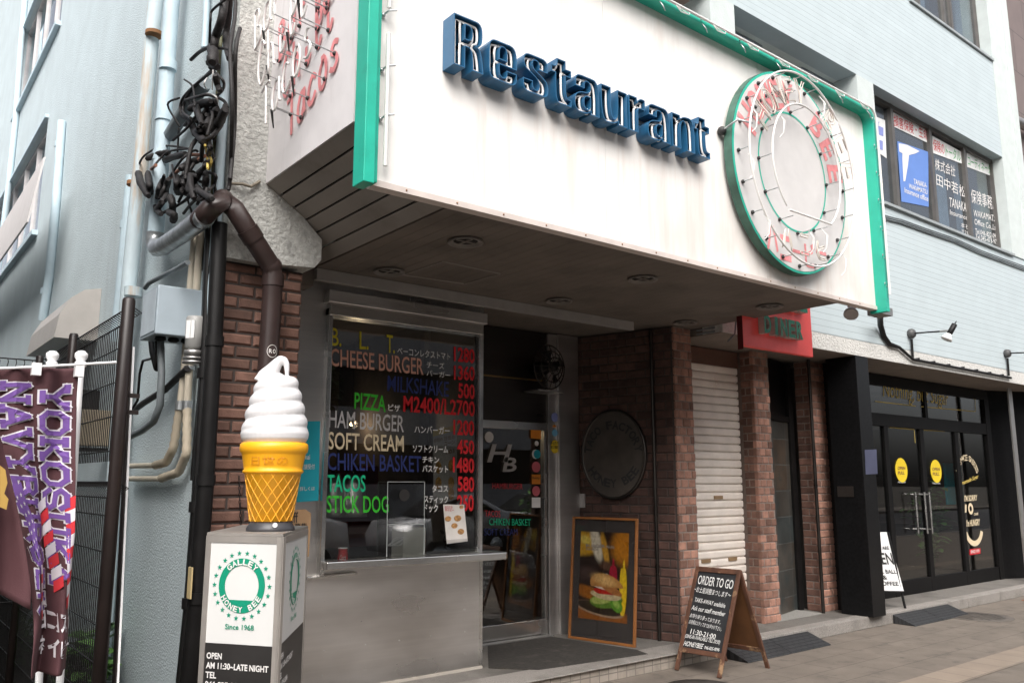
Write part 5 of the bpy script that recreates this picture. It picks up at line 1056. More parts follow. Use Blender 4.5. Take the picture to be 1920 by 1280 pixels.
mb.tube([F(1380, 600, 4.95), F(1378, 625, 4.95), F(1365, 640, 4.95)], .008, 6); tag(mb.build('loose_cable', greycable), 'loose grey cables drooping between the brick pier and the red sign', 'cable')
# ------------------------------------------------------------------ ice cream and its light box
zt = 1.36
FL, FR, BR = G(388, 1003, zt), G(531, 1006, zt), G(577, 990, zt); BL = FL + BR - FR
bxs = M('satin_box_steel', (0.40, 0.37, 0.34), 0.42, .55, var=.12)
lb = thing('light_box_sign', 'tall steel framed light box sign with round green logo and black opening hours panel', 'sign', (*((FL + BR) / 2).xy, 0))
def face(a, b, s, t, lift): return a.lerp(b, s).xy.to_3d() + Z * (t * zt) + lift
for (a, b) in ((FL, FR), (FR, BR)):
    n = (b - a).cross(Z).normalized(); n = n if n.dot(EYE - a) > 0 else -n; L = (b - a).length
    k = .026 / L
    def q(s, z, l=0.0): return a.lerp(b, s).xy.to_3d() + Z * z + n * l
    zs_ = zt - .03; sp_ = .895
    dep = -n * .01
    MB().prism([q(k, sp_), q(1 - k, sp_), q(1 - k, zs_), q(k, zs_)], dep).build('white_panel', whiteface, lb)
    MB().prism([q(k, .05), q(1 - k, .05), q(1 - k, sp_ - .001), q(k, sp_ - .001)], dep).build('black_panel', blackface, lb)
    mb = MB()
    for s0, s1 in ((0, k), (1 - k, 1)): mb.prism([q(s0, .0, .004), q(s1, .0, .004), q(s1, zt, .004), q(s0, zt, .004)], -n * .03)
    mb.prism([q(k, zs_, .004), q(1 - k, zs_, .004), q(1 - k, zt, .004), q(k, zt, .004)], -n * .03); mb.build('steel_frame', bxs, lb)
    U = (b - a).normalized(); c = q(.5, 1.145, .002); ro = min(.135, .148 * (L / .46) ** .0); rx = 1.0
    if L < .6: sc_ = 1.0
    sw_ = min(1.0, L / .40)
    g = MB(); N_ = 48; ro, ri = .120 * sw_, .088 * sw_
    ang = [2 * math.pi * i / N_ for i in range(N_)]
    g.add([c + U * ro * math.cos(t) + Z * ro * math.sin(t) for t in ang] + [c + U * ri * math.cos(t) + Z * ri * math.sin(t) for t in ang], [(i, (i + 1) % N_, N_ + (i + 1) % N_, N_ + i) for i in range(N_)])
    seg = [t for t in ang if math.sin(t) < -.62]; g.poly([c + U * ri * 1.01 * math.cos(t) + Z * ri * 1.01 * math.sin(t) for t in seg])
    for i in range(22):
        t = 2 * math.pi * (i + .5) / 22 + math.pi / 2; cc = c + (U * math.cos(t) + Z * math.sin(t)) * .143 * sw_
        star = [cc + (U * math.cos(t2) + Z * math.sin(t2)) * (.0125 if j % 2 == 0 else .0052) for j in range(10) for t2 in [math.pi / 2 + j * math.pi / 5]]
        g.add([cc] + star, [(0, 1 + j, 1 + (j + 1) % 10) for j in range(10)])
    text(g, 'Since 1968', q(.5, .957, .002) - U * .073, q(.5, .957, .002) + U * .073, q(.5, .98, .002) - U * .073, bold=.015)
    g.build('green_logo', greenink, lb)
    t_ = MB(); arc_text(t_, 'GALLEY', c + n * .001, U, Z, .104 * sw_, 130, 50, .026, .024, bold=.03); arc_text(t_, 'HONEY BEE', c + n * .001, U, Z, .104 * sw_, 212, 328, .025, .021, True, bold=.03)
    x0 = k * L + .012
    for s, wd, z in (('OPEN', .078, .828), ('AM 11:30~LATE NIGHT', .315, .787), ('TEL', .055, .747), ('046-825-9096', .20, .708)):
        o_ = q(0, z, .002) + U * x0; wd = min(wd, L - .065); text(t_, s, o_, o_ + U * wd, o_ + Z * .027, bold=.03)
    t_.build('white_lettering', whiteink, lb)
mb = MB(); mb.prism([FL + Z * .001, FR + Z * .001, BR + Z * .001, BL + Z * .001], (0, 0, .012)); ctr = (FL + BR) / 2; inset = [p.lerp(ctr, .04) for p in (FL, FR, BR, BL)]; mb.prism([p.xy.to_3d() for p in inset], (0, 0, zt)); mb.build('box_body', bxs, lb)
cc = G(507, 994, zt + .013); cc.z = zt + .013
ice = thing('ice_cream_display', 'giant plastic soft serve ice cream in a yellow cone standing on the light box sign', 'display', cc)
MB().lathe(cc, [(.112, 0), (.112, .012), (.092, .045), (.08, .05)], 36).build('black_base', M('grey_black_base', (0.045, 0.045, 0.05), .4), ice)
mb = MB(); mb.lathe(cc, [(.098, .045), (.128, .262), (.134, .266), (.141, .272), (.141, .280), (.135, .286), (.138, .30), (.147, .352), (.150, .36), (.157, .368), (.160, .385), (.158, .405), (.150, .412), (.14, .41)], 48); cn = mb.build('cone', yellowcone, ice)
mb = MB()
for sgn in (1, -1):
    for k in range(16):
        pts = []
        for i in range(9): t = i / 8; r = .098 + (.128 - .098) * t + .0006; a = 2 * math.pi * k / 16 + sgn * t * 1.25; pts.append(cc + Vector((r * math.cos(a), r * math.sin(a), .045 + .217 * t)))
        mb.tube(pts, .0018, 5)
mb.build('waffle_rib', M('yellow_rib', (0.88, 0.44, 0.04), .35), cn)
dirv = math.atan2((EYE - cc).y, (EYE - cc).x) - .15; mb = MB()
uv, fs, wl_, _ = glyphs('日世の', 3, .01); mb.add([cc + Vector((.1465 * math.cos(dirv + (u - .5) * 1.2), .1465 * math.sin(dirv + (u - .5) * 1.2), .306 + v * .04)) for u, v in uv], fs); mb.build('raised_mark', M('amber_relief', (0.62, 0.25, 0.008), .4), cn)
mb = MB(); c = MB(); NT = 4.0; P, RR = [], []
core = []
for i in range(int(NT * 40) + 1):
    t = i / (NT * 40); a = 2 * math.pi * NT * t + dirv + 2.1; rt = .058 * (1 - t) + .040 * t
    Ro = (.161 - .060 * t ** 1.3) - rt; h = .440 + .262 * t ** .92
    P.append(cc + Vector((Ro * math.cos(a), Ro * math.sin(a), h))); RR.append(rt * (1 if t > .03 else .7 + 10 * t))
mb.tube(P, RR, 16); mb.tube([cc + Vector((.104 * math.cos(t_), .104 * math.sin(t_), .452)) for t_ in [i * math.pi / 20 for i in range(40)]], .056, 14, closed=True); core = [(.125, .40), (.132, .50), (.122, .60), (.10, .68), (.075, .71), (.04, .735), (.02, .75)]; mb.lathe(cc, core, 32)
rd = RT; tip = [(-.052, .700), (-.042, .732), (-.020, .766), (.000, .796), (.016, .814), (.034, .812), (.046, .790), (.050, .762), (.050, .738), (.048, .715)]
T3 = [cc + rd * u + Z * h - FH * .02 for u, h in tip]; Q = []; rad = []
r0 = [.060, .050, .036, .027, .022, .018, .015, .012, .009, .006]
for i in range(len(T3) - 1):
    for k in range(4): Q.append(T3[i].lerp(T3[i + 1], k / 4)); rad.append(r0[i] + (r0[i + 1] - r0[i]) * k / 4)
mb.tube(Q, rad, 14); mb.lathe(cc + rd * -.015 - FH * .01, [(.085, .68), (.070, .705), (.05, .73), (.02, .75)], 24)
sw2 = mb.build('cream_swirl', swirlwhite, ice)
rm = sw2.modifiers.new('blend', 'REMESH'); rm.mode = 'VOXEL'; rm.voxel_size = .0045; rm.use_smooth_shade = True; sm_ = sw2.modifiers.new('soft', 'SMOOTH'); sm_.iterations = 4
mb = MB(); mb.disc(cc + (EYE - cc).xy.to_3d().normalized() * .101 + Z * .03 + RT * .02, (EYE - cc).xy.to_3d(), .011, .006, 14); mb.build('base_badge', white, ice)

# chain on the brick pier
mb = MB(); a_, b_ = F(448, 895, 5.03), F(452, 992, 5.03)
for k in range(16):
    c_ = a_.lerp(b_, k / 15); u_ = Vector((1, 0, 0)) if k % 2 else Vector((0, 1, 0)); mb.tube([c_ + u_ * .006 * math.cos(t) + Z * .014 * math.sin(t) for t in [i * math.pi / 4 for i in range(8)]], .002, 5, closed=True)
tag(mb.build('hanging_chain', blackm), 'thin rusty chain hanging on the brick pier behind the ice cream', 'chain')
# ------------------------------------------------------------------ chalk board
def aframe(name, label, cat, f0, f1, b1, zp, px_fn=None, board=(.16, .84), m_frame=wood, m_face=None):
    """hinged A board: front feet f0, f1, rear right foot b1; ridge height zp"""
    f0, f1, b1 = Vector(f0), Vector(f1), Vector(b1); b0 = b1 + f0 - f1; r0 = (f0 + b0) / 2 + Z * zp; r1 = (f1 + b1) / 2 + Z * zp
    t = thing(name, label, cat, (f0 + b1) / 2); return t, f0, f1, b0, b1, r0, r1
ab, f0, f1, b0, b1, r0, r1 = aframe('chalk_board', 'standing chalkboard with rusty brown wood frame and white handwritten take away text', 'a-board', (5.79, 5.03, 0), (5.84, 4.58, 0), (6.49, 4.56, 0), .845)
wv = (f1 - f0).normalized()
def leafboard(a0, a1, c0, c1, facem, lo=.17):
    up = (c0 - a0); n = (a1 - a0).cross(up).normalized(); mb = MB(); th = .024
    W_ = (a1 - a0).length; s = .035 / W_
    def q(u, v, l=0): return (a0.lerp(a1, u)).lerp(c0.lerp(c1, u), v) + n * l
    for u0, u1 in ((0, s), (1 - s, 1)): mb.prism([q(u0, 0), q(u1, 0), q(u1, 1), q(u0, 1)], n * th)
    for v0, v1 in ((lo, lo + .045), (.95, 1)): mb.prism([q(s, v0), q(1 - s, v0), q(1 - s, v1), q(s, v1)], n * th)
    mb.build('wood_frame', wood, ab, bevel=.003)
    MB().prism([q(s, lo + .045, .004), q(1 - s, lo + .045, .004), q(1 - s, .95, .004), q(s, .95, .004)], n * .010).build('board', facem, ab); return q, n
qf, nf = leafboard(f0, f1, r0, r1, M('chalkboard_black', (0.018, 0.019, 0.021), .55, var=.4, scale=5))
sgn = 1 if nf.dot(EYE - f0) > 0 else -1
qb, nb_ = leafboard(b0, b1, r0, r1, M('brown_hardboard', (0.11, 0.045, 0.015), .6, var=.3, scale=3))
cp, cn_ = (f0 + f1 + r0 + r1) / 4 + nf * (.0165 if sgn > 0 else -.002), nf
mb = MB()
for s, p0, p1, p3, b in (('ORDER TO GO', (1308, 1094), (1378, 1105), (1311, 1075), .012), ('〜お土産調整まつします〜', (1299, 1108), (1374, 1122), (1302, 1096), .0), ('TAKE-AWAY available', (1302, 1127), (1363, 1140), (1304, 1118), .01), ('Ask our staff member', (1296, 1142), (1363, 1156), (1299, 1132), .01), ('お持ち帰り承っております。', (1293, 1156), (1354, 1171), (1296, 1147), .0), ('お持帰はスタッフまでお声かけ下さい。', (1291, 1168), (1356, 1184), (1294, 1159), .0), ('11:30-21:00', (1294, 1187), (1344, 1199), (1296, 1176), .015), ('(DINE-IN AVAILABLE TILL 20:30)', (1283, 1196), (1353, 1210), (1286, 1186), .01), ('HONEYBEE', (1281, 1209), (1319, 1216), (1285, 1199), .015), ('046-825-9096', (1320, 1216), (1350, 1221), (1322, 1209), .015)):
    A_, B_, C_ = PL(*p0, cp, cn_), PL(*p1, cp, cn_), PL(*p3, cp, cn_); B_ = A_.lerp(B_, .94); text(mb, s, A_, B_, A_.lerp(C_, .88), bold=b * .6, lift=.001, shear=.12)
mb.build('lettering', chalk, ab)

# ------------------------------------------------------------------ framed burger poster leaning by the door
c0, c1 = G(1068, 1195, ZF), G(1193, 1213, ZF); pn = (c1 - c0).cross(Z).normalized(); pn = pn if pn.dot(EYE - c0) > 0 else -pn
lean = -pn * .10; hgt = 1.14
t0, t1 = c0 + Z * hgt + lean, c1 + Z * hgt + lean; pu = (c1 - c0).normalized(); pv = (t0 - c0).normalized(); pnn = pu.cross(pv); pnn = pnn if pnn.dot(EYE - c0) > 0 else -pnn
pst = thing('burger_poster', 'tall wood framed poster with a hamburger photo leaning by the restaurant door', 'poster', c0)
Wp, Hp = (c1 - c0).length, (t0 - c0).length
def pq(u, v, l=0.0): return c0 + pu * (u * Wp) + pv * (v * Hp) + pnn * l
mb = MB(); e = .022 / Wp; ev = .022 / Hp
for a, b, c_, d in ((0, e, 0, 1), (1 - e, 1, 0, 1), (e, 1 - e, 0, ev), (e, 1 - e, 1 - ev, 1)): mb.prism([pq(a, c_), pq(b, c_), pq(b, d), pq(a, d)], pnn * .03)
mb.build('wood_frame', posterwood, pst, bevel=.003)
MB().prism([pq(e, ev, .002), pq(1 - e, ev, .002), pq(1 - e, 1 - ev, .002), pq(e, 1 - ev, .002)], pnn * .008).build('grey_mount', M('dark_grey_mount', (0.055, 0.048, 0.045), .25), pst)
u0, u1, v0, v1 = .13, .87, .17, .88
def pic(pts, l, name, m): MB().prism([pq(u0 + (u1 - u0) * x, v0 + (v1 - v0) * y, .0105 + l) for x, y in pts], -pnn * .0004).build(name, m, pst)
def blob(cx, cy, rx, ry, a0=0, a1=360, n=28): return [(cx + rx * math.cos(R(a0 + (a1 - a0) * k / n)), cy + ry * math.sin(R(a0 + (a1 - a0) * k / n))) for k in range(n + (a1 - a0 < 360))]
L_ = [(.0, .86, .45, .14, 0, (.55, .30, .02), .25, None, None), (.34, .86, .10, .22, 28, (.62, .55, .42), .3, None, None), (.52, .80, .06, .20, 22, (.50, .26, .03), .35, None, None), (.10, .90, .12, .05, -10, (.68, .52, .10), .4, None, None), (.92, .84, .26, .20, 0, (.45, .17, .012), .45, None, None), (.55, .62, .12, .05, 0, (.10, .05, .03), .5, None, None), (.15, .52, .2, .07, 0, (.06, .035, .03), .6, None, None),
      (.2, .30, .30, .07, -8, (.30, .10, .012), .35, None, None), (.5, .03, .9, .13, -6, (.26, .085, .015), .25, None, None), (.42, .125, .50, .075, -5, (.30, .20, .13), .06, None, None), (.42, .135, .46, .062, -5, (.035, .022, .014), .08, None, None),
      (.70, .48, .085, .17, 0, (.32, .008, .03), .10, .2, .62), (.70, .64, .022, .07, 0, (.34, .01, .03), .15, .58, .70), (.905, .36, .075, .30, 0, (.68, .46, .015), .10, .08, .60), (.915, .62, .022, .08, 0, (.66, .44, .02), .15, .57, .70), (.57, .50, .03, .03, 0, (.55, .50, .42), .3, None, None),
      (.42, .175, .24, .055, 0, (.045, .03, .012), .2, None, None), (.57, .225, .33, .085, 4, (.10, .19, .022), .07, None, None), (.48, .235, .22, .05, 6, (.34, .40, .10), .2, None, None), (.78, .19, .13, .075, -20, (.09, .24, .02), .12, None, None), (.78, .20, .07, .04, -20, (.28, .42, .08), .4, None, None),
      (.56, .285, .31, .05, -3, (.52, .42, .24), .08, None, None), (.56, .325, .25, .042, -3, (.42, .018, .012), .06, .295, .36), (.52, .372, .24, .026, -5, (.60, .52, .44), .12, None, None), (.66, .358, .24, .045, -14, (.36, .14, .04), .1, None, None), (.58, .385, .35, .135, -8, (.42, .20, .055), .05, .375, .6), (.52, .455, .22, .055, -8, (.62, .38, .14), .6, .375, .6)]
pp_ = MB().prism([pq(u0, v0, .0105), pq(u1, v0, .0105), pq(u1, v1, .0105), pq(u0, v1, .0105)], -pnn * .001).build('photo_print', picture('burger_print', L_, (.022, .012, .009)), pst)
uvl = pp_.data.uv_layers.new(name='print')
for l_ in pp_.data.loops:
    d_ = Vector(pp_.data.vertices[l_.vertex_index].co) - pq(u0, v0, .0105); uvl.data[l_.index].uv = (d_.dot(pu) / ((u1 - u0) * Wp), d_.dot(pv) / ((v1 - v0) * Hp))
mb = MB(); a = pq(.22, .75, .013); text(mb, 'BURGER', a, a + pu * Wp * .30, a + pv * .03, bold=.02); a = pq(.54, .748, .013); text(mb, 'N-N-', a, a + pu * Wp * .13, a + pv * .03, bold=.02); a = pq(.22, .725, .013); text(mb, 'SINCE', a, a + pu * Wp * .2, a + pv * .02, bold=.02); mb.build('lettering', M('dull_silver_print', (.30, .27, .24), .4), pst)
MB().prism([pq(e, ev, .0175), pq(1 - e, ev, .0175), pq(1 - e, 1 - ev, .0175), pq(e, 1 - ev, .0175)], pnn * .003).build('pane', glass('poster_glass', (.93, .93, .93), .04), pst)
cp_ = G(1062, 1184, ZF); o = MB().lathe(cp_, [(.045, 0), (.04, .02), (.014, .05), (.012, .09), (.0, .10)], 16).build('salt_cone', M('white_salt', (.6, .59, .57), .8)); tag(o, 'little white heap on the floor at the foot of the poster', 'salt heap')

mb = MB(); mb.prism([G(x, y, ZF + .001) for x, y in ((914, 1207), (1030, 1193), (1070, 1199), (1192, 1218), (1215, 1226), (1010, 1256), (916, 1252))], (0, 0, .006)); tag(mb.build('door_mat', M('dark_worn_mat', (.030, .026, .022), .9, var=.35, scale=25, bump=.4, dirt=(.075, .066, .055), dscale=6, dlo=.55, dhi=.75)), 'dark worn mat covering the floor in front of the restaurant door', 'mat')
# round plaque on the splayed brick wall
pc = W(1152, 851, .02); pl = thing('round_plaque', 'dark round plaque reading Taco Factory Honey Bee on the shaded brick wall', 'sign', pc); N_ = 48
rx, rz = abs((W(1208, 851) - W(1092, 851)).dot(qu)) / 2, .44
def ep(t, k, l): return pc + qu * (-1) * 0 + qu * (rx * k * math.cos(t)) + Z * (rz * k * math.sin(t)) + qn * l
ang = [2 * math.pi * i / N_ for i in range(N_)]
MB().prism([ep(t, .97, .0) for t in ang], qn * .03).build('plaque_face', M('dark_bronze_face', (0.06, 0.05, 0.042), .5, var=.25), pl)
mb = MB(); mb.tube([ep(t, 1, .02) for t in ang], .018, 8, closed=True); mb.build('steel_rim', stldark, pl)
mb = MB(); QU = qu if (RT.dot(qu) > 0) else -qu; arc_text(mb, 'TACO FACTORY', pc + qn * .031, QU, Z, min(rx, rz) * .82, 170, 10, .085, .07, bold=.03); arc_text(mb, 'HONEY BEE', pc + qn * .031, QU, Z, min(rx, rz) * .82, 215, 325, .085, .07, True, bold=.03); mb.build('lettering', I['black'], pl)
# small speaker-like fan unit above the door
fn = thing('wall_fan', 'black wall fan in a guard mounted above the restaurant door', 'fan', F(1030, 690, YD - .25)); c = F(1030, 688, YD - .22)
mb = MB()
for k in range(3): mb.tube([c + Vector((.20 * (1 - .3 * k) * math.cos(a), -.07 * k * .6, .22 * (1 - .3 * k) * math.sin(a))) for a in ang], .007, 6, closed=True)
for k in range(16): a = 2 * math.pi * k / 16; mb.tube([c + Vector((.20 * math.cos(a), 0, .22 * math.sin(a))), c + Vector((.04 * math.cos(a), -.085, .04 * math.sin(a)))], .004, 4)
mb.build('fan_guard', stldark, fn); mb = MB(); mb.lathe(c, [(.05, -.08), (.05, .06), (.07, .07), (.07, .2)], 16, (0, 1, 0)); mb.build('motor', blackm, fn)
mb = MB()
for k in range(4): a = k * math.pi / 2 + .4; mb.prism([c + Vector((.04 * math.cos(a), -.03, .04 * math.sin(a))), c + Vector((.17 * math.cos(a - .35), -.05, .17 * math.sin(a - .35))), c + Vector((.18 * math.cos(a + .3), -.01, .18 * math.sin(a + .3)))], (0, .004, 0))
mb.build('fan_blade', blackm, fn); MB().box(c.x - .17, c.x + .17, YD - .25, YD - .02, c.z - .25, c.z - .235).build('fan_shelf', alum, fn)

# ------------------------------------------------------------------ things in and on the take-out window
yi = YW + .10; zc_ = .981
c = F(643, 1033, yi); c.z = zc_ + .001; cup = thing('paper_cup', 'red paper cup with white script standing upside down inside the take-out window', 'cup', c)
MB().lathe(c, [(.045, 0), (.046, .006), (.043, .008), (.032, .125), (.034, .128), (.034, .134), (.0, .134)], 24).build('cup_body', M('cola_red', (0.55, 0.012, 0.02), .45, var=.04), cup)
mb = MB(); uv, fs, _, _ = glyphs('Coca', 3, .02, .35); da = math.atan2(-c.y, -c.x); mb.add([c + Vector(((.0405 - .012 * (v * .35)) * math.cos(da + (u - .5) * 1.3), (.0405 - .012 * (v * .35)) * math.sin(da + (u - .5) * 1.3), .05 + v * .035)) for u, v in uv], fs); mb.build('lettering', whiteink, cup)
MB().lathe(c + Z * .128, [(.0345, 0), (.0355, .004), (.0345, .008)], 24).build('rim', white, cup)
c = F(770, 1005, yi + .1); c.z = zc_; o = tag(MB().box(c.x - .13, c.x + .08, yi, yi + .18, zc_ + .001, zc_ + .26).build('white_dispenser', M('cream_plastic_case', (.74, .72, .65), .5), None, bevel=.006), 'cream white plastic dispenser box behind the clear counter screen', 'dispenser')
mb = MB(); p = F(745, 1010, yi - .02)
for k in range(3): mb.tube([p + Vector((.05 * math.cos(a) * (1 + .2 * k), .01 * k, .03 * math.sin(a + k) - .02)) for a in [i * .5 for i in range(13)]], .004, 6)
tag(mb.build('coiled_cable', white), 'coiled thin white cable beside the cream dispenser box', 'cable')
for x, lab in ((622, 'steel pot hanging at the left inside the take-out window'), (660, 'steel pot hanging right of the first one behind the STICK DOG lettering')):
    c = F(x, 968, YW + .5); t = thing('steel_pot', lab, 'pot', c, 'steel pots inside the take-out window'); MB().lathe(c, [(.0, .34), (.05, .34), (.09, .26), (.115, .12), (.12, .1), (.12, .0), (.11, .0), (.0, .01)], 24).build('pot_body', stl, t); MB().lathe(c + Z * .34, [(.02, 0), (.02, .03), (.0, .035)], 12).build('pot_knob', blackm, t)
lampg = emit('lit_warm_bulb', (1.0, .70, .38), 9)
for x, y, lab in ((660, 792, 'small lit warm bulb glowing inside the take-out window, left one'), (713, 783, 'small lit warm bulb glowing inside the take-out window, right one')):
    c = F(x, y, 7.6); t = thing('pendant_bulb', lab, 'lamp', c, 'lit bulbs inside the restaurant'); MB().ball(c, .035).build('bulb', lampg, t); pl_ = bpy.data.lights.new('bulb_light', 'POINT'); pl_.energy = 2.2; pl_.color = (1, .78, .52); pl_.shadow_soft_size = .04; po_ = bpy.data.objects.new('bulb_light', pl_); col.objects.link(po_); po_.location = c + Vector((0, -.06, -.02)); mb = MB(); mb.cyl(c + Z * .03, c + Z * .09, .018); mb.cyl(c + Z * .09, (c.x, c.y, 3.05), .004); mb.build('lamp_cord', blackm, t)
MB_ = MB; ys_ = YW - .055
def screen(name, pts, lab, cat, Y, t=.005): return tag(MB().prism([F(*p, Y) for p in pts], (0, -t, 0)).build(name, acryl), lab, cat)
sc1 = screen('counter_screen', [(725, 1043), (795, 1039), (796, 903), (727, 903)], 'clear acrylic screen with a round hole standing on the take-out counter', 'screen', YW - .06)
mb = MB(); mb.disc(F(758, 928, YW - .068), (0, -1, 0), .045, .002, 28); mb.build('speak_hole', M('dark_speak_hole', (.02, .018, .017), .6), sc1)
mb = MB()
for a, b in (((727, 983), (795, 982)), ((725, 1043), (727, 903)), ((795, 1039), (796, 903)), ((727, 903), (796, 903))): mb.tube([F(*a, YW - .07), F(*b, YW - .07)], .003, 5)
mb.build('screen_edge', M('pale_acrylic_edge', (.40, .42, .41), .3), sc1)
lh = thing('leaflet_stand', 'clear leaflet stand holding a menu flyer at the right of the take-out counter', 'leaflet stand', F(862, 1030, YW - .1)); yl = YW - .10
MB().prism([F(*p, yl) for p in ((838, 1019), (877, 1014), (870, 946), (831, 945))], (0, .003, 0)).build('menu_flyer', M('flyer_paper', (.66, .62, .58), .6), lh)
mb = MB()
for s, p0, p1, p3 in (('ヨコスカ', (834, 953), (848, 953), (834, 948)), ('ネイビー', (834, 958), (851, 958), (834, 953))): text(mb, s, F(*p0, yl - .002), F(*p1, yl - .002), F(*p3, yl - .002), bold=.02)
mb.build('lettering', I['crimson'], lh)
mb = MB()
for x, y, r in ((840, 972, .03), (858, 971, .035), (852, 985, .03), (864, 996, .032), (865, 950, .02)): mb.disc(F(x, y, yl - .001), (0, -1, 0), r, .002, 14, r * .7)
mb.build('food_print', M('food_print', (.42, .22, .08), .6, var=.6, scale=60), lh)
mb = MB(); mb.prism([F(*p, yl - .02) for p in ((838, 1033), (895, 1028), (888, 1008), (834, 1012))], (0, -.004, 0)); mb.prism([F(*p, yl + .02) for p in ((838, 1033), (893, 1028), (872, 944), (829, 944))], (0, -.003, 0)); mb.prism([F(*p, yl + .0) for p in ((880, 1030), (895, 1028), (888, 980), (878, 968))], (0, -.003, 0)); mb.build('acrylic_pocket', acryl, lh)
mb = MB(); fband(mb, [(812, 948), (857, 935), (856, 806), (812, 818)], YW + .12); o = tag(mb.build('paper_poster', M('cone_menu_paper', (.42, .40, .38), .7)), 'white paper cone menu taped inside the take-out window glass by the prices', 'poster')
mb = MB()
for s, p0, p1, p3 in (('日世の', (833, 826), (853, 822), (833, 818)), ('コーン', (833, 836), (853, 832), (833, 828)), ('NO.5', (836, 851), (852, 848), (836, 844)), ('日世の', (814, 829), (830, 826), (814, 822))): text(mb, s, F(*p0, YW + .115), F(*p1, YW + .115), F(*p3, YW + .115), bold=.02)
mb.build('lettering', I['brown'], o)
mb = MB()
for x, y in ((846, 872), (822, 876), (846, 905), (846, 925), (822, 905)): mb.disc(F(x, y, YW + .113), (0, -1, 0), .03, .002, 12, .05)
mb.build('cone_print', M('cone_print', (.42, .23, .06), .6, var=.5, scale=40), o); mb = MB(); fband(mb, [(812, 818), (857, 806), (857, 796), (812, 806)], YW + .12); mb.build('yellow_strip', I['gold'], o)

# ------------------------------------------------------------------ rubber ramps, manhole, cafe board
def rampthing(label, x0, x1):
    t = thing('rubber_ramp', label, 'ramp', (x0, 4.95, 0), 'rubber kerb ramps'); n = 2; w_ = (x1 - x0) / n
    for k in range(n):
        a, b = x0 + k * w_ + .004, x0 + (k + 1) * w_ - .004
        MB().hexa([(a, 4.80, .001), (b, 4.80, .001), (b, 5.055, .001), (a, 5.055, .001)], [(a, 4.805, .012), (b, 4.805, .012), (b, 5.055, .10), (a, 5.055, .10)]).build('ramp_section', rubber, t, bevel=.004)
rampthing('black rubber ramp of two sections against the kerb behind the chalkboard', 6.50, 7.86); rampthing('black rubber ramp against the kerb in front of the black stone pillar', 9.58, 10.95)
c = Vector((10.85, 4.66, .002)); o = MB().lathe(c, [(.0, 0), (.30, 0), (.30, .004), (.0, .004)], 36).build('manhole_cover', M('iron_cover', (.085, .074, .064), .7, .2, var=.4)); tag(o, 'round iron manhole cover in the paving beyond the far rubber ramp', 'manhole cover')
mb = MB()
for k in range(-5, 6):
    l = math.sqrt(max(0, .27 ** 2 - (k * .05) ** 2)); mb.box(c.x - l, c.x + l, c.y + k * .05 - .009, c.y + k * .05 + .009, .0062, .010)
mb.build('cover_rib', MT['iron_cover'], o); MB().lathe(c, [(.31, -.001), (.38, -.001), (.38, .002), (.31, .002)], 36).build('cover_rim', M('dark_mortar_ring', (.105, .09, .078), .85), o)
c = G(1318, 1290, .002); o = MB().lathe(c, [(.0, 0), (.30, 0), (.30, .004), (.0, .004)], 36).build('manhole_cover', MT['iron_cover']); tag(o, 'round iron manhole cover at the bottom edge in front of the chalkboard', 'manhole cover')
cbd = thing('cafe_board', 'white and black standing cafe board half hidden behind the black pillar', 'a-board', G(1690, 1130, ZF)); a = F(1668, 1145, 5.25); b = F(1697, 1135, 5.12); a.z = b.z = ZF; a = b + (a - b) * 2.2; ht = 1.0
p0, p1 = a + Z * .19, b + Z * .19; q0, q1 = a + Z * ht + Vector((0.03, .16, 0)), b + Z * ht + Vector((.03, .16, 0))
q0 = q0.lerp(q1, .1); vv = (q0 - p0)
q1 = F(1665, 998, 5.25); q1.z = ht; q0 = q1 + (p0 - p1)
nrm = (p1 - p0).cross(q0 - p0).normalized(); nrm = nrm if nrm.dot(EYE - p0) > 0 else -nrm
MB().prism([p0, p1, q1, q0], -nrm * .015).build('board', white, cbd)
mb = MB(); mb.tube([b, q1], .015, 6); mb.tube([a, q0], .015, 6); mb.tube([p0, p1], .012, 6); bk = b + Vector((.25, .3, 0)); mb.tube([b + Vector((.02, .30, 0)), q1], .012, 6); mb.tube([a + Vector((.02, .30, 0)), q0], .012, 6); mb.build('black_frame', blackm, cbd)
mb = MB()
def bq(u, v): return p0.lerp(p1, u).lerp(q0.lerp(q1, u), v) + nrm * .003
for s, u0_, u1_, v0_, v1_ in (('OPEN', .2, .93, .45, .65), ('BAGEL BALL', .15, .93, .30, .37), ('&', .5, .62, .2, .27), ('COFFEE', .3, .9, .1, .17), ('YES WE ARE', .3, .9, .7, .76)): text(mb, s, bq(u0_, v0_), bq(u1_, v0_), bq(u0_, v1_), bold=.02)
mb.build('lettering', I['black'], cbd)

# ------------------------------------------------------------------ mesh fence beside the alley
XF = .99; zf = 2.47
fy0 = S(243, 549, XF).y
fence = thing('mesh_fence', 'black welded wire mesh fence running back along the alley beside the blue wall', 'fence', (XF, fy0, 0))
def fpost(y, r=.032, m=darkbrown): mb = MB(); mb.lathe((XF, y, 0), [(r, 0), (r, zf), (r * .8, zf + .012)], 14); mb.build('fence_post', m, fence)
fpost(fy0, .030)
ys = [S(140, 612, XF).y, S(78, 640, XF).y]
for y in ys: fpost(y, .026)
fpost(ys[1] + 1.9, .03)
yend = ys[1] + 1.9
def panel(y0, y1, zlo, zhi):
    mb = MB(); y = y0 + .03
    while y < y1 - .03: mb.tube([(XF + .02, y, zlo), (XF + .02, y, zhi - .07), (XF + .07, y, zhi - .03), (XF + .02, y, zhi)], .0036, 4, cap=False); y += .040
    for z in (zhi, zhi - .075): mb.tube([(XF + .018, y0, z), (XF + .018, y1, z)], .004, 5)
    z = zlo + .05
    while z < zhi - .1: mb.tube([(XF + .016, y0, z), (XF + .016, y1, z)], .0036, 5); z += .17
    mb.build('wire_panel', blackm, fence)
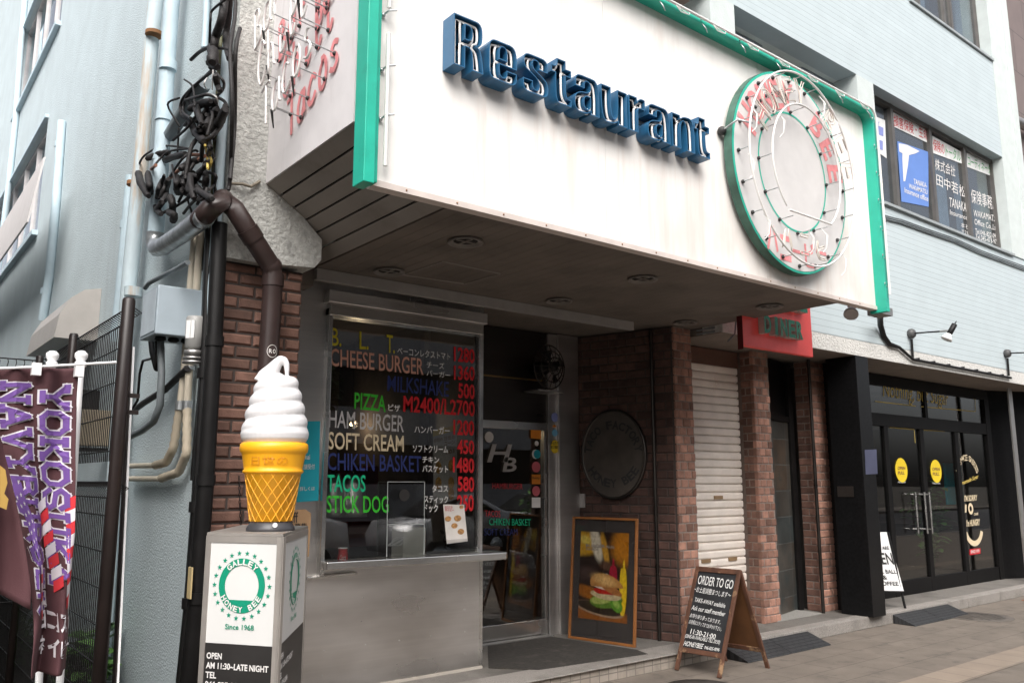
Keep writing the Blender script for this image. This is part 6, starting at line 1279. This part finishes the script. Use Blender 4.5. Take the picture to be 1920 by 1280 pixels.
for a, b in ((fy0, ys[0]), (ys[0], ys[1]), (ys[1], yend)): panel(a, b, 1.70, zf - .02); panel(a, b, .03, 1.60)
mb = MB(); mb.box(XF + .02, XF + .085, fy0 + .01, fy0 + .03, 2.0, 2.02); mb.box(XF + .02, XF + .085, fy0 + .01, fy0 + .03, 1.92, 1.94); mb.build('fence_bracket', darkbrown, fence)
fb = thing('back_fence', 'short black wire fence crossing behind the flags at the far left', 'fence', (-.6, 3.6, 0)); yb2 = ys[1] + .05; mb = MB(); x = -1.6
while x < XF: mb.tube([(x, yb2, .05), (x, yb2, zf - .08), (x, yb2 - .05, zf - .05), (x, yb2, zf - .02)], .0036, 4, cap=False); x += .05
mb.build('wire_panel', blackm, fb); mb = MB()
for z in (zf - .02, zf - .1, 1.8, 1.6, 1.4, 1.2, 1.0, .8): mb.tube([(-1.6, yb2, z), (XF, yb2, z)], .005, 5)
mb.build('wire_rail', blackm, fb)
mb = MB(); pa, pb2 = G(250, 648, 1.95), None; xa = 1.06
P = [S(246, 650, xa), S(215, 1290, xa)]; mb.hexa([P[1] + Vector((0, .0, 0)), P[1] + Vector((.006, 0, 0)), P[1] + Vector((.006, .055, 0)), P[1] + Vector((0, .055, 0))], [P[0], P[0] + Vector((.006, 0, 0)), P[0] + Vector((.006, .055, 0)), P[0] + Vector((0, .055, 0))])
sb = tag(mb.build('edge_board', darkbrown), 'thin brown upright board with a white edge right behind the fence post', 'board')
mb = MB(); mb.hexa([P[1] + Vector((.007, -.006, 0)), P[1] + Vector((.016, -.006, 0)), P[1] + Vector((.016, .0, 0)), P[1] + Vector((.007, .0, 0))], [P[0] + Vector((.007, -.006, 0)), P[0] + Vector((.016, -.006, 0)), P[0] + Vector((.016, .0, 0)), P[0] + Vector((.007, 0, 0))]); mb.build('white_edge', white, sb)
# things in the alley
c = S(172, 790, 1.3); ou = thing('outdoor_unit', 'beige air conditioner outdoor unit seen through the fence mesh', 'air conditioner', (1.45, c.y, 0)); MB().box(1.35, 1.66, S(205, 800, 1.66).y, S(130, 800, 1.35).y, S(170, 835, 1.5).z, S(170, 768, 1.5).z).build('casing', beige, ou, bevel=.01); MB().box(1.34, 1.66, S(205, 800, 1.66).y, S(130, 800, 1.35).y + .05, S(170, 845, 1.5).z, S(170, 838, 1.5).z).build('support_shelf', blackm, ou)
o = tag(MB().box(1.45, 1.69, S(180, 740, 1.69).y, S(130, 740, 1.45).y, S(160, 765, 1.5).z, S(160, 722, 1.5).z).build('black_cabinet', blackm, None, bevel=.01), 'black box fixed to the blue wall above the beige unit, behind the fence', 'box')
mb = MB(); vy0, vy1 = S(186, 600, XW).y, S(66, 620, XW - .3).y; vz = S(150, 640, XW).z; pr_ = [(XW - .002, vz + .40), (XW - .14, vz + .37), (XW - .25, vz + .28), (XW - .33, vz + .12), (XW - .36, vz - .1), (XW - .002, vz - .1)]
mb.prism([(x, vy0, z) for x, z in pr_], (0, vy1 - vy0, 0)); tag(mb.build('wall_hood', M('beige_hood', (.46, .43, .40), .5, var=.06)), 'beige curved metal hood on the blue wall above the fence', 'hood')
mb = MB(); aw = [S(84, 292, XW - .05), S(80, 440, XW - .5), S(-60, 560, XW - .5), S(-60, 330, XW - .05)]; a_ = aw[0]; z1, z2 = S(80, 295, XW - .03).z, S(60, 430, XW - .7).z
y1_, y2_ = S(82, 360, XW - .35).y, 20
xa_ = XW - .35; ya_ = S(82, 294, xa_).y; za_, zb_ = S(82, 294, xa_).z, S(60, 432, xa_).z
mb.hexa([(xa_ - .1, ya_, zb_), (xa_ - .1, 22, zb_), (xa_, 22, za_), (xa_, ya_, za_)], [(xa_ - .08, ya_, zb_), (xa_ - .08, 22, zb_), (xa_ + .02, 22, za_), (xa_ + .02, ya_, za_)])
tag(mb.build('window_awning', M('pale_awning_sheet', (.62, .59, .58), .7, var=.05)), 'pale corrugated awning sheet over the lower left window of the blue wall', 'awning')

# ------------------------------------------------------------------ promotional flag, poles and bases
bx, by = .44, 1.78
def flagpole(label, x, y, px_top):
    b = PL(*px_top, (0, y, 0), (0, 1, 0)); g_ = F(px_top[0] * .72 + 2, 1290, y); t = thing('flag_pole', label, 'pole', (b.x, y, 0), 'white flag poles'); mb = MB(); mb.cyl(b + (g_ - b) * (b.z - .1) / (b.z - g_.z), b, .011, n=10); fx_ = (b + (g_ - b) * b.z / (b.z - g_.z)).x; mb.build('pole', white, t)
    mb = MB(); mb.lathe((b.x, y, b.z), [(.010, -.03), (.017, -.025), (.017, -.012), (.012, -.008), (.019, .004), (.019, .016), (.010, .024), (.0, .026)], 14); mb.build('finial', white, t)
    mb = MB(); mb.lathe((fx_, y, 0), [(.0, .0), (.20, .0), (.21, .04), (.17, .10), (.05, .13), (.04, .14), (.0, .14)], 24); mb.build('water_base', M('grey_water_base', (.13, .13, .14), .5), t); mb = MB(); mb.lathe((fx_, y, .13), [(.03, 0), (.032, .02), (.026, .03), (.026, .16), (.0, .16)], 14); mb.build('pole_sleeve', blackm, t); return b
YFl = 2.75
pa = flagpole('white flag pole with ball finial holding the flag edge nearest the fence', 0, YFl + .14, (152, 672)); pb_ = flagpole('white flag pole with ball finial behind the top of the flag', 0, YFl + .25, (98, 672))
fl = thing('promo_flag', 'twisted maroon promotional flag with purple YOKOSUKA NAVY BURGER lettering and stripes', 'flag', (pa.x, YFl, 0))
# cloth: a grid of cloth points bent by one shape; prints are laid on the same shape
ztop, zbot = F(60, 690, YFl).z, F(100, 1255, YFl).z
Wf = .60
def keyx(v):   # horizontal drift of the cloth's right and left edges down the length (pixels of the photograph measured at the flag's own plane)
    R_ = [(0, 146), (.12, 142), (.3, 138), (.5, 134), (.62, 130), (.75, 128), (.88, 131), (1, 128)]
    L_ = [(0, -15), (.12, -15), (.25, -6), (.4, 18), (.52, 36), (.66, 52), (.8, 52), (1, 42)]
    def ip(K):
        for (a, x), (b, y) in zip(K, K[1:]):
            if a <= v <= b: t = (v - a) / (b - a); t = t * t * (3 - 2 * t); return x + (y - x) * t
        return K[-1][1]
    return ip(L_), ip(R_)
def cloth(u, v, l=0.0):
    xl, xr = keyx(v); y = 690 + (1256 - 690) * v + 14 * u * math.sin(v * 3) - 8 * (1 - u) * 0; x = xl + (xr - xl) * u
    p = F(x, y, YFl); fold = min(1.0, v * 1.6); p.y += .05 * math.sin(u * 9 + v * 5) * fold + .09 * (1 - u) * fold * math.sin(v * 4 + .6) + .012 * math.sin(u * 17) * (1 - v) - l
    return p
def clothmesh(u0, u1, v0, v1, nu, nv, l, name, m, parent, solid=True, shape=None):
    mb = MB(); vs_ = []; 
    for j in range(nv + 1):
        for i in range(nu + 1):
            u, v = u0 + (u1 - u0) * i / nu, v0 + (v1 - v0) * j / nv
            if shape: u, v = shape(i / nu, j / nv)
            vs_.append(cloth(u, v, l))
    mb.add(vs_, [(j * (nu + 1) + i, (j + 1) * (nu + 1) + i, (j + 1) * (nu + 1) + i + 1, j * (nu + 1) + i + 1) for j in range(nv) for i in range(nu)], True)
    o = mb.build(name, m, parent)
    if solid: s_ = o.modifiers.new('thick', 'SOLIDIFY'); s_.thickness = .002; s_.offset = 1
    return o
fc = clothmesh(0, 1, 0, 1, 70, 100, 0, 'flag_cloth', flagcloth, fl)
BLK = {'Y': [[(0, 1), (.5, .5)], [(1, 1), (.5, .5)], [(.5, .5), (.5, 0)], [(.28, 0), (.72, 0)], [(-.05, 1), (.2, 1)], [(.8, 1), (1.05, 1)]], 'O': [[(.25, 1), (0, .75), (0, .25), (.25, 0), (.75, 0), (1, .25), (1, .75), (.75, 1), (.25, 1)]],
       'K': [[(.12, 0), (.12, 1)], [(.12, .42), (.9, 1)], [(.35, .55), (.95, 0)], [(-.02, 0), (.3, 0)], [(-.02, 1), (.3, 1)], [(.7, 1), (1.05, 1)], [(.75, 0), (1.05, 0)]], 'S': [[(.95, .75), (.75, 1), (.25, 1), (.02, .78), (.2, .55), (.8, .45), (.98, .22), (.75, 0), (.25, 0), (.03, .25)]],
       'U': [[(.1, 1), (.1, .25), (.3, 0), (.7, 0), (.9, .25), (.9, 1)], [(-.05, 1), (.28, 1)], [(.72, 1), (1.05, 1)]], 'A': [[(.05, 0), (.5, 1), (.95, 0)], [(.25, .32), (.75, .32)], [(-.08, 0), (.22, 0)], [(.78, 0), (1.08, 0)]],
       'N': [[(.1, 0), (.1, 1), (.9, 0), (.9, 1)], [(-.05, 0), (.28, 0)], [(.72, 1), (1.05, 1)]], 'V': [[(.05, 1), (.5, 0), (.95, 1)], [(-.08, 1), (.22, 1)], [(.78, 1), (1.08, 1)]], 'B': [[(.1, 0), (.1, 1), (.7, 1), (.9, .78), (.7, .53), (.1, .53)], [(.7, .53), (.97, .27), (.75, 0), (.1, 0)]],
       'R': [[(.1, 0), (.1, 1), (.7, 1), (.92, .76), (.7, .5), (.1, .5)], [(.5, .5), (.95, 0)]], 'G': [[(.95, .75), (.7, 1), (.25, 1), (0, .7), (0, .3), (.25, 0), (.75, 0), (.95, .2), (.95, .45), (.6, .45)]], 'E': [[(.95, 1), (.1, 1), (.1, 0), (.95, 0)], [(.1, .5), (.7, .5)]]}
def flagword(word, uc, uw, v0, v1, m_in, m_out):
    n = len(word); cell = (v1 - v0) / n; ow, iw = MB(), MB(); asp = uw / (cell * .86) * (Wpx / Hpx)
    for i, ch in enumerate(word):
        a = v0 + cell * i + cell * .12
        for st in BLK[ch]:
            for (p, q) in zip(st, st[1:]):
                p, q = Vector(p), Vector(q); d = (q - p); L = d.length; d.normalize()
                for mb, hw, l in ((ow, .185, .007), (iw, .115, .0115)):
                    P_, Q_ = p - d * hw * .8, q + d * hw * .8; s_ = Vector((-d.y, d.x)) * hw; K_ = max(2, int(L * 4)); vs2 = []
                    for k in range(K_ + 1):
                        c_ = P_.lerp(Q_, k / K_)
                        for e_ in (c_ - s_, c_ + s_): vs2.append(cloth(uc + (e_.y - .5) * uw, a + e_.x * cell * .78, l))
                    mb.add(vs2, [(2 * k, 2 * k + 2, 2 * k + 3, 2 * k + 1) for k in range(K_)])
    ow.build('lettering_outline', m_out, fl); iw.build('lettering', m_in, fl)
Wpx, Hpx = 150, 566
flagword('YOKOSUKA', .74, .30, .05, .70, purple, flagwhite); flagword('NAVYBURGER', .28, .30, .04, .80, purple, flagwhite)
for k in range(9):
    v = .415 + k * .040; clothmesh(.86, .995, 0, 0, 4, 2, .010, 'red_stripe', flagred if k % 2 == 0 else flagwhite, fl, False, lambda i, j, v=v: (.86 + .135 * i, v + .04 * j - .018 * i))
for k in range(8):
    v = .44 + k * .036; clothmesh(0, 0, 0, 0, 4, 2, .014, 'red_stripe', flagred if k % 2 else flagwhite, fl, False, lambda i, j, v=v, k=k: (.44 + .025 * k + .16 * i, v + .036 * j - .03 * i))
for k in range(6):
    v = .64 + k * .03; clothmesh(0, 0, 0, 0, 4, 2, .014, 'red_stripe', flagred if k % 2 else flagwhite, fl, False, lambda i, j, v=v: (.24 + .10 * i, v + .03 * j))
clothmesh(0, 0, 0, 0, 6, 12, .013, 'star_field', purple, fl, False, lambda i, j: (.10 + .10 * i + .12 * j, .40 + .26 * j - .03 * i))
mb = MB()
for j in range(8):
    for i in range(2):
        u, v = .13 + .05 * i + .0155 * j, .425 + .028 * j - .01 * i; pts = [cloth(u + (.014 if q_ % 2 == 0 else .006) * math.cos(R(90 + q_ * 36)), v - (.009 if q_ % 2 == 0 else .004) * math.sin(R(90 + q_ * 36)), .017) for q_ in range(10)]; mb.add([cloth(u, v, .017)] + pts, [(0, 1 + q_, 1 + (q_ + 1) % 10) for q_ in range(10)])
mb.build('white_star', flagwhite, fl)
clothmesh(0, 0, 0, 0, 6, 10, .0058, 'gold_print', flaggold, fl, False, lambda i, j: (.0 + .07 * i * math.sin(3 * j + .3), .24 + .18 * j))
mb = MB()
for row, v0_ in (('ヨコスカ', .79), ('ネイビー', .875)):
    for i, ch in enumerate(row):
        uv, fs, _, _ = glyphs(ch, 3, .04); mb.add([cloth(.28 + i * .20 + gu * .17, v0_ + .065 - (gv if ch != 'ー' else .45 + gv * .15) * .062, .007) for gu, gv in uv], fs)
mb.build('lettering', flagwhite, fl)
mb = MB(); mb.tube([F(-30, 692, YFl - .01), F(60, 688, YFl - .02), F(150, 683, YFl - .03), F(218, 679, YFl - .02)], .004, 6); mb.build('cross_bar', white, fl)
mb = MB()
for x, y in ((68, 692), (148, 695)): mb.obox(F(x, y, YFl - .02), (1, 0, 0), (0, 1, 0), Z, .012, .012, .018)
mb.build('clip', white, fl)
# folded second flag at the left edge
f2 = thing('promo_flag', 'second maroon flag hanging folded at the left edge of the photo', 'flag', F(10, 900, YFl - .15)); mb = MB(); vs_ = []
for j in range(25):
    v = j / 24
    for i in range(11): u = i / 10; x0_, x1_ = -70, 2 + 56 * min(1, v * 1.15); y_ = 810 + 330 * v + (1 - u) * -60 * v; p = F(x0_ + (x1_ - x0_) * u * (1 - .35 * v) + 40 * v * u, y_, YFl - .12); p.y += .03 * math.sin(u * 8 + v * 3); vs_.append(p)
mb.add(vs_, [(j * 11 + i, (j + 1) * 11 + i, (j + 1) * 11 + i + 1, j * 11 + i + 1) for j in range(24) for i in range(10)], True); o = mb.build('flag_cloth', flagcloth, f2)
mb = MB(); q_ = [F(x, y, YFl - .16) for x, y in ((0, 872), (10, 880), (14, 905), (8, 925), (16, 935), (12, 955), (0, 950))]; mb.prism(q_, (0, .002, 0)); mb.build('gold_print', flaggold, f2)
s_ = o.modifiers.new('thick', 'SOLIDIFY'); s_.thickness = .002

# ------------------------------------------------------------------ plants
def leaf(mb, p, d, L, wd, droop=.25):
    d = Vector(d).normalized(); s = d.cross(Z); s = s.normalized() if s.length > .1 else Vector((1, 0, 0)); pts = []
    for k in range(6): t = k / 5; w_ = wd * math.sin(math.pi * min(1, t * .92 + .04)) ** .8; c_ = p + d * (L * t) - Z * (droop * L * t * t); pts.append((c_ - s * w_ / 2 + Z * w_ * .12, c_ - Z * 0, c_ + s * w_ / 2 + Z * w_ * .12))
    V = [q for r_ in pts for q in r_]; mb.add(V, [(3 * k + i, 3 * k + i + 1, 3 * k + 4 + i, 3 * k + 3 + i) for k in range(5) for i in range(2)], True)
def plant(name, label, cat, c, h, nst, L, wd, m, spread=.25, grp=None):
    t = thing(name, label, cat, c, grp); st, lf = MB(), MB(); c = Vector(c)
    for s in range(nst):
        a = random.uniform(0, 6.28); e = c + Vector((math.cos(a) * spread * random.uniform(.3, 1), math.sin(a) * spread * random.uniform(.3, 1), h * random.uniform(.6, 1))); mid_ = c.lerp(e, .5) + Z * h * .08; st.tube([c, mid_, e], [.006, .005, .003], 5)
        for k in range(9):
            t_ = .25 + .75 * k / 8; p = c.lerp(mid_, t_ * 2) if t_ < .5 else mid_.lerp(e, t_ * 2 - 1); b = random.uniform(0, 6.28); leaf(lf, p, (math.cos(b), math.sin(b), random.uniform(-.1, .7)), L * random.uniform(.6, 1.1), wd * random.uniform(.7, 1.1))
    st.build('stem', leafdark, t); lf.build('foliage', m, t)
def gp(x, y, z): p = G(x, y, 0.0); d = ray(x, y); return p
for lab, pos, h, n_, L, wd, m in (('broad leaved green shrub growing through the fence behind the flag', (*G(165, 1230, .42).xy, 0), .60, 13, .17, .12, leafm), ('broad leaved green shrub at the foot of the blue wall right of the fence post', (*G(232, 1225, .30).xy, 0), .50, 10, .18, .13, leafm), ('dark leafy shrub at the far left behind the flag poles', (*G(20, 1150, .6).xy, 0), .9, 14, .13, .07, leafm), ('low sprawling green plant below the folded flag', (*G(30, 1190, .3).xy, 0), .42, 14, .07, .05, leafm), ('low leafy plant at the bottom between the flag bases', (*G(110, 1270, .2).xy, 0), .34, 10, .09, .06, leafm), ('dark climbing shrub deep in the alley behind the fence', (*G(40, 1050, .9).xy, 0), 1.3, 14, .13, .08, leafdark)):
    plant('leafy_shrub', lab, 'shrub', pos, h, n_, L, wd, m)
o = MB().prism([G(x, y, .02) for x, y in ((225, 1235), (262, 1225), (300, 1262), (280, 1290))], (0, 0, .05)).build('stone_slab', M('grey_slab', (.2, .19, .18), .9)); tag(o, 'grey concrete slab edge at the foot of the blue wall', 'slab')
mb = MB()
for k in range(5):
    c = Vector((random.uniform(12, 14), random.uniform(4.2, 4.9), .006)) if k else Vector((*G(1915, 1126).xy, .006)); leaf(mb, c, (random.uniform(-1, 1), random.uniform(-1, 1), 0), .12, .07, 0)
    if k == 0: break
tag(mb.build('fallen_leaf', M('dry_leaf', (.22, .08, .04), .8)), 'dry brown fallen leaf on the pavement at the right edge', 'leaf')

o = MB().box(-9, -1.3, 3.4, 24, -.1, 6.6).build('wall', M('grey_shade_block', (.25, .25, .25), .9)); tag(o, 'plain grey block added out of view to shade the blue side wall', 'building'); o.name = 'added_shade_block'  # unseen block added to keep sky light off the lower blue wall
# ------------------------------------------------------------------ the neighbour and the far side of the street (mirrored in the glass)
nb = thing('neighbour_building', 'dark brown panelled building beyond the right end of the pale building', 'building', (17, YU, 0)); MB().box(15.0, 24, YU + .6, 22, 0, 16).build('wall', darkbrownwall, nb); mb = MB(); mb.cyl((14.9, YU + .45, 8.0), (20, YU + .45, 8.35), .09); mb.build('wall_rail', alum, nb)
opp = thing('opposite_building', 'long grey office block across the street', 'building', (8, -20, 0)); mb = MB()
for k in range(5): mb.box(-30, 40, -24, -20, k * 3.2, k * 3.2 + 1.5)
mb.box(-30, 40, -24, -20.4, 0, 16); mb.build('wall', M('grey_concrete', (.30, .30, .30), .9, var=.1), opp)
mb = MB()
for k in range(5): mb.box(-30, 40, -20.4, -20.35, k * 3.2 + 1.501, k * 3.2 + 3.199)
mb.build('window', blackstone, opp)
def tree(x, y, h, lab):
    t = thing('street_tree', lab, 'tree', (x, y, 0), 'trees across the street'); mb = MB(); mb.tube([(x, y, 0), (x + .1, y, h * .35), (x, y + .1, h * .6)], [.14, .10, .05], 8)
    for k in range(6): a = k * 1.05; mb.tube([(x, y, h * .4), (x + 1.0 * math.cos(a), y + 1.0 * math.sin(a), h * .7)], [.05, .02], 6)
    mb.build('trunk', wood, t); lf = MB()
    for k in range(2200):
        v = Vector((random.gauss(0, 1), random.gauss(0, 1), random.gauss(0, 1))).normalized() * random.uniform(.45, 1.0) ** .6; p = Vector((x + v.x * 1.7, y + v.y * 1.7, h * .68 + v.z * h * .3)); leaf(lf, p, (random.uniform(-1, 1), random.uniform(-1, 1), random.uniform(-.6, .6)), .28, .16)
    lf.build('crown', leafdark, t)
tree(4, -13.6, 6.5, 'street tree across the road facing the take-out window'); tree(11, -14.4, 7, 'street tree across the road facing the cafe doors'); tree(-3, -14.3, 6, 'street tree across the road at the left')
def car(x, y, m, lab, dirn=1):
    t = thing('parked_car', lab, 'car', (x, y, 0)); prof = [(-2.0, .35), (-2.05, .7), (-1.9, .95), (-1.2, 1.02), (-.55, 1.42), (.7, 1.48), (1.55, 1.1), (1.95, 1.0), (2.0, .6), (1.95, .35)]
    mb = MB(); n = len(prof); secs = []
    for yy, k in ((-.82, .90), (-.74, 1.0), (.74, 1.0), (.82, .90)): secs.append([Vector((x + dirn * px * (1 if k == 1 else .985), y + yy, -.13 + .13 * 0 + (pz if k == 1 else .35 + (pz - .35) * k))) for px, pz in prof])
    V = [p for s in secs for p in s]; mb.add(V, [(j * n + i, j * n + (i + 1) % n, (j + 1) * n + (i + 1) % n, (j + 1) * n + i) for j in range(3) for i in range(n)] + [tuple(range(n)), tuple(range(3 * n, 4 * n))], True); mb.build('body', m, t)
    g = MB(); g.prism([(x + dirn * a, y + .80, z - .13) for a, z in ((-1.05, 1.05), (-.5, 1.36), (.62, 1.40), (1.3, 1.08))], (0, .035, 0)); g.build('side_window', blackstone, t)
    g = MB(); g.hexa([(x - dirn * 1.28, y - .65, .90), (x - dirn * 1.28, y + .65, .90), (x - dirn * .62, y + .6, 1.27), (x - dirn * .62, y - .6, 1.27)], [(x - dirn * 1.34, y - .65, .93), (x - dirn * 1.34, y + .65, .93), (x - dirn * .68, y + .6, 1.30), (x - dirn * .68, y - .6, 1.30)]); g.build('windscreen', blackstone, t)
    for a in (-1.3, 1.3):
        g = MB(); g.lathe((x + dirn * a, y + .72, .19), [(.2, 0), (.32, .0), (.32, .14), (.19, .145), (.0, .13)], 24, (0, 1, 0)); wh = g.build('wheel', blackm, t); g = MB(); g.lathe((x + dirn * a, y + .72, .19), [(.18, .147), (.03, .155), (.0, .155)], 12, (0, 1, 0)); g.build('rim', zinc, wh)
    g = MB(); g.obox((x - dirn * 1.93, y + .62, .60), (1, 0, 0), (0, 1, 0), Z, .10, .14, .06); g.build('headlight', M('lamp_glass', (.3, .3, .3), .1), t)
plant('reflection_plant', 'dark leafy plant added inside the right cafe door for mirrored foliage', 'plant', (13.35, 6.35, ZF + .02), 1.45, 16, .24, .10, leafm, .32)  # plant added indoors to stand for greenery mirrored in the glass
for k, x_ in enumerate((9.6, 11.6, 13.4)): plant('roadside_shrub', ['roadside shrub by the kerb facing the black pillar', 'roadside shrub by the kerb facing the cafe doors', 'roadside shrub by the kerb facing the far end of the cafe'][k], 'shrub', (x_, -.7, 0), 1.5, 26, .22, .12, leafm, .45)
car(14.2, -3.3, MT['white_car_paint'] if 'white_car_paint' in MT else M('white_car_paint', (.75, .75, .75), .2, coat=.5, var=.01), 'white car parked across the road facing the far end of the cafe')
car(5.2, -3.2, M('white_car_paint', (.75, .75, .75), .2, coat=.5, var=.01), 'white hatchback parked across the road facing the restaurant door'); car(.2, -3.2, M('dark_car_paint', (.03, .03, .035), .2, coat=.5), 'dark car parked beside the white hatchback across the road'); car(10.5, -3.4, M('silver_car_paint', (.45, .45, .46), .25, .4), 'silver car parked across the road facing the cafe')
